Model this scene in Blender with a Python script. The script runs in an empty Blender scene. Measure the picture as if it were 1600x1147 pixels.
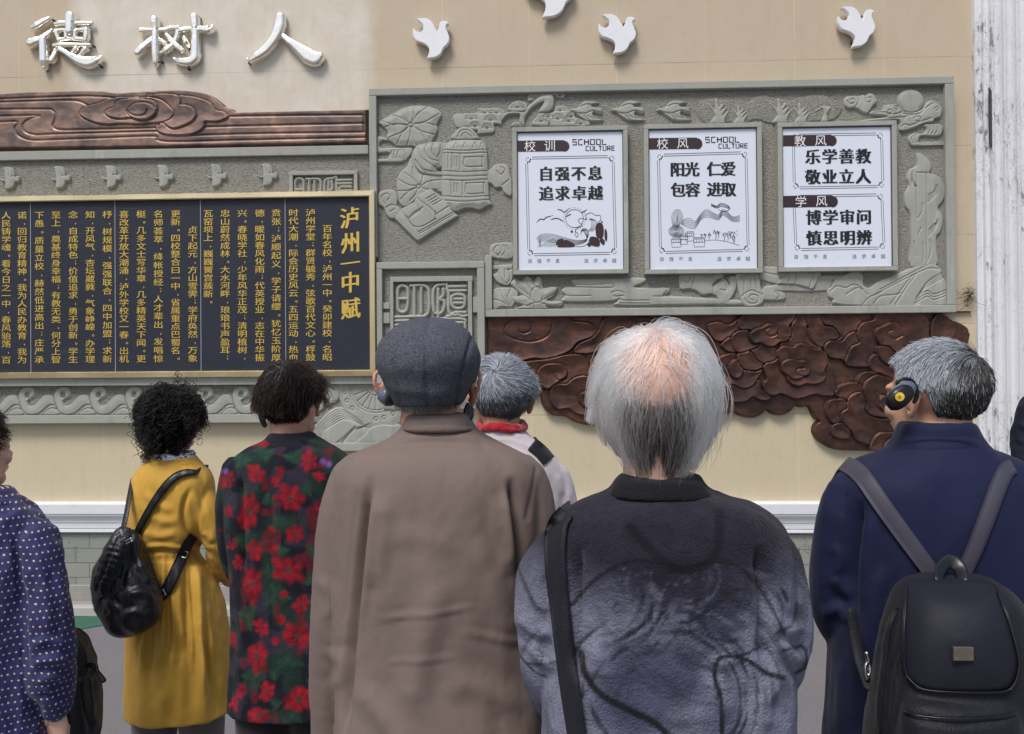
import bpy, bmesh, math, random
import numpy as np
from mathutils import Vector, Matrix
rad = math.radians
random.seed(7); np.random.seed(7)
SC = bpy.context.scene
COL = SC.collection

# ------------------------------------------------------------------ camera, sky, sun, exposure
CAM_H = 1.6
YAW, PITCH, ROLL = rad(2.205), rad(0.372), rad(-0.400)
FPX, CX, CY = 1200.0, 800.0, 573.5            # focal length and centre in photograph pixels
def _cam_axes():
    f = np.array([-math.sin(YAW)*math.cos(PITCH), math.cos(YAW)*math.cos(PITCH), math.sin(PITCH)])
    r0 = np.array([math.cos(YAW), math.sin(YAW), 0.0]); u0 = np.cross(r0, f)
    r = math.cos(ROLL)*r0 + math.sin(ROLL)*u0; u = -math.sin(ROLL)*r0 + math.cos(ROLL)*u0
    return r, u, f
CR, CU, CF = _cam_axes()
cam_d = bpy.data.cameras.new('camera'); cam = bpy.data.objects.new('camera', cam_d); COL.objects.link(cam)
cam_d.sensor_width = 36; cam_d.lens = FPX/1600*36; cam_d.clip_start = 0.05; cam_d.clip_end = 2000
cam.matrix_world = Matrix(((CR[0], CU[0], -CF[0], 0), (CR[1], CU[1], -CF[1], 0), (CR[2], CU[2], -CF[2], CAM_H), (0, 0, 0, 1)))
SC.camera = cam

SUN_EL, SUN_AZ = rad(56), rad(207)           # azimuth clockwise from +Y: the light comes over the viewer's left shoulder
world = bpy.data.worlds.new('World'); SC.world = world; world.use_nodes = True
wn = world.node_tree.nodes; wl = world.node_tree.links
bgn = wn['Background']; sky = wn.new('ShaderNodeTexSky'); sky.sky_type = 'NISHITA'; sky.sun_disc = False
sky.sun_elevation = SUN_EL; sky.sun_rotation = SUN_AZ; sky.air_density = 1.2; sky.dust_density = 2.4; sky.ozone_density = 1.0
wl.new(sky.outputs[0], bgn.inputs[0]); bgn.inputs[1].default_value = 0.092
sun_d = bpy.data.lights.new('sun', 'SUN'); sun = bpy.data.objects.new('sun', sun_d); COL.objects.link(sun)
sun_d.energy = 1.9; sun_d.angle = rad(20); sun_d.color = (1.0, 0.95, 0.89)
sdir = Vector((math.sin(SUN_AZ)*math.cos(SUN_EL), math.cos(SUN_AZ)*math.cos(SUN_EL), math.sin(SUN_EL)))
sun.rotation_euler = sdir.to_track_quat('Z', 'Y').to_euler()
SC.view_settings.view_transform = 'Standard'; SC.view_settings.look = 'None'
SC.view_settings.exposure = 0.46; SC.view_settings.gamma = 1.0; SC.view_settings.use_curve_mapping = False
SC.cycles.max_bounces = 14; SC.cycles.diffuse_bounces = 4; SC.cycles.use_denoising = True

# ------------------------------------------------------------------ geometry helpers
WALL = 5.2                                    # the wall's face stands at Y = WALL
def P(px, py, y):                             # the point at world depth y that the photograph shows at (px, py)
    d = CR*((px-CX)/FPX) - CU*((py-CY)/FPX) + CF
    t = y/d[1]
    return np.array([d[0]*t, y, CAM_H + d[2]*t])
def W(pts, off=0.0):                          # photograph pixels -> (X, Z) on the plane `off` in front of the wall
    a = np.atleast_2d(np.asarray(pts, float))
    d = CR[None]*((a[:, :1]-CX)/FPX) - CU[None]*((a[:, 1:2]-CY)/FPX) + CF[None]
    t = (WALL-off)/d[:, 1]
    return np.stack([d[:, 0]*t, CAM_H + d[:, 2]*t], 1)
def Zm(x0, y0, s, pts):                       # enlarged-crop coordinates -> photograph pixels
    return [(x0+x/s, y0+y/s) for x, y in pts]

def link(name, me, mat=None, parent=None, smooth=False):
    o = bpy.data.objects.new(name, me); COL.objects.link(o)
    if mat is not None: me.materials.append(mat)
    if parent is not None: o.parent = parent
    if smooth: me.polygons.foreach_set('use_smooth', np.ones(len(me.polygons), bool)); me.update()
    return o
def mesh_np(name, v, faces, mat=None, parent=None, smooth=True):
    me = bpy.data.meshes.new(name)
    v = np.asarray(v, np.float32)
    if isinstance(faces, np.ndarray):
        n, k = faces.shape
        me.vertices.add(len(v)); me.vertices.foreach_set('co', v.ravel())
        me.loops.add(n*k); me.loops.foreach_set('vertex_index', faces.astype(np.int32).ravel())
        me.polygons.add(n); me.polygons.foreach_set('loop_start', np.arange(n, dtype=np.int32)*k)
        me.polygons.foreach_set('loop_total', np.full(n, k, np.int32))
        me.update(calc_edges=True); me.validate()
    else:
        me.from_pydata([tuple(map(float, p)) for p in v], [], faces); me.update()
    return link(name, me, mat, parent, smooth)
def tag(o, label=None, cat=None, group=None, kind=None):
    if label: o['label'] = label
    if cat: o['category'] = cat
    if group: o['group'] = group
    if kind: o['kind'] = kind
    return o
def empty(name, loc, label=None, cat=None, group=None, kind=None):
    o = bpy.data.objects.new(name, None); COL.objects.link(o); o.location = loc; o.empty_display_size = .1
    return tag(o, label, cat, group, kind)
def keep(child, parent):                      # parent without moving (parents here are unrotated)
    child.parent = parent; child.location = child.location - parent.location
    return child

def bm_box(bm, x0, x1, y0, y1, z0, z1):
    vs = [bm.verts.new(p) for p in ((x0,y0,z0),(x1,y0,z0),(x1,y1,z0),(x0,y1,z0),(x0,y0,z1),(x1,y0,z1),(x1,y1,z1),(x0,y1,z1))]
    for f in ((0,1,5,4),(1,2,6,5),(2,3,7,6),(3,0,4,7),(4,5,6,7),(3,2,1,0)): bm.faces.new([vs[i] for i in f])
def boxes(name, lst, mat, parent=None, bevel=0.004, seg=2):
    bm = bmesh.new()
    for b in lst: bm_box(bm, *b)
    if bevel: bmesh.ops.bevel(bm, geom=list(bm.edges), offset=bevel, segments=seg, affect='EDGES', profile=.5)
    bmesh.ops.recalc_face_normals(bm, faces=bm.faces)
    me = bpy.data.meshes.new(name); bm.to_mesh(me); bm.free()
    o = link(name, me, mat); 
    if parent is not None: keep(o, parent)
    return o
def smooth_closed(pts, n=6):                  # Catmull-Rom through closed points
    p = np.asarray(pts, float); out = []
    for i in range(len(p)):
        a, b, c, d = p[i-1], p[i], p[(i+1) % len(p)], p[(i+2) % len(p)]
        for k in range(n):
            t = k/n
            out.append(.5*((2*b)+(c-a)*t+(2*a-5*b+4*c-d)*t*t+(3*b-a-3*c+d)*t**3))
    return np.array(out)
def smooth_open(pts, n=6):
    p = np.asarray(pts, float)
    if len(p) < 3: return np.array([p[0]+(p[-1]-p[0])*k/n for k in range(n+1)])
    q = np.vstack([2*p[0]-p[1], p, 2*p[-1]-p[-2]]); out = []
    for i in range(1, len(q)-2):
        a, b, c, d = q[i-1], q[i], q[i+1], q[i+2]
        for k in range(n):
            t = k/n
            out.append(.5*((2*b)+(c-a)*t+(2*a-5*b+4*c-d)*t*t+(3*b-a-3*c+d)*t**3))
    out.append(p[-1]); return np.array(out)
def prism(name, outline, y_front, y_back, mat, parent=None, bevel=.004):   # outline in (X, Z)
    bm = bmesh.new()
    vs = [bm.verts.new((x, y_back, z)) for x, z in outline]
    f = bm.faces.new(vs)
    r = bmesh.ops.extrude_face_region(bm, geom=[f]); nv = [e for e in r['geom'] if isinstance(e, bmesh.types.BMVert)]
    for v in nv: v.co.y = y_front
    bmesh.ops.recalc_face_normals(bm, faces=bm.faces)
    if bevel:
        ed = [e for e in bm.edges if all(abs(v.co.y-y_front) < 1e-6 for v in e.verts)]
        bmesh.ops.bevel(bm, geom=ed, offset=bevel, segments=2, affect='EDGES')
    bmesh.ops.triangulate(bm, faces=[f for f in bm.faces if len(f.verts) > 4])
    me = bpy.data.meshes.new(name); bm.to_mesh(me); bm.free()
    o = link(name, me, mat)
    if parent is not None: keep(o, parent)
    return o
def ribbon(strokes, width, y, taper=True):    # flat strokes (X, Z) -> verts, quads at depth y
    V, F = [], []
    for s in strokes:
        s = np.asarray(s, float); n = len(s)
        t = np.gradient(s, axis=0); t /= np.linalg.norm(t, axis=1)[:, None]+1e-9
        nr = np.stack([-t[:, 1], t[:, 0]], 1)
        w = np.full(n, width/2)
        if taper: w = w*np.clip(np.minimum(np.arange(n), n-1-np.arange(n))/max(1, n*.15), .35, 1)
        a = s+nr*w[:, None]; b = s-nr*w[:, None]; k = len(V)
        for i in range(n): V += [(a[i, 0], y, a[i, 1]), (b[i, 0], y, b[i, 1])]
        for i in range(n-1): F.append((k+2*i, k+2*i+1, k+2*i+3, k+2*i+2))
    return V, F

# ------------------------------------------------------------------ carved relief: a height field cut to an outline
class Grid:
    def __init__(s, x0, x1, z0, z1, step):
        s.st = step; s.x = np.arange(x0-3*step, x1+3*step, step); s.z = np.arange(z0-3*step, z1+3*step, step)
        s.nx, s.nz = len(s.x), len(s.z)
        s.X, s.Z = np.meshgrid(s.x, s.z)
    def dist(s, pts, closed=False, R=.03):
        D = np.full((s.nz, s.nx), R); p = np.asarray(pts, float)
        q = np.roll(p, -1, 0) if closed else p[1:]
        p = p if closed else p[:-1]
        for a, b in zip(p, q):
            i0 = max(0, int((min(a[0], b[0])-R-s.x[0])/s.st)); i1 = min(s.nx, int((max(a[0], b[0])+R-s.x[0])/s.st)+2)
            j0 = max(0, int((min(a[1], b[1])-R-s.z[0])/s.st)); j1 = min(s.nz, int((max(a[1], b[1])+R-s.z[0])/s.st)+2)
            if i0 >= i1 or j0 >= j1: continue
            X = s.X[j0:j1, i0:i1]; Zz = s.Z[j0:j1, i0:i1]; d = b-a; L = d@d+1e-12
            t = np.clip(((X-a[0])*d[0]+(Zz-a[1])*d[1])/L, 0, 1)
            e = np.hypot(X-a[0]-t*d[0], Zz-a[1]-t*d[1])
            np.minimum(D[j0:j1, i0:i1], e, out=D[j0:j1, i0:i1])
        return D
    def inside(s, pts):
        M = np.zeros((s.nz, s.nx), bool); p = np.asarray(pts, float)
        for a, b in zip(p, np.roll(p, -1, 0)):
            if a[1] == b[1]: continue
            lo, hi = (a, b) if a[1] < b[1] else (b, a)
            j = np.where((s.z >= lo[1]) & (s.z < hi[1]))[0]
            if not len(j): continue
            xc = lo[0]+(s.z[j]-lo[1])/(hi[1]-lo[1])*(hi[0]-lo[0])
            M[j] ^= s.x[None] > xc[:, None]
        return M
    def sd(s, pts, R=.03):
        d = s.dist(pts, True, R); return np.where(s.inside(pts), d, -d)
def sstep(x): x = np.clip(x, 0, 1); return x*x*(3-2*x)
def relief(name, outline, yb, mat, parent=None, h=.025, bevel=.008, layers=(), grooves=(), step=.004, off=0.0, sharp=False, dome=.0, n=5, groove_w=.006, groove_d=.006, lay_h=.008, lay_bev=.02, lay_groove=.004, holes=(), rough=0.0, dish=0.0):
    """outline, layers, grooves in photograph pixels; yb = depth of the ground it stands on"""
    o_ = WALL-yb
    ol = W(outline, o_) if sharp else smooth_closed(W(outline, o_), n)
    g = Grid(ol[:, 0].min(), ol[:, 0].max(), ol[:, 1].min(), ol[:, 1].max(), step)
    R = max(.045, bevel*1.2)
    D = g.sd(ol, R)
    for ho in holes: D = np.minimum(D, -g.sd(smooth_closed(W(ho, o_), n), R))
    H = h*(.55+.45*sstep(D/bevel)) + dome*sstep(D/R)
    for la in layers:
        sh = False
        if isinstance(la, tuple) and la and la[0] == 'sharp': la = la[1]; sh = True
        lp = W(la, o_) if sh else smooth_closed(W(la, o_), n)
        d = g.sd(lp, max(.03, lay_bev, dish*2.2)); ins = d > 0
        med = np.percentile(H[ins], 30) if ins.any() else h
        up = min(med, h*1.5)+lay_h*(.35+.65*sstep(d/lay_bev))
        if dish: up = min(med, h*1.35)+lay_h*sstep((d+.002)/lay_bev)*(.30+.70*np.exp(-np.maximum(d, 0)/dish))
        H = np.where(ins, up, H-lay_groove*np.exp(-(d/.005)**2))
    for gr in grooves:
        w_, dp = groove_w, groove_d
        if isinstance(gr, tuple) and len(gr) == 3 and not hasattr(gr[1], '__len__'): gr, w_, dp = gr
        d = g.dist(smooth_open(W(gr, o_), n), False, .02)
        H = H-dp*np.exp(-(d/(w_*.5))**2)
    if rough: H = H+rough*(np.random.rand(*H.shape)-.5)
    edge = np.clip(-D/step, 0, 3)
    H = np.where(D < 0, H*(1-edge/1.2)-.004*edge, H)
    keepv = D > -step*2.2
    idx = -np.ones(D.shape, int); idx[keepv] = np.arange(keepv.sum())
    q = np.stack([idx[:-1, :-1], idx[:-1, 1:], idx[1:, 1:], idx[1:, :-1]], -1).reshape(-1, 4)
    q = q[(q >= 0).all(1)]
    v = np.stack([g.X[keepv], yb-H[keepv], g.Z[keepv]], 1)
    o = mesh_np(name, v, q, mat)
    if parent is not None: keep(o, parent)
    return o

# ------------------------------------------------------------------ materials
def srgb(r, g, b):
    f = lambda c: (c/255/12.92) if c/255 <= .04045 else ((c/255+.055)/1.055)**2.4
    return (f(r), f(g), f(b), 1)
class NT:
    def __init__(s, name):
        s.m = bpy.data.materials.new(name); s.m.use_nodes = True; s.t = s.m.node_tree
        s.b = s.t.nodes['Principled BSDF']; s.out = s.t.nodes['Material Output']
    def n(s, typ, **kw):
        nd = s.t.nodes.new('ShaderNode'+typ)
        for k, v in kw.items(): setattr(nd, k, v)
        return nd
    def l(s, a, b): s.t.links.new(a, b)
    def inp(s, node, key, val):
        if hasattr(val, 'is_output') or isinstance(val, bpy.types.NodeSocket): s.l(val, node.inputs[key])
        else: node.inputs[key].default_value = val
    def coord(s, kind='Object', scale=(1, 1, 1), rot=(0, 0, 0), loc=(0, 0, 0)):
        c = s.n('TexCoord'); m = s.n('Mapping'); m.inputs['Scale'].default_value = scale; m.inputs['Rotation'].default_value = rot; m.inputs['Location'].default_value = loc
        s.l(c.outputs[kind], m.inputs[0]); return m.outputs[0]
    def noise(s, vec, scale, detail=4, rough=.55, dist=0.0, out=0):
        k = s.n('TexNoise'); s.l(vec, k.inputs['Vector']); k.inputs['Scale'].default_value = scale
        k.inputs['Detail'].default_value = detail; k.inputs['Roughness'].default_value = rough; k.inputs['Distortion'].default_value = dist
        return k.outputs[out]
    def ramp(s, fac, stops, interp='LINEAR'):
        r = s.n('ValToRGB'); s.l(fac, r.inputs[0]); e = r.color_ramp.elements; r.color_ramp.interpolation = interp
        while len(e) < len(stops): e.new(.5)
        for el, (p, c) in zip(e, stops): el.position = p; el.color = c if len(c) == 4 else (*c, 1)
        return r.outputs[0]
    def mix(s, fac, a, b, mode='MIX'):
        m = s.n('MixRGB', blend_type=mode); s.inp(m, 0, fac); s.inp(m, 1, a); s.inp(m, 2, b); return m.outputs[0]
    def math(s, op, a, b=0.0, c=None, clamp=False):
        m = s.n('Math', operation=op); m.use_clamp = clamp; s.inp(m, 0, a); s.inp(m, 1, b)
        if c is not None: s.inp(m, 2, c)
        return m.outputs[0]
    def bump(s, h, strength=.3, dist=.01, normal=None):
        b = s.n('Bump'); b.inputs['Strength'].default_value = strength; b.inputs['Distance'].default_value = dist; s.l(h, b.inputs['Height'])
        if normal is not None: s.l(normal, b.inputs['Normal'])
        return b.outputs[0]
    def sep(s, v):
        k = s.n('SeparateXYZ'); s.l(v, k.inputs[0]); return k.outputs
    def comb(s, x, y, z):
        k = s.n('CombineXYZ'); s.inp(k, 0, x); s.inp(k, 1, y); s.inp(k, 2, z); return k.outputs[0]
    def set(s, **kw):
        for k, v in kw.items(): s.inp(s.b, k.replace('_', ' '), v)
        return s.m
BW = lambda v: (v, v, v, 1)
def m_plain(name, col, rough=.6, metal=0.0, var=.12, scale=8, bump=.0, bscale=60, spec=.5):
    t = NT(name); v = t.coord()
    c = t.mix(t.noise(v, scale, 5), tuple(x*(1-var) for x in col[:3])+(1,), tuple(min(1, x*(1+var)) for x in col[:3])+(1,))
    kw = dict(Base_Color=c, Roughness=rough, Metallic=metal)
    if bump: kw['Normal'] = t.bump(t.noise(v, bscale, 4), bump, .004)
    t.b.inputs['Specular IOR Level'].default_value = spec
    return t.set(**kw)
# ---- wall: big square facing slabs with fine joints, old washed-out patch top left
def m_wall():
    t = NT('wall_facing'); c = t.n('TexCoord').outputs['Object']; x, y, z = t.sep(c)
    x0 = float(W([(1247, 700)])[0, 0]); z0 = float(W([(1247, 508)])[0, 1]); pit = .592
    def joint(co, o):
        f = t.math('FRACT', t.math('DIVIDE', t.math('SUBTRACT', co, o-40*pit), pit))
        d = t.math('ABSOLUTE', t.math('SUBTRACT', f, .5))          # .5 on the joint
        return t.math('GREATER_THAN', d, .5-.0022/pit)
    jx, jz = joint(x, x0), joint(z, z0)
    n1 = t.noise(c, 2.2, 6, .6); n2 = t.noise(c, 14, 5, .6)
    streak = t.noise(t.coord(scale=(9, 9, .9)), 3.0, 5, .6)
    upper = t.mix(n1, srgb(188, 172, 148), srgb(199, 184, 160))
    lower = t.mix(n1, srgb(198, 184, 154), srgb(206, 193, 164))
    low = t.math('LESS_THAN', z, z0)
    base = t.mix(low, upper, lower)  # lower rows warmer and lighter: light bounced off the ground, put into the colour
    # washed patch, ragged edge
    xl, xr = float(W([(100, 60)])[0, 0]), float(W([(592, 60)])[0, 0])
    rag = t.math('MULTIPLY', t.math('SUBTRACT', t.noise(c, 9, 4), .5), .14)
    xx = t.math('ADD', x, rag)
    pm = t.math('MULTIPLY', t.math('SUBTRACT', xx, xl), 7., clamp=True)
    pm = t.math('MULTIPLY', pm, t.math('MULTIPLY', t.math('SUBTRACT', xr, xx), 7., clamp=True), clamp=True)
    pm = t.math('MULTIPLY', pm, t.math('GREATER_THAN', z, 2.0))
    blot = t.ramp(t.noise(c, 3.2, 6, .65, .6), [(.40, BW(0)), (.62, BW(1))])
    base = t.mix(t.math('MULTIPLY', pm, t.math('ADD', .62, t.math('MULTIPLY', blot, .36))), base, srgb(218, 211, 198))
    base = t.mix(t.math('MULTIPLY', t.ramp(streak, [(.5, BW(0)), (.75, BW(1))]), .10), base, srgb(150, 138, 120))
    base = t.mix(t.math('MULTIPLY', t.ramp(n2, [(.5, BW(0)), (.8, BW(1))]), .12), base, srgb(140, 128, 108))
    brk = t.ramp(t.noise(c, 2.5, 3), [(.42, BW(.25)), (.6, BW(1))])
    base = t.mix(t.math('MULTIPLY', jx, t.math('MULTIPLY', brk, .55)), base, srgb(226, 214, 184))
    base = t.mix(t.math('MULTIPLY', jz, t.math('MULTIPLY', brk, .65)), base, srgb(120, 108, 92))
    h = t.math('ADD', t.math('MULTIPLY', t.noise(c, 120, 4), .25), t.math('MULTIPLY', t.math('MAXIMUM', jx, jz), -.8))
    return t.set(Base_Color=base, Roughness=.72, Normal=t.bump(h, .25, .003))
def m_stone(name='carved_stone', chisel=False):
    t = NT(name); v = t.coord(); n1 = t.noise(v, 3.5, 6, .6); n2 = t.noise(v, 30, 5, .6)
    col = t.mix(n1, srgb(152, 153, 145), srgb(174, 175, 166))
    col = t.mix(t.math('MULTIPLY', n2, .25), col, srgb(135, 138, 130))
    if chisel:
        col = t.mix(.45, col, srgb(164, 159, 148))
        a = t.noise(t.coord(rot=(0, rad(38), 0), scale=(1, 1, 2.6)), 62, 3, .6, .5)
        b = t.noise(v, 150, 3, .6)
        h = t.math('ADD', a, t.math('MULTIPLY', b, .35))
        pit = t.ramp(h, [(.50, BW(1)), (.66, BW(0))]); tip = t.ramp(h, [(.72, BW(0)), (.9, BW(1))])  # pits darkened, tips lightened: shading of the chisel marks painted into the stone colour
        col = t.mix(t.math('MULTIPLY', pit, .55), col, srgb(92, 88, 78)); col = t.mix(t.math('MULTIPLY', tip, .6), col, srgb(196, 192, 182))
        return t.set(Base_Color=col, Roughness=.9, Normal=t.bump(h, 1.0, .022))
    wh = t.ramp(t.noise(t.coord(scale=(1, 1, .25)), 6, 5, .7), [(.60, BW(0)), (.72, BW(1))])
    col = t.mix(t.math('MULTIPLY', wh, .45), col, srgb(192, 196, 194))
    dk = t.ramp(t.noise(t.coord(scale=(1.4, 1, .5)), 4.5, 6, .7), [(.54, BW(0)), (.70, BW(1))]); col = t.mix(t.math('MULTIPLY', dk, .45), col, srgb(112, 112, 102))
    h = t.math('ADD', t.math('MULTIPLY', t.noise(v, 90, 4), .6), t.noise(v, 260, 3))
    return t.set(Base_Color=col, Roughness=.78, Normal=t.bump(h, .5, .004))
def m_copper(dark=False):
    t = NT('aged_copper_dark' if dark else 'aged_copper'); v = t.coord()
    n1 = t.noise(v, 4.5, 7, .62, .8); n2 = t.noise(t.coord(scale=(1, 1, 2.2)), 11, 6, .65, .4); n3 = t.noise(v, 60, 4)
    if dark: st = [(.32, srgb(46, 37, 37)), (.46, srgb(74, 54, 49)), (.60, srgb(106, 71, 57)), (.76, srgb(146, 100, 78))]
    else: st = [(.30, srgb(66, 60, 62)), (.45, srgb(106, 91, 87)), (.58, srgb(144, 117, 104)), (.75, srgb(188, 156, 138))]
    col = t.ramp(t.math('ADD', t.math('MULTIPLY', n1, .6), t.math('MULTIPLY', n2, .4)), st)
    r = t.ramp(n2, [(.3, BW(.36)), (.7, BW(.56))])
    h = t.math('ADD', t.math('MULTIPLY', n3, .5), t.noise(v, 18, 3))
    return t.set(Base_Color=col, Roughness=r, Metallic=.62, Normal=t.bump(h, .18, .006))
def m_granite():
    t = NT('blue_black_granite'); v = t.coord()
    sp = t.ramp(t.noise(v, 420, 2, .5), [(.45, BW(0)), (.72, BW(1))])
    cl = t.noise(v, 5, 5)
    col = t.mix(cl, srgb(30, 32, 41), srgb(39, 43, 56))
    col = t.mix(t.math('MULTIPLY', sp, .4), col, srgb(84, 90, 106))
    st = t.ramp(t.noise(v, 2.2, 4, .6), [(.60, BW(0)), (.70, BW(1))])
    col = t.mix(t.math('MULTIPLY', st, .35), col, srgb(36, 36, 42))
    scr = t.ramp(t.noise(t.coord(rot=(0, rad(50), 0), scale=(1, 1, 40)), 3, 3), [(.69, BW(0)), (.72, BW(1))])
    col = t.mix(t.math('MULTIPLY', scr, .12), col, srgb(150, 154, 165))
    t.b.inputs['Specular IOR Level'].default_value = .3
    return t.set(Base_Color=col, Roughness=.5)
def m_gold_metal():
    t = NT('brushed_champagne_steel'); v = t.coord()
    n = t.noise(t.coord(scale=(1, 1, 1)), 3.0, 4, .6)
    fine = t.noise(t.coord(scale=(260, 8, 8)), 1.0, 3)
    col = t.mix(n, srgb(206, 184, 138), srgb(236, 220, 182))
    return t.set(Base_Color=col, Metallic=.9, Roughness=t.ramp(n, [(.3, BW(.18)), (.7, BW(.42))]), Normal=t.bump(fine, .06, .002))
def m_chrome():
    t = NT('polished_steel'); v = t.coord()
    return t.set(Base_Color=srgb(250, 244, 232), Metallic=.92, Roughness=.24, Normal=t.bump(t.noise(v, 14, 3), .15, .02))
def m_paintwhite():
    t = NT('white_enamel'); v = t.coord()
    return t.set(Base_Color=t.mix(t.noise(v, 9, 4), srgb(226, 228, 232), srgb(240, 240, 242)), Roughness=.38)
def m_oldwhite(name, flake=.5):
    t = NT(name); v = t.coord(); vv = t.coord(scale=(1, 1, .35))
    n = t.noise(v, 3, 5, .6)
    col = t.mix(n, srgb(212, 214, 219), srgb(229, 230, 233))
    fl = t.noise(vv, 34, 8, .72, .3); big = t.noise(vv, 3.2, 4, .6)
    k = t.math('ADD', t.math('MULTIPLY', fl, .55), t.math('MULTIPLY', big, .45))
    m = t.ramp(k, [(.59-.02*flake, BW(0)), (.63, BW(1))])
    col = t.mix(t.math('MULTIPLY', m, flake), col, srgb(112, 112, 116))
    cr = t.n('TexVoronoi', feature='DISTANCE_TO_EDGE'); t.l(t.mix(.18, v, t.noise(v, 12, 4, out=1)), cr.inputs[0]); cr.inputs['Scale'].default_value = 26
    cm = t.math('MULTIPLY', t.ramp(cr.outputs[0], [(.0, BW(1)), (.035, BW(0))]), t.ramp(big, [(.45, BW(0)), (.6, BW(1))]))
    col = t.mix(t.math('MULTIPLY', cm, .6*flake), col, srgb(120, 120, 124))
    h = t.math('SUBTRACT', t.math('MULTIPLY', t.noise(v, 50, 5), .5), t.math('ADD', m, cm))
    return t.set(Base_Color=col, Roughness=.62, Normal=t.bump(h, .5, .004))
def m_plinth():
    t = NT('green_grey_tile'); c = t.n('TexCoord').outputs['Object']; x, y, z = t.sep(c)
    bt = t.n('TexBrick'); t.l(t.comb(x, z, 0.), bt.inputs[0]); bt.inputs['Scale'].default_value = 1.0
    bt.inputs['Brick Width'].default_value = .19; bt.inputs['Row Height'].default_value = .1; bt.inputs['Mortar Size'].default_value = .003
    bt.inputs['Mortar Smooth'].default_value = .2
    bt.inputs['Color1'].default_value = srgb(154, 155, 147); bt.inputs['Color2'].default_value = srgb(140, 142, 136); bt.inputs['Mortar'].default_value = srgb(84, 88, 78)
    n = t.noise(c, 9, 6, .65)
    col = t.mix(t.math('MULTIPLY', n, .6), bt.outputs[0], srgb(128, 129, 121))
    cr = t.n('TexVoronoi', feature='DISTANCE_TO_EDGE'); t.l(t.mix(.3, c, t.noise(c, 5, 4, out=1)), cr.inputs[0]); cr.inputs['Scale'].default_value = 5.5
    cm = t.math('MULTIPLY', t.ramp(cr.outputs[0], [(0, BW(1)), (.012, BW(0))]), t.ramp(t.noise(c, 4, 3), [(.48, BW(0)), (.58, BW(1))]))
    col = t.mix(t.math('MULTIPLY', cm, .75), col, srgb(70, 72, 62))
    h = t.math('ADD', bt.outputs[1], cm)
    return t.set(Base_Color=col, Roughness=.6, Normal=t.bump(t.math('MULTIPLY', h, -1.), .4, .004))
def m_asphalt():
    t = NT('asphalt'); v = t.coord(); c = t.n('TexCoord').outputs['Object']; x, y, z = t.sep(c)
    ag = t.noise(v, 260, 3, .6); n = t.noise(v, 1.3, 6, .6); st = t.noise(v, 40, 4, .6)
    col = t.mix(n, srgb(100, 98, 103), srgb(118, 116, 120))
    col = t.mix(t.math('MULTIPLY', t.ramp(ag, [(.5, BW(0)), (.68, BW(1))]), .5), col, srgb(160, 158, 158))
    col = t.mix(t.math('MULTIPLY', t.ramp(st, [(.55, BW(0)), (.7, BW(1))]), .3), col, srgb(66, 66, 70))
    return t.set(Base_Color=col, Roughness=.88, Normal=t.bump(ag, .5, .004))
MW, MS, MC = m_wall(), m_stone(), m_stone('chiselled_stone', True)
MCU, MCD, MG, MGF, MCH, MWH = m_copper(), m_copper(True), m_granite(), m_gold_metal(), m_chrome(), m_paintwhite()
MOW, MPL, MPI, MAS = m_oldwhite('old_white_paint', .25), m_oldwhite('flaking_white_paint', .85), m_plinth(), m_asphalt()
MGT = m_plain('gold_leaf_paint', srgb(214, 182, 86), .45, .35, .15, 30)
MBK = m_plain('black_print', srgb(26, 26, 30), .5, 0, .05)
MBR = m_plain('brown_print', srgb(52, 34, 36), .5, 0, .05)
MGP = m_plain('grey_print', srgb(110, 116, 128), .5, 0, .05)
MPW = m_plain('white_poster_board', srgb(222, 227, 240), .28, 0, .015, 3)
MBANNER_TXT = m_plain('white_print', srgb(236, 236, 240), .4, 0, .02)
MCON = m_plain('weathered_concrete', srgb(150, 146, 140), .9, 0, .18, 14, .5, 90)
MKERB = m_plain('pale_kerb_stone', srgb(176, 174, 170), .85, 0, .12, 12, .3, 120)
MGREEN = m_plain('worn_green_paint', srgb(52, 98, 78), .8, 0, .25, 12, .4, 200)
# ------------------------------------------------------------------ glyphs (Blender's own built-in font; turned into meshes)
COLS = ["  百年名校,泸州一中。癸卯建校,名昭", "泸州学堂;群贤毓秀,弦歌百代文心。桴鼓", "时代大潮,际会历史风云。五四运动,热血", "贲张;泸顺起义,学子请缨。犹忆玉阶厚",
 "德,暖如春风化雨;代英授业,志在中华振", "兴。春晓学社,少年风华正茂;清明植树,", "忠山蔚然成林。大水河畔,琅琅书声盈耳;", "瓦窑坝上,巍巍黉宫蔟新。", "  贞下起元,方山雪霁;学府奂然,万象",
 "更新。四校整合曰一中,省属重点巴蜀名。", "名师荟萃,绛帐授经;人才辈出,发唱惊", "梃。几多文士写华章,几多精英天下闻。更", "喜改革开放大潮涌,泸外学校又一春。出机", "杼,树规模,强强联合,四中加盟;求新",
 "知,开风气,杏坛葳蕤,气象峥嵘。办学理", "念,自成特色;价值追求,勇于创新。学生", "至上,奠基终身幸福;有教无类,何分上智", "下愚。质量立校,赫然低进高出;庄严承", "诺,回归教育精神。我为人民办教育,我为", "人民铸学魂。看今日之一中,春风骀荡,百"]
TITLE = "泸州一中赋"
POSTER = "自强不息追求卓越阳光仁爱包容进取乐学善教敬业立人博学审问慎思明辨"
BANNER = "校训风教学"
GL = {}
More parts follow.
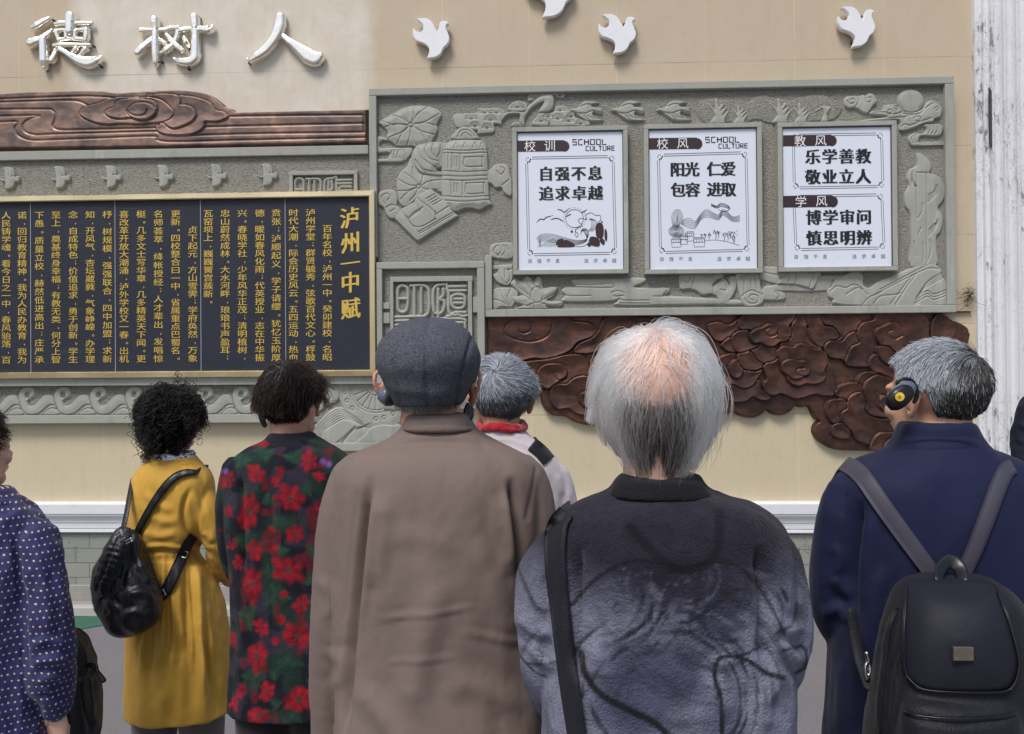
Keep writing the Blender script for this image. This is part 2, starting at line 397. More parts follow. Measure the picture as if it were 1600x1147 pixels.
def make_glyphs():
    want = {}
    for ch in set(''.join(COLS)+TITLE)-set(' '): want[(ch, 'g')] = .0
    for ch in set(POSTER): want[(ch, 's')] = .000
    for ch in set(BANNER): want[(ch, 'b')] = .0
    for ch in set("自强不息·追求卓越"): want[(ch, 't')] = .0
    objs = {}
    for k, off in want.items():
        cu = bpy.data.curves.new('glyph', 'FONT'); cu.body = k[0]; cu.size = 1.0; cu.offset = off; cu.resolution_u = 2
        o = bpy.data.objects.new('glyph', cu); COL.objects.link(o); objs[k] = o
    dg = bpy.context.evaluated_depsgraph_get(); dg.update()
    for k, o in objs.items():
        e = o.evaluated_get(dg); me = e.to_mesh()
        v = np.zeros(len(me.vertices)*3); me.vertices.foreach_get('co', v); v = v.reshape(-1, 3)[:, :2]
        GL[k] = (v.copy(), [tuple(p.vertices) for p in me.polygons]); e.to_mesh_clear()
    for o in list(objs.values()):
        cu = o.data; bpy.data.objects.remove(o); bpy.data.curves.remove(cu)
make_glyphs()
EM_C = (.5, .38)                              # centre of a glyph's square in font units
PUNCT = ',。;:·'
class Ink:                                    # collects glyphs into ONE mesh at depth y
    def __init__(s, y): s.V, s.F, s.y = [], [], y
    def put(s, ch, style, cx, cz, w, h, dy=0.0, shear=0.0):
        if (ch, style) not in GL: return
        v, f = GL[(ch, style)]
        if not len(v): return
        k = len(s.V)
        for x, z in v:
            gx, gz = (x-EM_C[0]), (z-EM_C[1])
            s.V.append((cx+gx*w, s.y+dy, cz+gz*h+gx*w*shear))
        s.F += [tuple(i+k for i in p) for p in f]
    def song(s, ch, cx, cz, w, h):            # heavy uprights, thin horizontals: the thin glyph struck three times side by side
        for i, dx in enumerate((-.05, -.025, 0, .025, .05)): s.put(ch, 's', cx+dx*w, cz, w, h, -.0002*i)
    def done(s, name, mat, parent=None):
        o = mesh_np(name, np.array(s.V), s.F, mat, None, False)
        if parent is not None: keep(o, parent)
        return o
# ------------------------------------------------------------------ ground
def xz(px, py, off=0.0): return tuple(float(c) for c in W([(px, py)], off)[0])
bm = bmesh.new(); vs = [bm.verts.new(p) for p in ((-40, -30, 0), (40, -30, 0), (40, WALL+.4, 0), (-40, WALL+.4, 0))]; bm.faces.new(vs)
me = bpy.data.meshes.new('ground'); bm.to_mesh(me); bm.free(); tag(link('ground', me, MAS), kind='structure')
gp = smooth_closed([(-9, 4.98), (-4.4, 5.0), (-3.2, 4.985), (-2.6, 4.97), (-2.35, 4.93), (-2.7, 4.86), (-2.95, 4.7), (-3.2, 4.55), (-3.6, 4.45), (-5, 4.3), (-9, 4.25)], 4)
bm = bmesh.new(); bm.faces.new([bm.verts.new((x, y, .004)) for x, y in gp]); bmesh.ops.triangulate(bm, faces=bm.faces)
me = bpy.data.meshes.new('green_paint_patch'); bm.to_mesh(me); bm.free()
tag(link('green_marking', me, MGREEN), kind='structure')
tag(boxes('kerb', [(-40, 40, 5.0, 5.07, -.05, .055)], MKERB, None, .006), kind='structure')

# ------------------------------------------------------------------ the school wall
school = empty('school_wall', (0, WALL, 0), 'beige slab faced school wall with a white moulded ledge above a green grey tiled plinth', 'wall', kind='thing')
zl = xz(800, 784)[1]; zb = xz(800, 831.5)[1]
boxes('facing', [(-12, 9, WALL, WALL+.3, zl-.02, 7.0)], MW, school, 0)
# ledge: a moulded profile swept along the wall
prof = [(0, zl+.004), (-.055, zl-.002), (-.06, zl-.008), (-.06, zl-.072), (-.052, zl-.078), (-.052, zl-.088), (-.042, zl-.094), (-.030, zl-.118), (-.026, zl-.130), (-.026, zl-.136), (-.020, zl-.14), (-.020, zl-.178), (-.014, zl-.182), (-.010, zb+.022), (-.022, zb+.018), (-.024, zb+.002), (-.02, zb), (0, zb)]
V, F = [], []
xs = np.linspace(-12, 9, 60)
for i, x in enumerate(xs):
    for dy, z in prof: V.append((x, WALL+dy, z))
n = len(prof)
for i in range(len(xs)-1):
    for j in range(n-1): F.append((i*n+j, i*n+j+1, (i+1)*n+j+1, (i+1)*n+j))
keep(mesh_np('ledge_moulding', np.array(V), F, MOW, None, False), school)
boxes('plinth', [(-12, 9, WALL+.004, WALL+.3, .15, zb)], MPI, school, 0)
boxes('concrete_footing', [(-12, 9, WALL-.012, WALL+.3, -.05, .15)], MCON, school, .006)
boxes('gutter_strip', [(-12, 9, 5.072, WALL-.014, -.05, .045)], MCON, school, .004)

# ------------------------------------------------------------------ fluted white pilaster at the right
pil = empty('fluted_pilaster', (3.4, WALL, 0), 'white fluted pilaster with flaking paint at the end of the beige wall', 'pilaster', kind='thing')
xl = xz(1523.5, 300, .02)[0]+.012
pr = [(xl-.012, 0), (xl-.012, -.035), (xl+.028, -.035), (xl+.03, -.06), (xl+.035, -.065), (xl+.055, -.067), (xl+.058, -.10)]
x = xl+.062
for k in range(6):
    w = .082
    for a in np.linspace(0, math.pi, 9): pr.append((x+w*.5-w*.40*math.cos(a), -.10+.05*math.sin(a)))
    pr.append((x+w*.93, -.102)); x += w
pr += [(x+.02, -.10), (x+.02, 0)]
V, F = [], []; zs = np.linspace(.15, 7, 8)
for z in zs:
    for a, b in pr: V.append((a, WALL+b, z))
n = len(pr)
for i in range(len(zs)-1):
    for j in range(n-1): F.append((i*n+j, i*n+j+1, (i+1)*n+j+1, (i+1)*n+j))
keep(mesh_np('shaft', np.array(V), F, MPL, None, False), pil)
boxes('base', [(xl-.03, x+.05, WALL-.14, WALL, 0, .148)], MCON, pil, .01)
# bare dark gap where a strip of paint has fallen away
g0 = W([(1547, 22), (1550.5, 30), (1551, 62), (1549.5, 100), (1548, 140), (1550, 175), (1551, 215), (1550.5, 234), (1547, 232), (1546, 180), (1545, 136), (1546.5, 60), (1545.5, 40)], .105)
prism('bare_strip', [tuple(q) for q in W([(1546, 136), (1549.4, 143), (1549.8, 180), (1550.2, 230), (1547.4, 229), (1546.6, 190)], .104)], WALL-.1046, WALL-.09, m_plain('bare_backing', srgb(70, 70, 74), .9, 0, .3, 60, .6, 200), pil, 0)
# dry roots growing out of the crack
rw = random.Random(3); V, F = [], []; c0 = P(1518, 461, WALL-.03)
for k in range(34):
    a = rw.gauss(math.pi*.95, .9); L = rw.uniform(.03, .13) if k < 24 else rw.uniform(.02, .05); pts = [c0+np.array([rw.gauss(0, .012), rw.gauss(0, .008), rw.gauss(0, .03)])]
    for i in range(6):
        a += rw.gauss(0, .45); pts.append(pts[-1]+np.array([math.cos(a)*L/6, rw.gauss(0, .006), math.sin(a)*L/6-.002]))
    pts = np.array(pts); k0 = len(V); w = .0022
    for i, p in enumerate(pts): 
        r = w*(1-i/7); V += [p+np.array([0, 0, r]), p+np.array([r, r, -r]), p+np.array([-r, -r, -r])]
    for i in range(len(pts)-1):
        for j in range(3): F.append((k0+3*i+j, k0+3*i+(j+1) % 3, k0+3*i+3+(j+1) % 3, k0+3*i+3+j))
wd = mesh_np('dry_weed', np.array(V), F, m_plain('dry_root', srgb(60, 48, 36), .9, 0, .3, 40))
tag(wd, 'tuft of dry roots growing from the crack beside the white pilaster', 'weed')

# ------------------------------------------------------------------ steel characters over the copper band
def stroke_relief(name, strokes, off_back, H, label, group, pins=()):
    o_ = off_back; S = []
    for st in strokes:
        a = np.array(st, float); c = smooth_open(a[:, :2], 8)
        r = np.interp(np.linspace(0, 1, len(c)), np.linspace(0, 1, len(a)), a[:, 2])
        S.append((W(c, o_), r/230*1.22))
    allp = np.vstack([s[0] for s in S]); m = .05
    g = Grid(allp[:, 0].min()-m, allp[:, 0].max()+m, allp[:, 1].min()-m, allp[:, 1].max()+m, .0026)
    D = np.full(g.X.shape, -.05); RR = np.full(g.X.shape, .02)
    for c, r in S:
        for (p, q), (ra, rb) in zip(zip(c[:-1], c[1:]), zip(r[:-1], r[1:])):
            d = q-p; L = d@d+1e-12
            t = np.clip(((g.X-p[0])*d[0]+(g.Z-p[1])*d[1])/L, 0, 1)
            rr = ra+(rb-ra)*t; e = rr-np.hypot(g.X-p[0]-t*d[0], g.Z-p[1]-t*d[1])
            up = e > D; D = np.where(up, e, D); RR = np.where(up, rr, RR)
    f = np.clip(D/RR*1.5, 0, 1); Hh = H*(.45+.55*np.sqrt(1-(1-f)**2))*np.clip(RR/.022, .6, 1.25)
    k = D > -.0026*1.6; e = np.clip(-D/.0026, 0, 3); Hh = np.where(D < 0, Hh*(1-e), Hh)
    idx = -np.ones(D.shape, int); idx[k] = np.arange(k.sum())
    q = np.stack([idx[:-1, :-1], idx[:-1, 1:], idx[1:, 1:], idx[1:, :-1]], -1).reshape(-1, 4); q = q[(q >= 0).all(1)]
    yb = WALL-off_back
    o = mesh_np(name, np.stack([g.X[k], yb-Hh[k], g.Z[k]], 1), q, MCH)
    tag(o, label, 'character', group)
    bx = []
    for px, py in pins:
        x_, z_ = xz(px, py, .02); bx.append((x_-.005, x_+.005, WALL-off_back-.012, WALL, z_-.005, z_+.005))
    for b1 in bx:
        pin = boxes('mounting_pin', [b1], MBK, None, 0); pin.parent = o
    return o
S1, S2, S3 = [lambda p, x0=x0: [(x0+x/11.43, 15+y/11.43, r/11.43) for x, y, r in p] for x0 in (35, 205, 375)]
GRP = 'polished steel characters on the wall'
stroke_relief('steel_character', [S1(p) for p in (
    [(490, 165, 28), (400, 225, 42), (290, 300, 52), (200, 330, 34)], [(540, 380, 26), (450, 480, 45), (320, 560, 52), (190, 610, 72), (130, 590, 36)], [(400, 560, 58), (410, 750, 62), (415, 920, 62), (420, 1040, 42)],
    [(610, 270, 30), (690, 255, 38), (900, 255, 34), (1250, 252, 28)], [(880, 150, 82), (880, 260, 72), (875, 400, 66)], [(600, 385, 24), (800, 375, 26), (1000, 375, 28), (1165, 375, 40)], [(620, 400, 34), (640, 480, 30), (670, 560, 28)],
    [(1165, 380, 44), (1165, 470, 44), (1150, 550, 40)], [(660, 550, 30), (850, 528, 26), (1150, 545, 34)], [(800, 400, 34), (800, 520, 32)], [(955, 400, 34), (955, 520, 32)], [(580, 650, 28), (700, 640, 36), (950, 640, 30), (1210, 640, 26)],
    [(600, 730, 22), (590, 820, 38), (545, 920, 46)], [(690, 720, 38), (780, 770, 40), (900, 850, 46), (1050, 930, 72), (1200, 960, 92), (1330, 930, 70), (1420, 860, 26)], [(975, 715, 38), (900, 790, 26), (860, 815, 18)], [(1145, 725, 44), (1070, 800, 30), (1020, 840, 20)])],
    .020, .032, 'polished steel character with many strokes, leftmost of the three above the copper band', GRP, [(84, 32), (140, 57), (146, 72), (158, 104), (72, 109)])
stroke_relief('steel_character', [S2(p) for p in (
    [(200, 390, 42), (300, 375, 28), (590, 375, 30)], [(440, 210, 66), (455, 350, 50), (450, 550, 54), (455, 800, 54), (455, 970, 40), (440, 1020, 20)], [(380, 520, 26), (320, 610, 46), (220, 710, 58), (150, 780, 62), (110, 730, 16)], [(500, 530, 24), (560, 575, 38), (620, 620, 36)],
    [(630, 375, 38), (740, 340, 34), (860, 350, 46)], [(860, 350, 40), (830, 500, 38), (760, 640, 40), (640, 740, 48), (550, 780, 26)], [(640, 460, 28), (740, 560, 36), (850, 680, 46), (930, 745, 40)], [(900, 385, 44), (1050, 365, 38), (1250, 365, 48), (1400, 380, 62), (1460, 320, 30)],
    [(1150, 165, 70), (1165, 300, 58), (1170, 500, 58), (1165, 750, 66), (1150, 880, 74), (1060, 950, 66), (900, 940, 52), (780, 890, 22)], [(970, 530, 40), (1000, 600, 42), (1045, 690, 14)])],
    .020, .032, 'polished steel character with a tree radical, middle one of the three above the copper band', GRP, [(312, 28), (297, 77), (253, 97), (295, 108)])
stroke_relief('steel_character', [S3(p) for p in (
    [(740, 160, 74), (725, 280, 86), (680, 430, 82), (600, 580, 74), (470, 740, 72), (320, 850, 60), (200, 910, 42), (130, 895, 14)], [(790, 490, 40), (880, 570, 52), (1000, 660, 72), (1120, 750, 95), (1240, 840, 120), (1350, 890, 115), (1450, 850, 60)])],
    .020, .032, 'polished steel character of just two strokes, rightmost of the three above the copper band', GRP, [(445, 25), (389.5, 98.5), (502, 99)])

# ------------------------------------------------------------------ white enamel doves
DV = [(260, 175), (330, 165), (440, 163), (510, 190), (570, 245), (620, 340), (662, 425), (695, 370), (720, 280), (745, 232), (800, 213), (860, 225), (905, 258), (855, 300), (850, 370), (880, 450), (912, 540), (905, 620), (870, 685), (800, 750), (755, 850), (690, 915), (600, 950), (465, 965), (500, 880), (515, 790), (490, 730), (430, 680), (350, 645), (260, 610), (205, 530), (188, 440), (195, 345), (230, 405), (290, 435), (350, 430), (390, 385), (395, 310), (350, 250)]
dv = (np.array(DV)/12.744)+np.array([630, 15]); dvc = np.array([674.0, 61.0])
CORN = {0, 6, 12, 23, 32}
def dove(cx, cy, sx, sy, label):
    p = (dv-dvc)*np.array([sx, sy])+np.array([cx, cy])
    w = W(p, .07); out = []
    for i in range(len(w)):                    # rounded everywhere but at the beak, wing tips, notch and tail
        out.append(w[i])
        if i not in CORN and (i+1) % len(w) not in CORN:
            a, b, c, d = w[i-1], w[i], w[(i+1) % len(w)], w[(i+2) % len(w)]
            for t in (.33, .66): out.append(.5*((2*b)+(c-a)*t+(2*a-5*b+4*c-d)*t*t+(3*b-a-3*c+d)*t**3))
    root = empty('dove_plaque', (float(w[:, 0].mean()), WALL, float(w[:, 1].mean())), label, 'dove plaque', 'white dove plaques on the wall')
    prism('dove_face', [tuple(q) for q in out], WALL-.062, WALL-.024, MWH, root, .0035)
    x_, z_ = [float(v) for v in w.mean(0)]
    bx = []
    for i in (24, 22, 8, 34):
        q = w[i]*.86+w.mean(0)*.14; bx.append((q[0]-.006, q[0]+.006, WALL-.024, WALL, q[1]-.006, q[1]+.006))
    for b1 in bx: boxes('mounting_pin', [b1], MBK, root, 0)
dove(674, 60.5, 1, 1, 'small white dove plaque farthest left, nearest the steel characters')
dove(965.5, 53.5, 1.03, .98, 'small white dove plaque beside the larger dove cut by the picture top')
dove(1340.5, 42.5, 1.02, 1.0, 'small white dove plaque above the top right corner of the carved panel')
dove(858, -16, 1.42, 1.42, 'large white dove plaque cut off by the top of the picture')

# ------------------------------------------------------------------ copper cloud band, top left
A = lambda *p: Zm(0, 130, 5.333, p)
B = lambda *p: Zm(280, 130, 5.333, p)
band = relief('copper_cloud_band', [(-70, 152), (-60, 152), (0, 150.5), (60, 147), (120, 145.5), (165, 145.5), (190, 148.5), (220, 147), (262, 144.5), (290, 144.5), (318, 147.5), (335, 153), (350, 164), (356, 170), (366, 173), (374, 178), (400, 177.5), (450, 176.7), (520, 175.4), (574, 174.4), (575, 174.5), (575, 176), (575, 225), (575, 226.3), (574, 226.5), (300, 231.6), (150, 233.5), (0, 235), (-70, 236)],
    WALL, MCU, None, .055, .006, step=.0042, layers=[
    [(236, 156), (250, 153.5), (295, 154), (321, 159), (336, 166.5), (344, 176.5), (355, 179), (362.5, 186), (357, 191), (344, 195), (326, 195), (326, 201), (317, 210), (302, 215), (280, 216), (262, 214), (253, 210), (250, 205), (250, 200), (256, 196)],
    A((1300, 132), (1500, 122), (1540, 170))+B((50, 205), (110, 210), (160, 240), (180, 290), (150, 340), (90, 375), (0, 405))+A((1440, 390), (1400, 355), (1300, 300)),
    A((705, 280), (720, 240), (780, 210), (860, 190), (960, 150), (1060, 142), (1180, 140), (1290, 142), (1380, 165), (1440, 210), (1485, 260), (1470, 310), (1400, 350), (1290, 358), (1200, 368), (1050, 362), (950, 370), (860, 360), (780, 335), (725, 305)),
    A((915, 272), (940, 245), (1000, 225), (1005, 190), (1060, 162), (1200, 155), (1330, 180), (1345, 260), (1250, 330), (1130, 318), (1040, 325), (960, 310)),
    A((1103, 262), (1150, 208), (1225, 190), (1300, 208), (1347, 262), (1300, 318), (1225, 336), (1150, 318))],
    grooves=[A((1270, 250), (1255, 285), (1200, 303), (1140, 290), (1105, 255)), A((-300, 242), (0, 240), (420, 238), (480, 252), (503, 285), (490, 340), (478, 375), (520, 405), (680, 408), (1335, 392)),
    A((-300, 298), (0, 296), (360, 290), (300, 312), (240, 350), (230, 390), (260, 430), (340, 450), (450, 445), (800, 435), (1335, 420)), A((-300, 348), (0, 345), (180, 342), (165, 390), (180, 440), (230, 475), (320, 495), (500, 490), (900, 475), (1305, 462), (1340, 490), (1420, 505), (1600, 505))+B((300, 500), (700, 490), (1100, 481), (1575, 472)),
    A((-300, 188), (0, 180), (300, 172), (600, 165), (700, 175), (775, 212)), A((-300, 162), (0, 155), (400, 140), (750, 130), (950, 140), (985, 145)), B((445, 298), (1000, 290), (1540, 285)), B((250, 385), (800, 372), (1550, 355)), B((130, 455), (700, 440), (1545, 428), (1553, 420), (1553, 290))],
    groove_w=.011, groove_d=.009, lay_h=.014, lay_bev=.009, lay_groove=.007, dish=.05)
tag(band, 'brown copper band of flowing cloud relief under the steel characters', 'relief band')

# ------------------------------------------------------------------ copper cloud relief under the carved panel
C = lambda *p: Zm(755, 485, 5.737, p)
D = lambda *p: Zm(1090, 485, 5.214, p)
E = lambda *p: Zm(1250, 485, 4.985, p)
circ = lambda cx, cy, r, ry=None: [(cx+r*math.cos(a), cy+(ry or r)*math.sin(a)) for a in np.linspace(0, 2*math.pi, 13)[:-1]]
clo = [(763.5, 488), (763.2, 489), (763, 500), (763, 600), (763.2, 618), (764, 619)]+C((400, 768), (500, 758), (519, 765), (525, 830), (560, 890), (630, 935), (735, 945), (800, 985), (900, 1015))+[(935, 664), (960, 655), (995, 650), (1040, 652), (1080, 648), (1110, 655)]+D((190, 855), (280, 825), (340, 855), (440, 870), (510, 845), (548, 808), (600, 840), (680, 848), (750, 815), (780, 770), (830, 785), (890, 780), (930, 860), (975, 900))+E((105, 880), (88, 930), (110, 985), (180, 1040), (260, 1075), (400, 1086), (600, 1088), (760, 1082), (900, 1000), (1060, 800), (1200, 500), (1290, 230), (1290, 170), (1270, 130), (1200, 90), (1150, 82), (1120, 70), (1090, 30), (1080, 15), (1060, 10))
lays = [
    C((20, 440), (300, 455), (520, 440), (760, 395), (900, 410), (960, 560), (900, 640), (760, 660), (600, 700), (400, 712), (20, 712)),
    C((10, 50), (10, 430), (130, 455), (330, 460), (450, 435), (560, 440), (700, 405), (790, 355), (850, 290), (980, 245), (1025, 190), (960, 125), (880, 108), (800, 100), (770, 62), (760, 30), (300, 20)),
    C((1020, 190), (960, 250), (850, 300), (800, 380), (900, 395), (1000, 380), (1250, 300), (1500, 250), (1700, 150), (1400, 60), (1100, 60)),
    C((980, 420), (1000, 600), (1200, 760), (1500, 800), (1900, 760), (2000, 500), (1700, 300), (1300, 330)),
    C((480, 600), (490, 540), (540, 490), (620, 475), (710, 485), (752, 540), (740, 600), (690, 630), (600, 700), (540, 692), (500, 650)),
    C((590, 740), (610, 690), (660, 655), (740, 655), (800, 610), (880, 585), (980, 600), (1150, 680), (1200, 800), (1150, 900), (1000, 935), (900, 940), (820, 920), (760, 880), (660, 885), (600, 820)),
    C((850, 780), (870, 740), (930, 725), (1010, 760), (1010, 840), (930, 870), (870, 840)),
    D((-400, 480), (-200, 400), (0, 430), (150, 560), (210, 650), (200, 740), (100, 760), (-200, 720), (-420, 640)),
    D((780, 20), (885, 20), (880, 110), (865, 145), (940, 190), (980, 300), (990, 400), (650, 330), (700, 200), (730, 140)),
    E((30, 20), (150, 20), (160, 115), (230, 135), (280, 215), (160, 295), (60, 240), (35, 140)),
    E((300, 20), (400, 40), (445, 95), (410, 165), (290, 240), (240, 260), (200, 250), (280, 215), (230, 135), (160, 115), (150, 40)),
    D((60, 140), (75, 112), (160, 95), (215, 120), (260, 110), (320, 60), (330, 150), (255, 220), (175, 262), (100, 230)),
    D((165, 280), (255, 220), (300, 340), (240, 345), (190, 315)),
    D((200, 600), (470, 560), (500, 640), (590, 710), (540, 735), (480, 730), (430, 705), (380, 740), (300, 750), (215, 720)),
    D((140, 420), (180, 370), (300, 355), (420, 490), (510, 480), (470, 560), (430, 615), (350, 640), (260, 605), (200, 630), (150, 540)),
    D(*circ(292, 478, 62, 80)),
    D((300, 400), (310, 350), (400, 330), (520, 440), (490, 480), (430, 495), (350, 478)),
    D((385, 255), (430, 250), (600, 290), (640, 400), (520, 437), (460, 400), (432, 355), (400, 320)),
    D((250, 240), (265, 200), (320, 165), (400, 170), (480, 280), (400, 330), (310, 348), (265, 300)),
    D((305, 110), (320, 60), (380, 30), (600, 20), (770, 30), (760, 90), (725, 130), (745, 180), (730, 230), (690, 260), (645, 265), (600, 298), (540, 300), (490, 272), (430, 275), (395, 225), (400, 185), (400, 165), (320, 160)),
    D((395, 225), (402, 185), (450, 155), (500, 140), (545, 113), (605, 118), (632, 160), (625, 200), (690, 230), (730, 225), (690, 260), (645, 265), (600, 298), (540, 300), (490, 272), (430, 275)),
    E((155, 297), (200, 240), (290, 240), (340, 190), (405, 170), (430, 250), (380, 350), (335, 435), (300, 390), (200, 370)),
    E((340, 437), (345, 330), (375, 280), (430, 250), (410, 200), (415, 150), (455, 100), (540, 75), (565, 20), (880, 20), (950, 60), (972, 115), (970, 200), (1000, 300), (900, 480), (640, 445)),
    E((975, 160), (1000, 60), (1040, 30), (1110, 50), (1160, 100), (1175, 180), (1100, 300), (1000, 300)),
    E((545, 190), (560, 145), (610, 125), (660, 100), (720, 103), (758, 150), (790, 220), (860, 280), (830, 330), (745, 337), (690, 322), (650, 287), (590, 277), (560, 240)),
    E((570, 282), (565, 340), (600, 400), (660, 435), (740, 442), (800, 400), (745, 337), (690, 322), (650, 287)),
    E((500, 400), (520, 360), (560, 340), (600, 400), (660, 437), (740, 445), (720, 555), (640, 540), (595, 495), (540, 490), (505, 440)),
    D((510, 480), (530, 430), (600, 410), (760, 300), (1030, 400), (1090, 600), (1085, 690), (1000, 700), (930, 685), (830, 715), (750, 717), (660, 680), (600, 698), (540, 680), (505, 630), (510, 585), (535, 560)),
    D((615, 345), (640, 305), (690, 290), (750, 300), (790, 275), (850, 275), (905, 314), (970, 320), (1020, 360), (1032, 430), (1005, 492), (1020, 540), (980, 590), (910, 605), (850, 600), (800, 620), (740, 605), (705, 570), (695, 532), (655, 492), (640, 432)),
    D((648, 450), (670, 415), (730, 395), (790, 412), (850, 410), (890, 450), (890, 500), (850, 537), (790, 560), (740, 560), (700, 530), (660, 500)),
    E((405, 557), (430, 500), (505, 472), (600, 500), (720, 560), (720, 700), (460, 610)),
    E((245, 662), (260, 600), (310, 570), (400, 558), (470, 600), (480, 720), (330, 700)),
    E((168, 762), (190, 702), (248, 685), (330, 700), (350, 880), (225, 875), (185, 820)),
    E((462, 600), (490, 540), (580, 500), (700, 560), (800, 700), (760, 830), (600, 832), (520, 817), (475, 772), (482, 718)),
    E(*circ(612, 715, 42, 60)),
    E((210, 937), (225, 885), (300, 870), (355, 915), (362, 990), (280, 997), (225, 970)),
    E((290, 800), (325, 765), (335, 750), (340, 690), (380, 650), (450, 635), (482, 718), (475, 772), (520, 817), (620, 838), (760, 840), (760, 1000), (600, 1040), (500, 1042), (400, 1000), (360, 930), (300, 870)),
    E((515, 1080), (530, 1000), (580, 950), (640, 942), (720, 958), (700, 1080)),
    E((632, 1080), (660, 1000), (762, 955), (860, 960), (900, 1080))]
grs = [C((320, 180), (330, 200), (380, 208), (425, 180), (425, 120), (360, 95), (260, 100), (200, 150), (205, 220), (300, 265), (420, 285), (530, 260), (600, 200), (620, 80)), C((630, 555), (640, 590), (680, 628), (740, 600)), C((390, 622), (470, 622)),
    D((550, 150), (525, 165), (525, 190), (560, 217), (610, 205), (632, 160)), D((835, 472), (790, 475), (775, 500), (800, 533), (850, 537)), E((680, 160), (655, 170), (652, 195), (700, 228), (758, 200)), E((620, 655), (575, 690), (580, 730))]
cl = relief('copper_cloud_relief', clo, WALL, MCD, None, .05, .006, step=.0042, layers=lays, grooves=grs, groove_w=.010, groove_d=.007, lay_h=.026, lay_bev=.009, lay_groove=.006, dish=.045)
tag(cl, 'dark copper relief of piled curling clouds below the carved stone panel', 'relief')

# ------------------------------------------------------------------ helper for slab-like rectangles given by photograph pixels
def rect(px0, py0, px1, py1, yf, yb): # corners averaged into a true upright rectangle on the plane yf
    a = xz(px0, (py0), WALL-yf); b = xz(px1, (py1), WALL-yf)
    return (min(a[0], b[0]), max(a[0], b[0]), yf, yb, min(a[1], b[1]), max(a[1], b[1]))
# ------------------------------------------------------------------ carved stone surround of the inscription (left)
LF, LY = WALL-.075, WALL-.048                # frame front, carved field
sur = empty('carved_surround', (-2.5, WALL, 1.6), 'grey carved stone surround with flying birds above and curling waves below the inscription', 'carved panel')
xL = -6.2; xR = xz(575.5, 260, .075)[0]
zT = xz(300, 231.5, .075)[1]; zT2 = zT-.060
zB0, zB1 = xz(300, 661, .075)[1], xz(300, 648, .075)[1]
xr_in = xz(588, 630, .05)[0]
boxes('upper_border', [(xL, xR, LF, LY, zT2, zT)], MS, sur, .004); boxes('lower_border', [(xL, xz(480, 655, .075)[0], LF, LY, zB0, zB1)], MS, sur, .004)
boxes('ground', [(xL, xR-.002, LY-.0, WALL, zB0+.003, zT-.003)], MC, sur, 0)
def stone(name, par, yb, outline, **k):
    k.setdefault('h', .026); k.setdefault('bevel', .006); k.setdefault('groove_w', .008); k.setdefault('groove_d', .006); k.setdefault('step', .0032); k.setdefault('lay_h', .007); k.setdefault('lay_bev', .014); k.setdefault('lay_groove', .005); k.setdefault('dome', .003)
    k['h'] *= .60
    return relief(name, outline, yb, k.pop('mat', MS), par, **k)
# six gliding birds
O = lambda x0, y0, p: [(x0+x/13.333, y0+y/13.333) for x, y in p]
bird_out = [(95, 240), (160, 222), (260, 240), (320, 310), (345, 400), (345, 418), (425, 415), (435, 530), (345, 540), (330, 610), (270, 670), (150, 690), (135, 640), (132, 530), (60, 510), (20, 455), (70, 485), (130, 485), (128, 370), (115, 290)]
for i, (dx, dy) in enumerate(((0, 0), (79, -1.5), (158.5, -2.5), (240, -3.5), (322.5, -4.5), (402, -5.5))):
    ol = [(x+dx, y+245+dy) for x, y in O(0, 0, bird_out)]
    gr = [[(x+dx, y+245+dy) for x, y in O(0, 0, g)] for g in ([(240, 400), (230, 330), (190, 250)], [(300, 400), (280, 320), (230, 250)], [(262, 425), (340, 420)])]
    stone('carved_bird', sur, LY, ol, grooves=gr, n=3, h=.032)
# square seal half hidden by the inscription plaque
N = lambda *p: Zm(440, 255, 10, p)
def bar(*r): return r
sx0, sz0 = xz(452, 268, .07); sx1, sz1 = xz(558.5, 268, .07); szb = xz(500, 315, .07)[1]
boxes('seal_frame', [(sx0, sx1, LY-.026, LY, sz0-.026, sz0), (sx0, sx0+.024, LY-.026, LY, szb, sz0-.026), (sx1-.024, sx1, LY-.026, LY, szb, sz0-.026)], MS, sur, .003)
def stroke_bars(name, par, yb, strokes, width, conv, h=.02):  # raised lines as one carving
    o_ = WALL-yb; sm = [W(smooth_open(conv(*s), 6) if len(s) > 2 else np.array(conv(*s)), o_) for s in strokes]
    allp = np.vstack(sm); g = Grid(allp[:, 0].min()-.04, allp[:, 0].max()+.04, allp[:, 1].min()-.04, allp[:, 1].max()+.04, .003)
    d = np.full(g.X.shape, .05)
    for s in sm: d = np.minimum(d, g.dist(s, False, .05))
    Dd = width/2-d; H = h*(.6+.4*sstep(Dd/.008)); k = Dd > -.003*1.6; e = np.clip(-Dd/.003, 0, 3); H = np.where(Dd < 0, H*(1-e), H)
    idx = -np.ones(Dd.shape, int); idx[k] = np.arange(k.sum())
    q = np.stack([idx[:-1, :-1], idx[:-1, 1:], idx[1:, 1:], idx[1:, :-1]], -1).reshape(-1, 4); q = q[(q >= 0).all(1)]
    return keep(mesh_np(name, np.stack([g.X[k], yb-H[k], g.Z[k]], 1), q, MS), par)
stroke_bars('seal_script', sur, LY, [[(225, 480), (225, 300), (260, 250), (290, 243), (330, 260), (355, 310), (355, 480)], [(225, 418), (355, 418)], [(395, 255), (560, 252), (610, 280), (620, 350), (620, 480)], [(440, 260), (440, 480)], [(525, 290), (525, 480)], [(680, 480), (680, 320), (710, 260), (820, 240), (850, 215)], [(740, 290), (740, 480)], [(790, 290), (800, 400), (770, 430)],
    [(865, 215), (865, 320), (870, 480)], [(890, 275), (1100, 268)], [(890, 328), (1095, 322)], [(910, 480), (930, 380), (1090, 375)], [(930, 440), (1100, 436)]], .017, N)
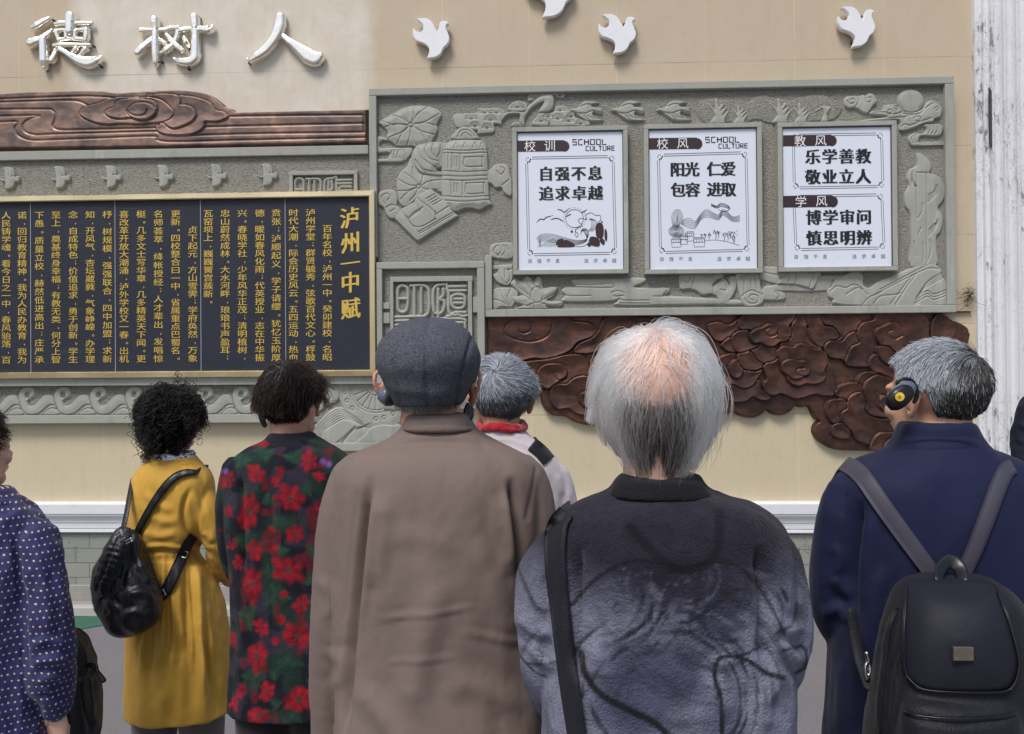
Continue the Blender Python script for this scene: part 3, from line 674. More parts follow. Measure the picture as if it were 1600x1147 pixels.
# curling waves
Wv = lambda dx, dy, p: [(x/9.558+dx, 560+y/9.558+dy) for x, y in p]
wave = [(250, 835), (100, 835), (40, 820), (90, 720), (170, 580), (240, 540), (300, 545), (305, 560), (310, 500), (360, 440), (430, 410), (500, 430), (545, 490), (550, 550), (530, 595), (480, 612), (430, 648), (415, 640), (395, 570), (400, 520), (420, 500), (385, 540), (380, 600), (400, 680), (460, 720), (530, 700), (600, 620), (660, 560), (720, 540), (790, 560), (740, 640), (680, 720), (600, 800), (530, 835)]
wv_curl = [(430, 645), (385, 590), (390, 520), (430, 490), (470, 520), (455, 570), (400, 575)]
for k in range(-3, 9):
    dx = k*55.6-.5
    if dx > 430: break
    dy = -.55*k*.3
    # body swell + curl of one wave
    curl = [(300, 620), (300, 520), (350, 450), (430, 420), (510, 440), (548, 510), (535, 580), (480, 608), (430, 645), (460, 715), (530, 700), (600, 625), (660, 565), (740, 545), (800, 570), (835, 650), (840, 700), (800, 690), (740, 700), (660, 770), (600, 815), (500, 838), (420, 825), (350, 760)]
    stone('carved_wave', sur, LY, Wv(dx, dy, curl), n=3, h=.020, holes=[Wv(dx, dy, [(395, 575), (395, 530), (425, 500), (455, 515), (455, 565), (425, 600)])], grooves=[Wv(dx, dy, [(545, 520), (520, 580), (470, 595), (430, 640)])])
    low = [(560, 835), (640, 790), (700, 720), (770, 660), (830, 650), (850, 700), (850, 760), (880, 835)]
    stone('carved_ripple', sur, LY, Wv(dx, dy, low), n=3, h=.012, grooves=[Wv(dx, dy, g) for g in ([(600, 832), (680, 780), (750, 710), (830, 690)], [(660, 832), (730, 770), (790, 745), (850, 760)])])
# cloud, cart wheel and hills beyond the waves
Q = lambda *p: Zm(455, 590, 8, p)
gx = xz(585, 640, .05)[0]
boxes('ground', [(xR, xz(655, 640, .05)[0], LY, WALL, zB0-.19, xz(600, 588, .05)[1])], MC, sur, 0)
boxes('border', [(xz(478, 698, .075)[0], xz(655, 698, .075)[0], LF, LY, xz(500, 705, .075)[1], xz(500, 693, .075)[1])], MS, sur, .003)
stone('carved_cloud', sur, LY, Q((250, 80), (520, 85), (590, 100), (618, 160), (600, 260), (560, 310), (510, 320), (490, 345), (430, 360), (400, 400), (340, 420), (250, 400)), grooves=[Q((440, 215), (460, 170), (510, 200), (510, 240), (470, 275), (440, 280), (430, 360)), Q((600, 290), (530, 300))])
stone('carved_wheel', sur, LY, Q((600, 40), (1400, 40), (1420, 500), (1100, 640), (900, 600), (700, 450), (620, 300)), h=.018, grooves=[Q(*[(1060+R*math.cos(a), 115+R*.98*math.sin(a)) for a in np.linspace(-.05, math.pi+.05, 30)]) for R in (330, 300, 110, 60)]+
    [Q((1060+120*math.cos(a), 115+115*math.sin(a)), (1060+290*math.cos(a), 115+285*math.sin(a))) for a in np.linspace(.08, math.pi-.08, 11)]+[Q(*[(1060+395*math.cos(a)+23*math.cos(b), 115+400*math.sin(a)+23*math.sin(b)) for b in np.linspace(0, 2*math.pi, 10)]) for a in (2.96, 2.69, 2.4, 1.56, 1.3, 1.0)])
hl = []
for k in range(9):
    s = k*28
    hl.append(Q((190+s*1.1, 800), (240+s, 690-s*.05), (330+s*.9, 580+s*.25), (480+s*.6, 430+s*.75), (600+s*.45, 375+s*.85), (740+s*.25, 450+s*.6), (880+s*.1, 560+s*.2)) if k < 7 else Q((500+s*.7, 820), (600+s*.6, 700), (700+s*.5, 620)))
for k in range(8):
    s = k*30
    hl.append(Q((580+s, 815), (700+s, 720), (820+s*.9, 640-s*.1), (960+s*.9, 590-s*.1), (1100+s*.8, 540+s*.25), (1250+s*.5, 480+s*.5), (1420, 480+s)))
stone('carved_hills', sur, LY, Q((180, 830), (210, 700), (330, 570), (480, 420), (600, 370), (740, 400), (860, 410), (960, 500), (1060, 565), (1200, 500), (1330, 460), (1480, 490), (1560, 640), (1560, 830)), h=.026, grooves=hl, n=4, groove_w=.011)

# ------------------------------------------------------------------ inscription plaque
pl_ = empty('inscription_plaque', (-2.5, WALL, 1.9), 'dark granite inscription plaque with rows of gold characters in a champagne metal frame', 'plaque')
PF, PG = WALL-.125, WALL-.098
x1 = xz(585.8, 440, .125)[0]; z1 = xz(300, 301.6, .125)[1]; z0 = xz(300, 589.4, .125)[1]; fw = .041
bm = bmesh.new()
for quad in ([(xL, z1), (x1, z1), (x1-fw, z1-fw), (xL, z1-fw)], [(x1, z1), (x1, z0), (x1-fw, z0+fw), (x1-fw, z1-fw)], [(x1, z0), (xL, z0), (xL, z0+fw), (x1-fw, z0+fw)]):
    # a bar with a rounded front: two long facets and mitred ends
    c = [np.array(q) for q in quad]; L = []
    for t, dy in ((0, .06), (.0, .004), (.10, 0), (.85, -.002), (1., .006), (1., .03)):
        L.append((c[0]*(1-t)+c[3]*t, c[1]*(1-t)+c[2]*t, dy))
    rows = [[bm.verts.new((p[0], PF+dy, p[1])) for p in (a, b)] for a, b, dy in L]
    for r0, r1 in zip(rows[:-1], rows[1:]): bm.faces.new((r0[0], r0[1], r1[1], r1[0]))
bmesh.ops.recalc_face_normals(bm, faces=bm.faces)
me = bpy.data.meshes.new('frame'); bm.to_mesh(me); bm.free(); keep(link('frame', me, MGF), pl_)
fj = m_plain('pale_joint', srgb(176, 178, 182), .7)
boxes('slab', [(xL, x1-fw*.8, PG, WALL-.02, z0+fw*.8, z1-fw*.8)], MG, pl_, 0)
bx = []
for px in (48, 180, 313.7, 446): 
    xx = xz(px, 440, .098)[0]; bx.append((xx-.0016, xx+.0016, PG-.0012, PG+.002, z0+fw, z1-fw))
for b_ in bx: boxes('slab_joint', [b_], fj, pl_, 0)
ink = Ink(PG-.0022)
colx = [511.3, 485.2, 458.4, 431.5, 405.8, 378.6, 351.7, 325.3, 301.1, 274.3, 247.4, 220.6, 193.7, 167.6, 140.8, 114.3, 87.5, 61.4, 34.5, 9.6]
pit = 32.72/2.6067
for cx, s in zip(colx, COLS):
    y0 = 332+(cx-511)*-.0055*0+(511-cx)*.009
    n = len(s); 
    p = pit if n >= 19 or n < 16 else pit*18.0/(n-1) if n >= 18 else pit
    for i, ch in enumerate(s):
        if ch == ' ': continue
        X, Z = xz(cx, y0+i*p, .10)
        if ch in PUNCT: [ink.put(ch, 'g', X+.036+dx, Z+.012, .05, .05, dy) for dx, dy in ((0, 0), (.0016, -.0003))]
        else: [ink.put(ch, 'g', X+dx, Z, .070, .0535, dy) for dx, dy in ((0, 0), (.0010, -.0003))]
ink.done('inscription', MGT, pl_)
ink = Ink(PG-.0022)
for i, ch in enumerate(TITLE):
    X, Z = xz((546.5, 548, 547.5, 547.5, 548)[i], (340, 379, 411, 441, 482)[i], .10)
    for dx in (0, .004, -.004): ink.put(ch, 'g', X+dx, Z, .135, .150 if i != 2 else .11, -.0003*(dx != 0)-.0002*(dx > 0), .12)
ink.done('title', MGT, pl_)

# ------------------------------------------------------------------ big carved panel
BF, BY = WALL-.095, WALL-.058
pan = empty('stone_relief', (.8, WALL, 2.6), 'large grey stone panel carved with lotus, bell, birds and clouds', 'carved panel')
ax0, az1 = xz(576.2, 138, .095); ax1 = xz(1492.8, 300, .095)[0]; az1 = (az1+xz(1491.9, 118.3, .095)[1])/2
az0 = (xz(765, 496, .095)[1]+xz(1493.8, 487.5, .095)[1])/2
nx = xz(757.5, 450, .095)[0]; nz = xz(680, 400, .095)[1]; bw = .05
zs_ = xz(590, 300, .095)[1]
boxes('border', [(ax0, ax1, BF, WALL-.02, az1-bw, az1), (ax0, ax0+bw, BF, WALL-.02, nz, az1-bw), (ax1-bw-.008, ax1, BF, WALL-.02, az0+bw, az1-bw), (nx, ax1, BF, WALL-.02, az0, az0+bw), (nx, nx+.048, BF, WALL-.02, az0+bw, nz)], MS, pan, .005)
boxes('ground', [(ax0+bw-.004, ax1-bw, BY, WALL-.01, az0+bw-.004, az1-bw+.004)], MC, pan, 0)
G = lambda *p: Zm(690, 130, 5.333, p)
H_ = lambda *p: Zm(980, 130, 5.333, p)
Fz = lambda *p: Zm(580, 140, 4.587, p)
I_ = lambda *p: Zm(1270, 130, 6.957, p)
J_ = lambda *p: Zm(1390, 220, 4.1, p)
K_ = lambda *p: Zm(755, 370, 4.706, p)
L_ = lambda *p: Zm(1070, 410, 3.721, p)
def ray(conv, cx, cy, ends, bend=.08):
    o = []
    for i, (x, y) in enumerate(ends):
        mx, my = (cx+x)/2-(y-cy)*bend*(1 if i % 2 else -1), (cy+y)/2+(x-cx)*bend*(1 if i % 2 else -1)
        o.append(conv((cx+(x-cx)*.1, cy+(y-cy)*.1), (mx, my), (x, y)))
    return o
stone('carved_lotus_leaf', pan, BY, Fz((60, 235), (180, 165), (250, 130), (340, 118), (430, 130), (490, 160), (505, 195), (475, 250), (478, 300), (440, 375), (430, 395), (330, 418), (290, 410), (200, 412), (160, 390), (110, 350), (120, 310), (80, 265)), h=.03, dome=.01,
    grooves=ray(Fz, 288, 262, [(75, 232), (150, 190), (215, 150), (310, 125), (400, 135), (490, 180), (475, 265), (460, 330), (400, 390), (330, 410), (260, 405), (190, 395), (130, 350), (90, 280)])+[Fz(*circ(288, 262, 14))])
stone('carved_cloud', pan, BY, Fz((36, 345), (90, 345), (130, 365), (110, 372), (80, 370), (60, 395), (70, 420), (120, 420), (230, 420), (290, 420), (298, 450), (275, 485), (240, 515), (200, 525), (100, 525), (36, 525), (36, 500), (110, 500), (130, 480), (125, 455), (36, 450)), grooves=[Fz((155, 440), (140, 475), (165, 500)), Fz((175, 440), (165, 475), (185, 498)), Fz((200, 440), (190, 475), (210, 495)), Fz((220, 430), (245, 470), (240, 510))])
stone('carved_lotus', pan, BY, Fz((290, 490), (310, 430), (340, 400), (400, 385), (440, 380), (520, 395), (515, 520), (510, 560), (470, 580), (510, 600), (500, 625), (430, 620), (360, 600), (310, 545)), h=.034, dome=.01, grooves=[Fz((340, 430), (350, 480), (395, 520), (470, 570)), Fz((400, 400), (390, 450), (420, 500), (480, 520)), Fz((445, 400), (440, 460), (480, 500)), Fz((320, 510), (380, 580), (500, 600)), Fz((300, 470), (345, 560), (400, 610)), Fz((500, 400), (500, 450), (480, 490))])
stone('carved_lotus_leaf', pan, BY, Fz((185, 660), (210, 600), (260, 550), (290, 490), (340, 590), (400, 615), (510, 625), (520, 740), (440, 720), (350, 770), (260, 840), (205, 820), (190, 740)), h=.024, grooves=ray(Fz, 342, 700, [(200, 650), (240, 600), (300, 560), (375, 620), (500, 650), (480, 720), (280, 800), (215, 790), (195, 730)])+[Fz(*circ(342, 700, 15))])
stone('carved_bell', pan, BY, Fz((510, 420), (550, 385), (600, 365), (760, 365), (800, 375), (830, 420), (838, 560), (845, 700), (852, 800), (868, 825), (830, 840), (780, 868), (720, 855), (660, 860), (610, 880), (560, 850), (510, 780)), h=.036, dome=.012, n=3,
    grooves=[Fz((515, 440), (670, 448), (830, 436)), Fz((515, 462), (670, 468), (835, 458)), Fz((515, 590), (670, 600), (840, 590)), Fz((515, 625), (670, 632), (842, 622)), Fz((512, 655), (670, 662), (845, 650)), Fz((515, 770), (670, 780), (850, 768)), Fz((520, 800), (670, 810), (855, 795)),
    Fz((640, 470), (640, 585)), Fz((585, 470), (585, 575)), Fz((600, 490), (600, 560)), Fz((620, 490), (620, 560)), Fz((670, 495), (800, 492)), Fz((672, 500), (672, 560), (800, 560)), Fz((800, 495), (800, 560)), Fz((555, 475), (555, 575)), Fz((530, 475), (530, 575)), Fz((660, 660), (660, 770)), Fz((580, 660), (580, 760)), Fz((600, 680), (600, 745)), Fz((622, 680), (622, 745)), Fz((685, 680), (685, 755), (810, 750)), Fz((685, 680), (810, 675)), Fz((810, 675), (810, 750))]+[Fz((x, 425), (x+10, 390), (x+25, 425)) for x in (535, 600, 665, 735, 785)])
stone('carved_bell_crown', pan, BY, Fz((580, 360), (600, 310), (640, 275), (680, 268), (730, 290), (765, 340), (765, 360)), h=.032, grooves=[Fz((620, 345), (650, 300), (700, 300), (740, 340)), Fz((650, 340), (670, 315), (700, 330), (720, 345))])
stone('carved_book', pan, BY, Fz((170, 930), (215, 860), (310, 810), (330, 760), (430, 712), (500, 770), (575, 810), (580, 865), (628, 910), (480, 1000), (345, 1088), (320, 1080)), sharp=True, h=.036, dome=.004,
    grooves=[Fz((215, 865), (260, 930), (335, 1020)), Fz((335, 1030), (600, 880)), Fz((345, 1040), (610, 890)), Fz((325, 770), (350, 800), (420, 850), (470, 900)), Fz((470, 900), (575, 830)), Fz((325, 775), (360, 890)), Fz((260, 915), (300, 980), (370, 985), (470, 930)), Fz((465, 880), (465, 940))]+[Fz((270+12*k, 930-14*k), (340+12*k, 890-14*k)) for k in range(4)]+[Fz((400+16*k, 790+14*k), (460+16*k, 755+14*k)) for k in range(4)])
for ol, gr in ((Fz((50, 790), (60, 740), (110, 720), (170, 730), (195, 780), (190, 825), (215, 870), (205, 910), (150, 930), (110, 900), (90, 850), (60, 830)), [Fz((120, 800), (140, 770), (110, 750), (75, 780), (100, 825)), Fz((110, 850), (150, 830), (195, 840)), Fz((140, 880), (170, 860))]),
    (Fz((748, 600), (770, 565), (810, 555), (845, 580), (880, 550), (930, 535), (980, 550), (1000, 620), (1010, 660), (1010, 755), (985, 765), (950, 740), (930, 705), (890, 710), (860, 680), (800, 665), (765, 640)), [Fz((790, 610), (810, 590), (830, 620), (800, 645), (765, 615)), Fz((900, 590), (930, 615), (960, 580), (930, 560)), Fz((845, 580), (840, 640)), Fz((940, 690), (990, 650))])):
    stone('carved_cloud', pan, BY, ol, grooves=gr, h=.03)
# pine branch
def fan(conv, cx, cy, r, n=9, a0=math.pi, a1=2*math.pi): return [conv((cx+r*.15*math.cos(a), cy+r*.15*math.sin(a)), (cx+r*.85*math.cos(a), cy+r*.85*math.sin(a))) for a in np.linspace(a0+.15, a1-.15, n)]
for ol, fs in ((G((95, 300), (115, 265), (200, 255), (300, 250), (310, 215), (400, 215), (430, 210), (500, 220), (530, 260), (500, 300), (500, 350), (440, 345), (440, 410), (350, 425), (300, 425), (300, 400), (250, 390), (210, 365), (130, 375)), [(250, 310, 60), (360, 260, 60), (460, 260, 60), (410, 320, 60), (280, 370, 50), (380, 385, 50)]),
    (G((560, 235), (575, 180), (630, 150), (700, 165), (715, 210), (690, 240)), [(635, 215, 65)]), (G((720, 150), (735, 90), (850, 82), (1015, 84), (1015, 130), (960, 120), (920, 100), (850, 115), (760, 150)), [(780, 135, 60), (985, 110, 30)]),
    (G((755, 350), (790, 290), (830, 250), (930, 245), (960, 195), (1030, 195), (1060, 230), (1110, 250), (1120, 290), (1220, 320), (1230, 355), (1100, 360), (910, 362), (900, 330), (890, 360)), [(830, 330, 60), (890, 290, 50), (990, 240, 55), (970, 310, 55), (1060, 330, 55), (1080, 290, 45), (1160, 350, 50)]), (G((580, 365), (600, 335), (650, 330), (690, 350), (690, 368)), [(640, 370, 40)])):
    gr = []
    for cx, cy, r in fs: gr += fan(G, cx, cy, r)
    stone('carved_pine_fan', pan, BY, ol, grooves=gr, h=.024, groove_w=.008)
stone('carved_pine_branch', pan, BY, G((500, 325), (540, 280), (590, 265), (650, 270), (650, 330), (690, 365), (700, 290), (760, 210), (850, 165), (815, 245), (900, 240), (935, 190), (930, 110), (880, 95), (800, 130), (720, 200), (690, 245), (600, 240), (540, 250), (500, 290)), h=.034, dome=.008)
# swallows in flight
sw = [(130, 235), (180, 212), (225, 205), (260, 160), (320, 130), (400, 135), (460, 150), (390, 172), (385, 192), (470, 205), (490, 230), (488, 270), (440, 262), (400, 250), (392, 285), (440, 320), (505, 338), (420, 350), (320, 345), (250, 305), (205, 265), (180, 248)]
for i, dx in enumerate((0, 453, 951)):
    cv = lambda *p, dx=dx: [(870+(x+dx)/6.957, 140+(y-(dx*.004))/6.957) for x, y in p]
    stone('carved_bird', pan, BY, cv(*sw), h=.032, n=3, grooves=[cv((205, 262), (310, 268), (390, 240), (480, 260)), cv((250, 270), (300, 300), (340, 340)), cv((310, 275), (360, 310), (450, 335)), cv((230, 205), (320, 170), (390, 180))])
# willow banks
for ol in (H_((585, 260), (580, 200), (620, 150), (720, 130), (830, 140), (930, 145), (1010, 165), (1060, 120), (1150, 105), (1190, 140), (1190, 250), (1150, 330), (1120, 310), (1050, 305), (980, 335), (900, 335), (820, 325), (760, 342), (690, 340), (640, 330)), H_((1110, 200), (1150, 140), (1250, 130), (1330, 150), (1420, 130), (1500, 110))+I_((60, 130), (160, 150), (300, 240), (310, 300), (250, 380), (150, 415), (0, 410))+H_((1480, 340), (1300, 330), (1180, 335), (1140, 300))):
    stone('carved_willow_bank', pan, BY, ol, h=.014, mat=MC, n=3, bevel=.006)
for tx, ty, sc in ((750, 335, 1.0), (930, 335, .75), (1270, 330, 1.0), (1440, 330, .8)):
    q = [(-60, 0), (-20, -60), (-60, -130), (-80, -165), (-40, -135), (-15, -110), (-18, -190), (0, -195), (12, -130), (40, -160), (55, -150), (25, -100), (70, -130), (75, -118), (40, -60), (85, -100), (90, -88), (60, -20), (60, 0)]
    stone('carved_willow_trunk', pan, BY-.010, H_(*[(tx+x*sc, ty+y*sc) for x, y in q]), h=.016, n=2, bevel=.006)
stone('carved_willow_trunk', pan, BY-.010, I_((95, 415), (120, 340), (100, 270), (50, 300), (20, 310), (90, 260), (200, 262), (150, 340), (160, 415)), h=.016, n=2, bevel=.006)
# sun and clouds, top right
stone('carved_cloud', pan, BY, I_((340, 250), (335, 190), (370, 150), (440, 145), (480, 150), (540, 135), (570, 145), (600, 120), (650, 125), (680, 170), (690, 210), (640, 260), (600, 320), (560, 335), (510, 310), (450, 275), (380, 280)), h=.03, grooves=[I_((360, 200), (400, 235), (450, 215), (430, 180), (395, 195)), I_((565, 170), (575, 215), (625, 205), (620, 165), (595, 170)), I_((470, 160), (490, 200), (450, 270))])
stone('carved_sun', pan, BY, I_(*circ(1055, 200, 142, 130)), h=.03, grooves=[I_(*[(1055+128*math.cos(a), 200+116*math.sin(a)) for a in np.linspace(math.pi*.75, math.pi*2.25, 20)])])
stone('carved_cloud', pan, BY, I_((470, 415), (620, 395), (800, 370), (620, 345), (640, 310), (750, 300), (770, 250), (880, 235), (920, 250), (980, 310), (1080, 325), (1180, 290), (1210, 250), (1240, 210), (1290, 195), (1340, 230), (1385, 270), (1390, 320), (1370, 380), (1310, 400), (1300, 430), (1190, 450), (1100, 490), (990, 525), (930, 515), (925, 410), (700, 412)), h=.034, n=3,
    grooves=[I_((800, 330), (830, 345), (850, 315), (820, 300), (800, 320)), I_((870, 285), (900, 300), (915, 270), (880, 260)), I_((1100, 420), (1140, 425), (1160, 390), (1110, 370), (1080, 400)), I_((1320, 310), (1350, 300), (1335, 270), (1305, 290)), I_((970, 340), (1060, 350), (1150, 340), (1210, 280), (1290, 230)), I_((640, 330), (760, 325), (860, 350), (960, 325)), I_((500, 412), (760, 392), (980, 380)), I_((980, 400), (1000, 370), (1060, 360)), I_((950, 490), (980, 460), (1040, 470), (1100, 450), (1180, 420), (1270, 390))])
stone('carved_ripple', pan, BY, I_((1190, 470), (1230, 450), (1350, 450), (1390, 460), (1408, 500), (1390, 560), (1350, 582), (1200, 580), (1155, 590), (1145, 640), (1170, 650), (1300, 645), (1455, 642), (1455, 680), (1300, 685), (1090, 690), (1050, 670), (1030, 620), (1045, 575), (1100, 550), (1190, 555), (1220, 530), (1220, 490)), h=.028, n=3, grooves=[I_((1245, 460), (1265, 510), (1240, 560)), I_((1280, 460), (1305, 510), (1275, 565)), I_((1320, 460), (1345, 510), (1315, 565)), I_((1080, 570), (1060, 620), (1085, 660)), I_((1110, 565), (1090, 615), (1120, 655)), I_((1150, 600), (1140, 650)), I_((1170, 665), (1450, 660))])
# smoke, pagoda and hills at the right
stone('carved_smoke_tower', pan, BY, J_((170, 85), (215, 95), (255, 135), (262, 180), (250, 210), (300, 225), (345, 280), (352, 340), (335, 390), (305, 430), (335, 480), (335, 540), (318, 590), (295, 615), (297, 700), (295, 800), (130, 810), (130, 650), (128, 480), (95, 420), (90, 350), (120, 290), (105, 240), (125, 190), (170, 160)), h=.024, n=3,
    grooves=[J_((168, 120), (168, 300), (168, 500)), J_((170, 208), (232, 208)), J_((232, 208), (232, 780))]+[J_((240, 350+15*k), (275, 330+12*k), (295, 290+16*k)) for k in range(4)]+[J_((245, 610-12*k), (285, 570-12*k), (298, 510+8*k)) for k in range(4)]+[J_((140, 200+18*k), (140, 250+12*k), (165, 295)) for k in range(4)]+[J_((205, 405), (200, 460), (175, 500)), J_((195, 560), (175, 605)), J_((150, 650), (170, 740)), J_((205, 660), (212, 740), (205, 780)), J_((250, 640), (262, 690), (240, 770))])
hs = [L_((1100, 190), (1250, 110), (1400, 40), (1470, 40)), L_((1130, 160), (1300, 70), (1400, 20)), L_((1220, 245), (1280, 150), (1340, 70)), L_((1190, 245), (1260, 150), (1325, 70))]
for k in range(7): hs.append(L_((1330+8*k, 245), (1350+10*k, 190-14*k), (1410+6*k, 140-15*k), (1500-4*k, 90-9*k)) if k < 4 else L_((1340, 235-16*(k-4)), (1400, 200-16*(k-4)), (1440, 220-16*(k-4)), (1525, 190-16*(k-4))))
hs += [L_((1030, 245), (1060, 210), (1100, 190), (1140, 170)), L_((1090, 245), (1130, 200), (1210, 190), (1250, 180))]
stone('carved_hills', pan, BY, L_((915, 248), (860, 215), (830, 200), (825, 160), (850, 140), (870, 90), (910, 80), (950, 60), (1000, 45), (1035, 80), (1035, 130), (1070, 150), (1110, 120), (1150, 100), (1230, 70), (1350, 20), (1430, 10), (1475, 30), (1500, 90), (1525, 150), (1530, 248)), h=.028, n=3, grooves=hs+[L_((840, 170), (880, 140), (930, 150), (980, 130), (1030, 160)), L_((930, 190), (1000, 150), (1060, 190))])
stone('carved_scroll_paper', pan, BY, L_((430, 30), (540, 28), (785, 30), (785, 75), (990, 75), (860, 100), (830, 165), (590, 168), (470, 165), (460, 140), (540, 130), (440, 100)), h=.016, n=2, grooves=[L_((545, 130), (650, 130), (750, 155)), L_((440, 55), (540, 75), (560, 40))])
stone('carved_scroll', pan, BY-.008, L_((555, 50), (780, 50), (775, 90), (745, 155), (720, 152), (640, 130), (540, 125), (560, 90)), h=.026, n=2, grooves=[L_((600, 60), (600, 120)), L_((650, 60), (640, 125)), L_((750, 55), (720, 150)), L_((560, 55), (590, 75), (560, 95))])
stone('carved_scroll', pan, BY, L_((290, 70), (330, 52), (400, 55), (430, 80), (440, 150), (460, 200), (445, 240), (400, 258), (345, 255), (320, 220), (305, 160), (295, 110)), h=.036, n=3, grooves=[L_((320, 90), (370, 70), (430, 95)), L_((325, 200), (380, 165), (450, 190)), L_((340, 90), (340, 185)), L_((370, 80), (385, 165)), L_((400, 85), (415, 160)), L_((395, 225), (370, 210), (385, 190), (420, 200), (415, 235), (370, 240), (345, 215))])
stone('carved_cloud', pan, BY, L_((-30, 62), (40, 62), (210, 62), (215, 100), (160, 140), (190, 100), (235, 100), (260, 140), (250, 90), (290, 80), (300, 130), (290, 170), (270, 205), (240, 235), (200, 240), (180, 200), (150, 185), (100, 190), (60, 165), (20, 155), (-30, 155)), h=.03, n=3, grooves=[L_((30, 80), (20, 120), (-10, 110)), L_((110, 75), (130, 90), (155, 75)), L_((205, 160), (240, 165), (235, 130)), L_((50, 100), (40, 150)), L_((165, 125), (160, 190))])
stone('carved_cloud', pan, BY, L_((455, 150), (490, 140), (520, 165), (570, 175), (585, 200), (560, 220), (440, 218), (430, 200)), h=.026, n=3, grooves=[L_((520, 175), (545, 195), (530, 215))])
# bottom: lotuses and drifting clouds
stone('carved_lotus', pan, BY, K_((70, 280), (100, 270), (130, 215), (160, 225), (185, 250), (215, 240), (220, 300), (190, 355), (150, 355), (95, 330)), h=.03, grooves=[K_((130, 230), (120, 290), (160, 345)), K_((190, 255), (200, 310), (170, 350)), K_((160, 240), (165, 300))])
stone('carved_lotus_leaf', pan, BY, K_((68, 410), (100, 380), (200, 375), (260, 400), (240, 470), (210, 515), (130, 515), (75, 535)), h=.022, grooves=[K_((120, 390), (150, 460), (200, 510)), K_((75, 460), (140, 480), (190, 515)), K_((200, 390), (180, 450), (200, 500))])
stone('carved_lotus', pan, BY, K_((200, 350), (240, 315), (290, 325), (310, 285), (350, 300), (370, 330), (400, 285), (435, 320), (440, 380), (500, 370), (550, 380), (510, 440), (470, 470), (585, 480), (560, 510), (460, 510), (470, 530), (260, 530), (290, 505), (230, 480), (215, 440), (280, 430)), h=.036, dome=.008, n=3,
    grooves=[K_(*[(397+45*math.cos(a), 430+58*math.sin(a)) for a in np.linspace(.3, math.pi*2.2, 20)]), K_((310, 290), (330, 360), (360, 400)), K_((400, 290), (370, 350), (400, 375)), K_((435, 325), (420, 390)), K_((225, 320), (290, 380), (350, 450)), K_((220, 440), (290, 430), (355, 470)), K_((250, 490), (320, 510), (380, 485)), K_((435, 470), (520, 420), (545, 385)), K_((430, 490), (510, 510), (580, 490)), K_((375, 495), (375, 525)), K_((250, 315), (260, 370), (330, 430))])
stone('carved_cloud', pan, BY, K_((575, 400), (610, 372), (680, 372), (660, 350), (660, 315), (900, 312), (1180, 305), (1180, 340), (1110, 370), (1240, 380), (1360, 378), (1365, 410), (1320, 435), (1450, 440), (1620, 450), (1900, 470), (1900, 500), (1600, 500), (1010, 505), (985, 480), (1000, 455), (970, 470), (850, 480), (590, 478), (590, 450), (600, 430)), h=.026, n=3, bevel=.008,
    grooves=[K_((665, 352), (760, 356), (880, 352)), K_((880, 350), (930, 345), (962, 365), (920, 378), (680, 372)), K_((590, 430), (660, 438), (790, 436)), K_((945, 410), (990, 400), (1035, 415)), K_((945, 415), (960, 440), (1030, 435)), K_((1000, 460), (1040, 470), (1220, 470)), K_((1005, 490), (1220, 492)), K_((1110, 370), (1150, 375), (1180, 345)), K_((1320, 430), (1350, 400)), K_((1250, 440), (1600, 445))])
stone('carved_ripple', pan, BY, K_((55, 70), (90, 52), (215, 50), (215, 160), (65, 155), (50, 110)), h=.024, n=3, grooves=[K_((100, 70), (75, 110), (110, 140)), K_((145, 65), (165, 105), (140, 140)), K_((170, 70), (190, 100)), K_((110, 65), (135, 105), (110, 140))])
stone('carved_ripple', pan, BY, K_((65, 212), (215, 205), (215, 240), (65, 245)), sharp=True, h=.018)

# ------------------------------------------------------------------ seal tablet
se = empty('seal_tablet', (-.8, WALL, 1.9), 'grey stone seal tablet with carved seal script in a square frame behind the flat cap', 'seal tablet')
SF = WALL-.108; SY = WALL-.07
tx0, tz1 = xz(587.5, 410, .108); tx1 = xz(757, 450, .108)[0]; tzb = xz(600, 640, .108)[1]
xi0, xi1 = xz(597, 450, .108)[0], xz(745.5, 450, .108)[0]; zi = xz(670, 419.5, .108)[1]
pzb = xz(587, 600, .108)[1]
boxes('outer_frame', [(tx0, tx1, SF, WALL-.02, zi, tz1), (tx0, xi0, SF, WALL-.02, pzb, zi), (xi1, tx1, SF, WALL-.02, tzb, zi)], MS, se, .005)
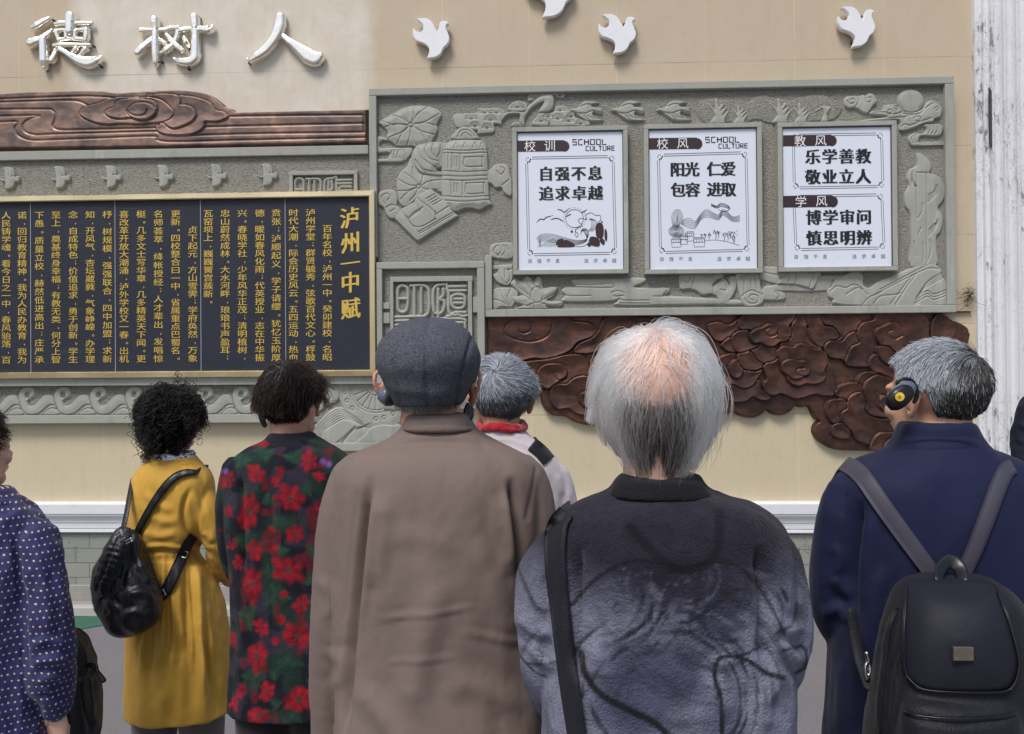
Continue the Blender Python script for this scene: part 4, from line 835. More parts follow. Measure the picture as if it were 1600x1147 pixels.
# plain strip that runs under the plaque and turns up into this frame
boxes('lower_strip', [(xL, xi0, LF-.02, WALL-.02, pzb-.0, xz(300, 589, .095)[1]-.0)], MS, se, .003)
boxes('ground', [(xi0-.004, xi1+.004, SY, WALL-.01, tzb, zi+.004)], MC, se, 0)
M_ = lambda *p: Zm(585, 395, 6.747, p)
def mbar(x0, y0, x1, y1, yf, yb): return rect(585+x0/6.747, 395+y0/6.747, 585+x1/6.747, 395+y1/6.747, yf, yb)
boxes('inner_frame', [mbar(163, 253, 1036, 298, SY-.03, SY), mbar(163, 298.5, 205, 1500, SY-.03, SY), mbar(985, 298.5, 1036, 1500, SY-.03, SY), mbar(82, 525, 162, 592, SY-.02, SY), mbar(82, 632, 162, 745, SY-.02, SY), mbar(1037, 465, 1092, 630, SY-.02, SY)], MS, se, .003)
stroke_bars('seal_script', se, SY, [[(300, 345), (255, 380), (250, 500), (255, 600), (300, 630), (345, 600), (358, 500), (352, 380), (300, 345)], [(255, 487), (352, 487)], [(385, 350), (500, 345), (560, 370), (578, 440), (578, 600), (540, 665), (400, 675), (220, 680)], [(425, 360), (425, 660)], [(497, 375), (497, 640)], [(630, 620), (622, 500), (630, 390), (670, 345), (740, 335)], [(675, 385), (675, 680)], [(730, 385), (730, 450), (690, 490)], [(640, 640), (700, 640), (735, 590), (735, 510), (700, 500)],
    [(765, 330), (775, 400), (785, 450), (785, 600), (810, 650), (870, 660)], [(790, 360), (965, 355)], [(800, 405), (965, 402)], [(880, 440), (825, 460), (815, 520), (835, 575), (890, 590), (945, 570), (958, 515), (945, 455), (880, 440)], [(850, 490), (925, 490)], [(850, 532), (925, 532)], [(770, 675), (820, 660), (860, 630), (960, 632)], [(870, 640), (920, 670), (975, 665)], [(225, 720), (360, 715)], [(225, 765), (300, 762)], [(640, 700), (930, 700), (958, 760), (960, 900)], [(800, 740), (930, 738)]], .022, M_)

# ------------------------------------------------------------------ three framed posters
LET = {'S': [[(4, 6), (0, 6), (0, 3.2), (4, 3.2), (4, 0), (0, 0)]], 'C': [[(4, 6), (0, 6), (0, 0), (4, 0)]], 'H': [[(0, 0), (0, 6)], [(4, 0), (4, 6)], [(0, 3.2), (4, 3.2)]], 'O': [[(0, 0), (0, 6), (4, 6), (4, 0), (0, 0)]], 'L': [[(0, 6), (0, 0), (4, 0)]], 'U': [[(0, 6), (0, 0), (4, 0), (4, 6)]], 'T': [[(0, 6), (4, 6)], [(2, 6), (2, 0)]], 'R': [[(0, 0), (0, 6), (4, 6), (4, 3), (0, 3)], [(1.6, 3), (4, 0)]], 'E': [[(4, 6), (0, 6), (0, 0), (4, 0)], [(0, 3.1), (3.6, 3.1)]]}
PFRONT = WALL-.118; PB = WALL-.100
def poster(px0, py0, px1, py1, label):         # outer corners of the stone frame: top left and bottom right
    a = xz(px0, py0, .118); b = xz(px1, py1, .118)
    x0, x1, z0, z1 = a[0], b[0], b[1], a[1]; t = .030
    r = empty('framed_poster', ((x0+x1)/2, WALL, z0), label, 'poster', 'framed school culture posters')
    boxes('frame', [(x0, x1, PFRONT, WALL-.05, z1-t, z1), (x0, x0+t, PFRONT, WALL-.05, z0+t, z1-t), (x1-t, x1, PFRONT, WALL-.05, z0+t, z1-t), (x0, x1, PFRONT, WALL-.05, z0, z0+t)], MS, r, .003)
    boxes('inner_rim', [(x0+t, x1-t, PB-.008, PB+.01, z1-t-.006, z1-t), (x0+t, x0+t+.005, PB-.008, PB+.01, z0+t, z1-t-.006), (x1-t-.005, x1-t, PB-.008, PB+.01, z0+t, z1-t-.006)], m_plain('dark_rim', srgb(72, 72, 76), .5), r, 0)
    boxes('sheet', [(x0+t+.005, x1-t-.005, PB, PB+.02, z0+t, z1-t-.006)], MPW, r, 0)
    return r
class Draw:                                    # lines in enlarged-crop coordinates -> one flat print
    def __init__(s, conv, y): s.c, s.y, s.V, s.F = conv, y, [], []
    def line(s, pts, w=.0035, sm=True, taper=False):
        p = W(smooth_open(s.c(*pts), 6) if (sm and len(pts) > 2) else np.array(s.c(*pts)), WALL-s.y)
        v, f = ribbon([p], w, s.y, taper); k = len(s.V); s.V += v; s.F += [tuple(i+k for i in q) for q in f]
    def fill(s, pts, n=4):
        p = W(smooth_closed(s.c(*pts), n) if n else np.array(s.c(*pts)), WALL-s.y); k = len(s.V)
        c = p.mean(0); s.V.append((c[0], s.y-.0002, c[1])); s.V += [(x, s.y-.0002, z) for x, z in p]; m = len(p)
        s.F += [(k, k+1+i, k+1+(i+1) % m) for i in range(m)]
    def done(s, name, mat, par): return keep(mesh_np(name, np.array(s.V), s.F, mat, None, False), par)
def flourish(d, x, y, sx, sy, k=1.0):
    for pts in ([(8, 14), (24, 22), (36, 38)], [(14, 8), (28, 24), (38, 36)]): pass
    for a, b in ((6, 26), (12, 10), (26, 6)): d.fill([(x+sx*(a-3)*k, y+sy*b*k), (x+sx*a*k, y+sy*(b-4)*k), (x+sx*(a+9)*k, y+sy*(b+9)*k), (x+sx*(a+3)*k, y+sy*(b+5)*k)], 3)
    d.fill([(x+sx*q*k, y+sy*w*k) for q, w in ((30, 40), (40, 32), (46, 42), (36, 50))], 3); d.fill([(x+sx*q*k, y+sy*w*k) for q, w in ((40, 22), (48, 16), (54, 24), (46, 32))], 3); d.fill([(x+sx*q*k, y+sy*w*k) for q, w in ((16, 46), (24, 42), (28, 52), (20, 56))], 3)
def border(d, x0, y0, x1, y1, x2=None, gap=14):  # four corners tl, tr, br, bl of the outer line
    (ax, ay), (bx, by), (cx, cy), (dx, dy) = x0, y0, x1, y1
    m = 44
    for o in (0, gap):
        d.line([(ax+m, ay+o), (bx-m, by+o)], .0028, False); d.line([(bx-o, by+m), (cx-o, cy-m)], .0028, False); d.line([(cx-m, cy-o), (dx+m, dy-o)], .0028, False); d.line([(dx+o, dy-m), (ax+o, ay+m)], .0028, False)
    flourish(d, ax-4, ay-2, 1, 1, .8); flourish(d, bx+4, by-2, -1, 1, .8); flourish(d, cx+4, cy+2, -1, -1, .8); flourish(d, dx-4, dy+2, 1, -1, .8)
def banner(par, conv, pts, chars, name='banner'):
    d = Draw(conv, PB-.0015)
    (xa, ya), (xb, yb) = pts; r = (yb-ya)/2; cy = (ya+yb)/2
    d.fill([(xa, ya), (xb-r, ya-4)]+[(xb-r+r*math.cos(a), cy+r*math.sin(a)) for a in np.linspace(-math.pi/2, math.pi/2, 12)]+[(xb-r, yb-4), (xa, yb)], 0)
    d.done(name, MBR, par)
    for ch, (x, y) in chars:
        ink = Ink(PB-.003); X, Z = xz(*conv((x, y))[0], .10); ink.put(ch, 'b', X, Z, .078, .078); ink.done('banner_character', MBANNER_TXT, par)
def culture(par, conv, x, y):
    d = Draw(conv, PB-.0015)
    for word, x0, y0, cw, chh, gap in (('SCHOOL', x, y+40, 34, 36, 41), ('CULTURE', x+92, y+80, 25, 30, 29.5)):
        for i, ch in enumerate(word):
            for st in LET[ch]: d.line([(x0+i*gap+a/4*cw*.78, y0-b/6*chh-i*gap*.012) for a, b in st], .0076 if word == 'SCHOOL' else .0062, False)
    d.done('english_lettering', MBK, par)
def verses(par, conv, rows, size):
    for s, y, xs in rows:
        ink = Ink(PB-.0018)
        for ch, x in zip(s, xs):
            X, Z = xz(*conv((x, y-(x-400)*.012))[0], .10); ink.song(ch, X, Z, size, size*1.04)
        ink.done('verse_lettering', MBK, par)
def footer(par, conv, y, xs):
    ink = Ink(PB-.0015)
    for ch, x in zip("自强不息·追求卓越", xs):
        X, Z = xz(*conv((x, y-(x-400)*.006))[0], .10); ink.put(ch, 't', X, Z, .031, .031)
    ink.done('footer_lettering', MGP, par)
p1 = lambda *p: Zm(790, 180, 4.41, p)
p2 = lambda *p: Zm(1000, 180, 4.41, p)
p3 = lambda *p: Zm(1200, 180, 4.41, p)
# --- first
r = poster(800.2, 199, 982.6, 427, 'framed white poster with a cresting wave, sun and dark rocks')
banner(r, p1, ((74, 176), (440, 252)), [('校', (168, 214)), ('训', (305, 211))]); culture(r, p1, 462, 164)
d = Draw(p1, PB-.0015); border(d, (138, 288), (748, 278), (764, 958), (152, 968)); d.done('border', MBK, r)
verses(r, p1, [('自强不息', 402, (278, 390, 503, 617)), ('追求卓越', 538, (280, 392, 507, 619))], .098)
d = Draw(p1, PB-.0015)
for k in range(7): d.line([(212+4*k, 850+10*k), (250, 820+8*k), (330, 822+9*k), (430, 850+6*k), (500, 862+5*k), (560, 850+2*k), (572-6*k, 800), (540-3*k, 780+4*k), (518, 800+4*k)], .0019)
for k in range(6): d.line([(220+22*k, 908), (270+22*k, 880), (330+14*k, 850+4*k)], .0019)
d.line(circ(475, 712, 62)+[(537, 712)], .003)
d.line([(480, 800), (500, 820), (490, 840), (478, 815), (490, 780), (530, 760), (500, 730), (520, 710), (560, 720), (550, 690), (590, 672), (620, 690), (650, 690), (655, 720), (630, 745)], .0032)
for k in range(5): d.line([(600-8*k, 800), (622-8*k, 770), (625-9*k, 730), (590-4*k, 712)], .0019)
for pts in ([(212, 740), (240, 715), (262, 720), (280, 705), (328, 690)], [(308, 722), (345, 710), (375, 718), (400, 735)], [(355, 648), (385, 655), (405, 668), (440, 640)], [(520, 670), (540, 665), (560, 648)], [(415, 700), (432, 690), (452, 682)]): d.line(pts, .006, True, True)
d.line([(480, 905), (520, 905), (560, 890), (580, 850)], .003)
for a in np.linspace(0, 2*math.pi, 26): 
    x, y = 475+76*math.cos(a), 712+76*math.sin(a); d.fill([(x-3, y), (x, y-3), (x+3, y), (x, y+3)], 0)
d.fill(circ(456, 802, 8)); d.fill(circ(664, 736, 6))
d.done('illustration_lines', MBK, r)
for pts in ([(345, 890), (360, 860), (390, 850), (400, 865), (370, 890), (355, 895)], [(358, 908), (375, 885), (410, 860), (440, 868), (470, 885), (475, 905), (420, 910)], [(578, 850), (595, 835), (640, 850), (650, 885), (640, 905), (600, 900), (578, 880)], [(620, 800), (622, 760), (650, 740), (672, 760), (676, 820), (660, 850), (628, 840)], [(684, 785), (698, 800), (700, 855), (690, 868), (682, 840)], [(562, 885), (580, 880), (590, 898), (572, 906)], [(648, 855), (670, 850), (684, 870), (676, 895), (656, 880)]):
    d = Draw(p1, PB-.0021); d.fill(pts); d.done('illustration_rock', MBR, r)
footer(r, p1, 1003, (168, 232, 295, 358, 458, 556, 620, 684, 748))
# --- second
r = poster(1006, 194.5, 1192.5, 426, 'framed white poster with a winding mountain ribbon, huts and small trees')
banner(r, p2, ((58, 158), (430, 236)), [('校', (155, 197)), ('风', (294, 194))]); culture(r, p2, 452, 148)
d = Draw(p2, PB-.0015); border(d, (120, 268), (738, 252), (752, 938), (134, 952)); d.done('border', MBK, r)
verses(r, p2, [('阳光仁爱', 372, (258, 358, 512, 608)), ('包容进取', 513, (262, 362, 512, 610))], .098)
d = Draw(p2, PB-.0015)
for k in range(6):
    o = 8*k
    d.line([(285, 755-o*.2), (300, 720+o), (340, 712+o*1.6), (380, 730+o*1.2), (420, 680+o), (460, 650+o*1.3), (500, 670+o), (540, 685+o*.9), (570, 650+o), (600, 665+o), (640, 700+o*.8), (688, 690+o)], .002)
for k in range(6): d.line([(225+3*k, 765), (218+8*k, 700+5*k), (240+4*k, 655+8*k), (275-3*k, 655+8*k), (295-8*k, 700+4*k), (270-4*k, 760), (235+5*k, 770)], .0018)
for k in range(6): d.line([(250+(52-9*k)*math.cos(a), 800+(38-6*k)*math.sin(a)) for a in np.linspace(0, 6.3, 14)], .0027)
for k in range(4): d.line([(490, 610+5*k), (530, 625+5*k), (560, 605+8*k), (610, 625+6*k), (615, 650), (580, 665), (540, 650)], .0024)
for x, y, w in ((250, 880, 34), (302, 860, 28), (342, 838, 30), (408, 878, 40)):
    d.line([(x-w, y-25), (x+w, y-27), (x+w*.9, y+28), (x-w*.85, y+30), (x-w, y-25)], .003, False)
    for q in range(5): d.line([(x-w+q*w*.48, y-25), (x-w*.9+q*w*.46, y-2)], .0022, False)
    d.line([(x-w, y-2), (x+w, y-4)], .0026, False); d.line([(x-w*.9, y-34), (x+w*.9, y-36)], .0026, False)
d.line([(440, 866), (520, 860), (600, 872), (685, 898)], .002)
for x, y, h in ((425, 840, 20), (450, 848, 30), (475, 858, 44), (522, 862, 70), (540, 850, 55), (580, 872, 60), (605, 870, 58), (622, 850, 50), (650, 888, 88), (640, 885, 50)):
    d.line([(x, y), (x+2, y-h*.5), (x-h*.15, y-h)], .0034, True, True); d.line([(x+1, y-h*.45), (x+h*.28, y-h*.85)], .003, True, True); d.line([(x+1, y-h*.55), (x-h*.3, y-h*.75)], .0028, True, True)
    for q in range(4): d.fill(circ(x+random.uniform(-.3, .3)*h, y-h*random.uniform(.7, 1.05), 3.4), 0)
d.done('illustration_lines', MBK, r)
footer(r, p2, 990, (150, 216, 282, 346, 446, 546, 612, 678, 742))
# --- third
r = poster(1215.2, 191.5, 1403.6, 422.5, 'framed white poster split into two bordered boxes, beside the carved smoke tower')
d = Draw(p3, PB-.0012); border(d, (168, 130), (790, 122), (798, 498), (174, 508)); border(d, (172, 552), (792, 542), (806, 922), (184, 932)); d.done('border', MBK, r)
banner(r, p3, ((104, 138), (474, 214)), [('教', (220, 178)), ('风', (362, 175))]); banner(r, p3, ((106, 556), (482, 636)), [('学', (226, 597)), ('风', (368, 592))])
verses(r, p3, [('乐学善教', 285, (308, 424, 540, 656)), ('敬业立人', 424, (308, 424, 540, 656)), ('博学审问', 704, (314, 430, 545, 660)), ('慎思明辨', 845, (316, 432, 548, 662))], .100)
footer(r, p3, 974, (194, 262, 328, 392, 492, 594, 660, 726, 792))
# ------------------------------------------------------------------ building people: lofts joined into one skin, folds pressed into the cloth
def proj(v):
    d = np.asarray(v, float)-np.array([0, 0, CAM_H]); z = d@CF
    return np.stack([CX+FPX*(d@CR)/z, CY-FPX*(d@CU)/z], 1)
class Soup:                                   # several closed shells gathered for one remesh
    def __init__(s): s.V, s.F = [], []
    def add(s, v, f):
        k = len(s.V); s.V += [tuple(map(float, p)) for p in v]; s.F += [tuple(i+k for i in q) for q in f]; return s
    def rings(s, R):                          # list of equal point rings, capped
        m = len(R[0]); V = [p for r in R for p in r]; F = []
        for i in range(len(R)-1):
            for j in range(m): F.append((i*m+j, i*m+(j+1) % m, (i+1)*m+(j+1) % m, (i+1)*m+j))
        F.append(tuple(reversed(range(m)))); F.append(tuple((len(R)-1)*m+j for j in range(m)))
        return s.add(V, F)
    def torso(s, d, rows, m=56, sub=4, shrink=1.0, dy=0.0):
        a = np.array([r[:5] for r in rows], float)
        t = np.arange(len(a)); tt = np.linspace(0, len(a)-1, (len(a)-1)*sub+1)
        q = np.stack([np.interp(tt, t, a[:, k]) for k in range(5)], 1)
        for _ in range(2): q[1:-1] = (q[:-2]+2*q[1:-1]+q[2:])/4
        R = []
        for py, l, r, yo, b in q:
            A = P(l, py, d+yo); B = P(r, py, d+yo); c = (A+B)/2; hw = (B[0]-A[0])/2*shrink; b = b*shrink
            th = np.linspace(0, 2*math.pi, m, endpoint=False); e = 2/2.45
            x = np.sign(np.cos(th))*np.abs(np.cos(th))**e*hw; y = np.sign(np.sin(th))*np.abs(np.sin(th))**e*b
            R.append([(c[0]+i, d+yo+dy+j, c[2]) for i, j in zip(x, y)])
        return s.rings(R)
    def tube(s, pts, rad_, m=20, sub=5, flat=1.0):
        c = smooth_open(np.array(pts, float), sub); r = np.interp(np.linspace(0, 1, len(c)), np.linspace(0, 1, len(rad_)), rad_)
        t = np.gradient(c, axis=0); t /= np.linalg.norm(t, axis=1)[:, None]+1e-9
        R = []; u = np.cross(t[0], (0, 1, 0.01)); u /= np.linalg.norm(u)
        th = np.linspace(0, 2*math.pi, m, endpoint=False)
        def ringat(p, tt, rr):
            nonlocal u
            u = u-tt*(u@tt); u /= np.linalg.norm(u)+1e-9; w = np.cross(tt, u)
            return [p+rr*(math.cos(x)*u+flat*math.sin(x)*w) for x in th]
        R.append(ringat(c[0]-t[0]*r[0]*.7, t[0], r[0]*.55))
        for p, tt, rr in zip(c, t, r): R.append(ringat(p, tt, rr))
        R.append(ringat(c[-1]+t[-1]*r[-1]*.6, t[-1], r[-1]*.55))
        return s.rings(R)
    def limb(s, d, ch, grow=0.0, **k):        # chain of (px, py, dy, radius px)
        return s.tube([P(x, y, d+dy) for x, y, dy, r in ch], [r*d/FPX+grow for x, y, dy, r in ch], **k)
    def ball(s, c, r, M=None, n=14):
        V, F = [], []; r = np.array(r, float)*np.ones(3); c = np.array(c, float)
        for i in range(n+1):
            a = math.pi*i/n
            for j in range(2*n):
                b = math.pi*j/n; p = c+r*np.array([math.sin(a)*math.cos(b), math.sin(a)*math.sin(b), math.cos(a)])
                V.append(p if M is None else M(p))
        for i in range(n):
            for j in range(2*n): F.append((i*2*n+j, (i+1)*2*n+j, (i+1)*2*n+(j+1) % (2*n), i*2*n+(j+1) % (2*n)))
        return s.add(V, F)
    def mesh(s, voxel, smooth=4, fac=.5):
        me = bpy.data.meshes.new('tmp'); me.from_pydata(s.V, [], s.F); me.update()
        bm = bmesh.new(); bm.from_mesh(me); bmesh.ops.remove_doubles(bm, verts=bm.verts, dist=1e-6); bmesh.ops.recalc_face_normals(bm, faces=bm.faces); bm.to_mesh(me); bm.free()
        o = bpy.data.objects.new('tmp', me); COL.objects.link(o)
        md = o.modifiers.new('r', 'REMESH'); md.mode = 'VOXEL'; md.voxel_size = voxel; md.use_smooth_shade = True
        if smooth: ms = o.modifiers.new('s', 'SMOOTH'); ms.factor = fac; ms.iterations = smooth
        dg = bpy.context.evaluated_depsgraph_get(); r = bpy.data.meshes.new_from_object(o.evaluated_get(dg))
        bpy.data.objects.remove(o); bpy.data.meshes.remove(me)
        v = np.zeros(len(r.vertices)*3, np.float32); r.vertices.foreach_get('co', v)
        f = np.zeros(len(r.loops), np.int32); r.loops.foreach_get('vertex_index', f)
        tot = np.zeros(len(r.polygons), np.int32); r.polygons.foreach_get('loop_total', tot)
        bpy.data.meshes.remove(r)
        if (tot == 4).all(): return v.reshape(-1, 3).astype(float), f.reshape(-1, 4)
        st = np.concatenate([[0], np.cumsum(tot)[:-1]]); q = [tuple(f[a:a+n]) for a, n in zip(st, tot)]
        return v.reshape(-1, 3).astype(float), q
def vnormals(v, f):
    f = np.asarray(f); n = np.zeros_like(v)
    a = np.cross(v[f[:, 2]]-v[f[:, 0]], v[f[:, 3]]-v[f[:, 1]])
    for k in range(4): np.add.at(n, f[:, k], a)
    return n/(np.linalg.norm(n, axis=1)[:, None]+1e-12)
_rng = np.random.RandomState(5); _perm = _rng.permutation(4096); _val = _rng.rand(4096)*2-1
def vnoise(p):
    p = np.asarray(p, float); i = np.floor(p).astype(int); f = p-i; f = f*f*(3-2*f); out = 0
    for dx in (0, 1):
        for dy in (0, 1):
            for dz in (0, 1):
                h = _perm[(_perm[(_perm[(i[:, 0]+dx) & 4095]+i[:, 1]+dy) & 4095]+i[:, 2]+dz) & 4095]
                w = (f[:, 0] if dx else 1-f[:, 0])*(f[:, 1] if dy else 1-f[:, 1])*(f[:, 2] if dz else 1-f[:, 2])
                out = out+w*_val[h]
    return out
def seg_dist(p, line):                        # distance and arc parameter of 2-D points to a polyline
    D = np.full(len(p), 1e9); T = np.zeros(len(p)); S = np.zeros(len(p)); L = 0; q = np.asarray(line, float)
    tot = np.linalg.norm(np.diff(q, axis=0), axis=1).sum()
    for a, b in zip(q[:-1], q[1:]):
        d = b-a; l = np.linalg.norm(d)+1e-9; t = np.clip(((p-a)@d)/l/l, 0, 1); e = p-a-t[:, None]*d; r = np.linalg.norm(e, axis=1)
        up = r < D; D[up] = r[up]; T[up] = ((L+t*l)/tot)[up]; S[up] = np.sign(d[0]*(p[:, 1]-a[1])-d[1]*(p[:, 0]-a[0]))[up]; L += l
    return D, T, S
def drape(v, f, folds=(), noise=(), front=True):
    """folds: (pixel polyline, amplitude m, width px, kind) ; kind ridge / valley / step; noise: (amp, (sx,sy,sz), seed)"""
    f = np.asarray(f); n = vnormals(v, f); px = proj(v); cam_side = (n@np.array([0, -1, 0]) > -.15) if front else np.ones(len(v), bool)
    h = np.zeros(len(v))
    for fo in folds:
        line, amp, w = fo[0], fo[1], fo[2]; kind = fo[3] if len(fo) > 3 else 'ridge'
        L = smooth_open(line, 6) if len(line) > 2 else np.array(line, float)
        D, T, S = seg_dist(px, L); x = D/w; end = np.clip(np.minimum(T, 1-T)/.18, 0, 1) if kind != 'line' else 1
        if kind == 'ridge': g = np.exp(-x*x)-.35*np.exp(-(x-1.9)**2)
        elif kind in ('valley', 'line'): g = -np.exp(-x*x)
        else: g = -S*x*np.exp(-x*x*.6)*1.4
        h += np.where(cam_side, amp*g*end, 0)
    for amp, sc, seed in noise:
        q = v*np.array(sc)+seed*17.3
        wq = q+.6*np.stack([vnoise(q*.7+5), vnoise(q*.7+9), vnoise(q*.7+13)], 1)
        a = vnoise(wq); h += amp*(1-2*np.abs(a))*.6+amp*.6*vnoise(q*2.1+3)
    return v+n*h[:, None]
def cloth(name, soup, mat, par, voxel=.007, smooth=8, folds=(), noise=(), paint=None, fac=.5):
    v, f = soup.mesh(voxel, smooth, fac); v = drape(v, f, folds, noise)
    o = mesh_np(name, v, f, mat)
    if paint is not None:
        c = paint(v, proj(v)); at = o.data.attributes.new('dye', 'FLOAT_COLOR', 'POINT')
        at.data.foreach_set('color', np.concatenate([c, np.ones((len(c), 1))], 1).astype(np.float32).ravel())
    return keep(o, par)
def m_cloth(name, col, rough=.85, weave=900, bumpk=.25, var=.10, sheen=.2, dye=False, fuzz=0.0):
    t = NT(name); v = t.coord()
    base = None
    if dye:
        a = t.n('Attribute'); a.attribute_name = 'dye'; base = a.outputs[0]
        n = t.noise(v, 60, 4); base = t.mix(1.0, base, t.ramp(n, [(.25, BW(.78)), (.75, BW(1.15))]), 'MULTIPLY')
    else:
        n = t.noise(v, 7, 5); base = t.mix(n, tuple(c*(1-var) for c in col[:3])+(1,), tuple(min(1, c*(1+var)) for c in col[:3])+(1,))
    gr = t.noise(v, weave*.42, 2, .7); base = t.mix(t.math('MULTIPLY', gr, .30), base, (0, 0, 0, 1)); h = t.math('ADD', gr, t.math('MULTIPLY', t.noise(v, 90, 4), .7))
    t.b.inputs['Sheen Weight'].default_value = sheen; t.b.inputs['Sheen Roughness'].default_value = .5
    t.b.inputs['Specular IOR Level'].default_value = .25
    return t.set(Base_Color=base, Roughness=rough, Normal=t.bump(h, min(1, bumpk*1.6), .0028+fuzz))
def m_skin(name, col, red=.35):
    t = NT(name); v = t.coord(); n = t.noise(v, 18, 5); m = t.noise(v, 160, 3)
    c = t.mix(n, tuple(x*.88 for x in col[:3])+(1,), (min(1, col[0]*1.08), col[1]*.96, col[2]*.92, 1))
    c = t.mix(t.math('MULTIPLY', t.ramp(t.noise(v, 45, 4), [(.56, BW(0)), (.68, BW(1))]), .42), c, (col[0]*.6, col[1]*.45, col[2]*.4, 1))
    t.b.inputs['Subsurface Weight'].default_value = .12; t.b.inputs['Subsurface Radius'].default_value = (.012, .004, .002); t.b.inputs['Subsurface Scale'].default_value = .6
    return t.set(Base_Color=c, Roughness=.5, Normal=t.bump(m, .25, .0012))
SKIN = m_skin('warm_skin', srgb(206, 164, 138)); SKIN2 = m_skin('ruddy_skin', srgb(196, 148, 126)); SKINR = m_skin('pale_skin', srgb(200, 168, 152))
class Head:
    def __init__(s, px, py, d, yaw=0, pitch=0, k=1.0):
        s.c = P(px, py, d+.035); s.k = k
        s.R = np.array((Matrix.Rotation(rad(yaw), 3, 'Z') @ Matrix.Rotation(rad(pitch), 3, 'X')))
    def M(s, p): return s.c+s.R@(np.asarray(p, float)*s.k)
    def MN(s, p): return s.c+(np.asarray(p, float)*s.k)@s.R.T
    CR_C = np.array([0, -.012, .035]); CR_R = np.array([.077, .097, .088])
    ear = 1.0
    def add(s, so, neck=True):
        ear = s.ear
        B = lambda c, r, n=12: so.ball(c, r, s.M, n)
        B(s.CR_C, s.CR_R, 18); B((0, .030, -.035), (.059, .064, .074), 16); B((0, .063, -.088), (.030, .028, .024)); B((0, .076, .022), (.054, .022, .014))
        so.tube([s.M(p) for p in ((0, .088, .012), (0, .100, -.012), (0, .108, -.028))], [.009*s.k, .011*s.k, .015*s.k], m=12, sub=3)
        for q in (-1, 1):
            B((q*.012, .098, -.032), (.010, .012, .009), 8); B((q*.036, .066, -.028), (.026, .022, .022)); B((q*.031, .079, .002), (.014, .013, .011), 10); B((q*.05, .018, -.07), (.014, .03, .022))
        B((0, .092, -.058), (.022, .010, .006), 8); B((0, .089, -.067), (.019, .010, .006), 8)
        if neck: so.tube([s.M(p) for p in ((0, -.018, -.02), (0, -.030, -.09), (0, -.042, -.17))], [.055*s.k, .052*s.k, .054*s.k], m=24, sub=4)
        for q in (-1, 1):                     # ears: a rim, a bowl and a lobe standing off the skull
            e = lambda p, q=q: s.M((q*(.074+p[0]*ear), -.008+p[1], -.002+p[2]))
            rim = [(.004, .012, -.016), (.010, .016, .004), (.013, .010, .024), (.017, -.006, .034), (.020, -.020, .026), (.019, -.024, .006), (.014, -.016, -.014), (.009, -.004, -.028), (.005, .006, -.026)]
            so.tube([e(p) for p in rim], [.0045*s.k, .0050*s.k, .0052*s.k, .0054*s.k, .0054*s.k, .0050*s.k, .0050*s.k, .0075*s.k, .006*s.k], m=10, sub=4)
            so.ball((q*(.074+.009*ear), -.012, .004), (.0055, .019, .026), s.M, 10)
def hand_soup(so, w, dirv, palm_n, side, k=1.0, curl=.5):
    """wrist point, direction of the fingers, palm normal, thumb side (+1/-1): palm, four unequal bent fingers and a thumb from the palm's side"""
    d = np.array(dirv, float); d /= np.linalg.norm(d); n = np.array(palm_n, float); n -= d*(n@d); n /= np.linalg.norm(n); t = np.cross(d, n)*side
    w = np.array(w, float)
    so.tube([w-d*.03*k, w+d*.01*k, w+d*.045*k, w+d*.085*k], [.024*k, .026*k, .036*k, .036*k], m=18, sub=4, flat=.48)
    for i, (o, L, r) in enumerate(((.029, .070, .0088), (.010, .080, .0092), (-.009, .074, .0088), (-.027, .058, .0078))):
        b = w+d*(.080-.004*abs(i-1.4))*k+t*o*k; a = curl*(.8+.15*i); P1 = b+(d*math.cos(a*.4)+n*math.sin(a*.4))*L*.45*k
        P2 = P1+(d*math.cos(a*1.1)+n*math.sin(a*1.1))*L*.32*k; P3 = P2+(d*math.cos(a*1.7)+n*math.sin(a*1.7))*L*.25*k
        so.tube([b-d*.02*k, b, P1, P2, P3], [r*k, r*1.05*k, r*.98*k, r*.9*k, r*.78*k], m=12, sub=3)
    b = w+d*.025*k+t*.030*k
    so.tube([b-t*.012*k, b+t*.010*k+d*.018*k+n*.006*k, b+t*.016*k+d*.046*k+n*.016*k, b+t*.012*k+d*.068*k+n*.024*k], [.013*k, .012*k, .0105*k, .0085*k], m=12, sub=3)
def body(par, name, mat, d, head, rows, arms, wrists, foot_px, floor_leg=.78, spread=.07, hands=True, voxel=.0045):
    so = Soup(); head.add(so)
    so.torso(d, [(r[0], r[1], r[2], r[3], r[4]) for r in rows if r[0] < 1e5], shrink=.80)
    cx = par.location[0]
    for q in (-1, 1): so.tube([(cx+q*spread, d, .86), (cx+q*spread*1.05, d+.01, .48), (cx+q*spread*1.1, d-.01, .10), (cx+q*spread*1.1, d, .05)], [.066, .05, .04, .04], m=16)
    for ch in arms: so.limb(d, [(x, y, dy, r*.68) for x, y, dy, r in ch])
    v, f = so.mesh(voxel, 3)
    V = [v]; F = [f]; k = len(v)
    if hands:
        for (w, dv, pn, sd, cu) in wrists:
            hs = Soup(); hand_soup(hs, w, dv, pn, sd, 1.0, cu); hv, hf = hs.mesh(.0024, 3); V.append(hv); F.append(np.asarray(hf)+k); k += len(hv)
    o = mesh_np(name, np.vstack(V), np.vstack([np.asarray(x) for x in F]), mat)
    return keep(o, par)
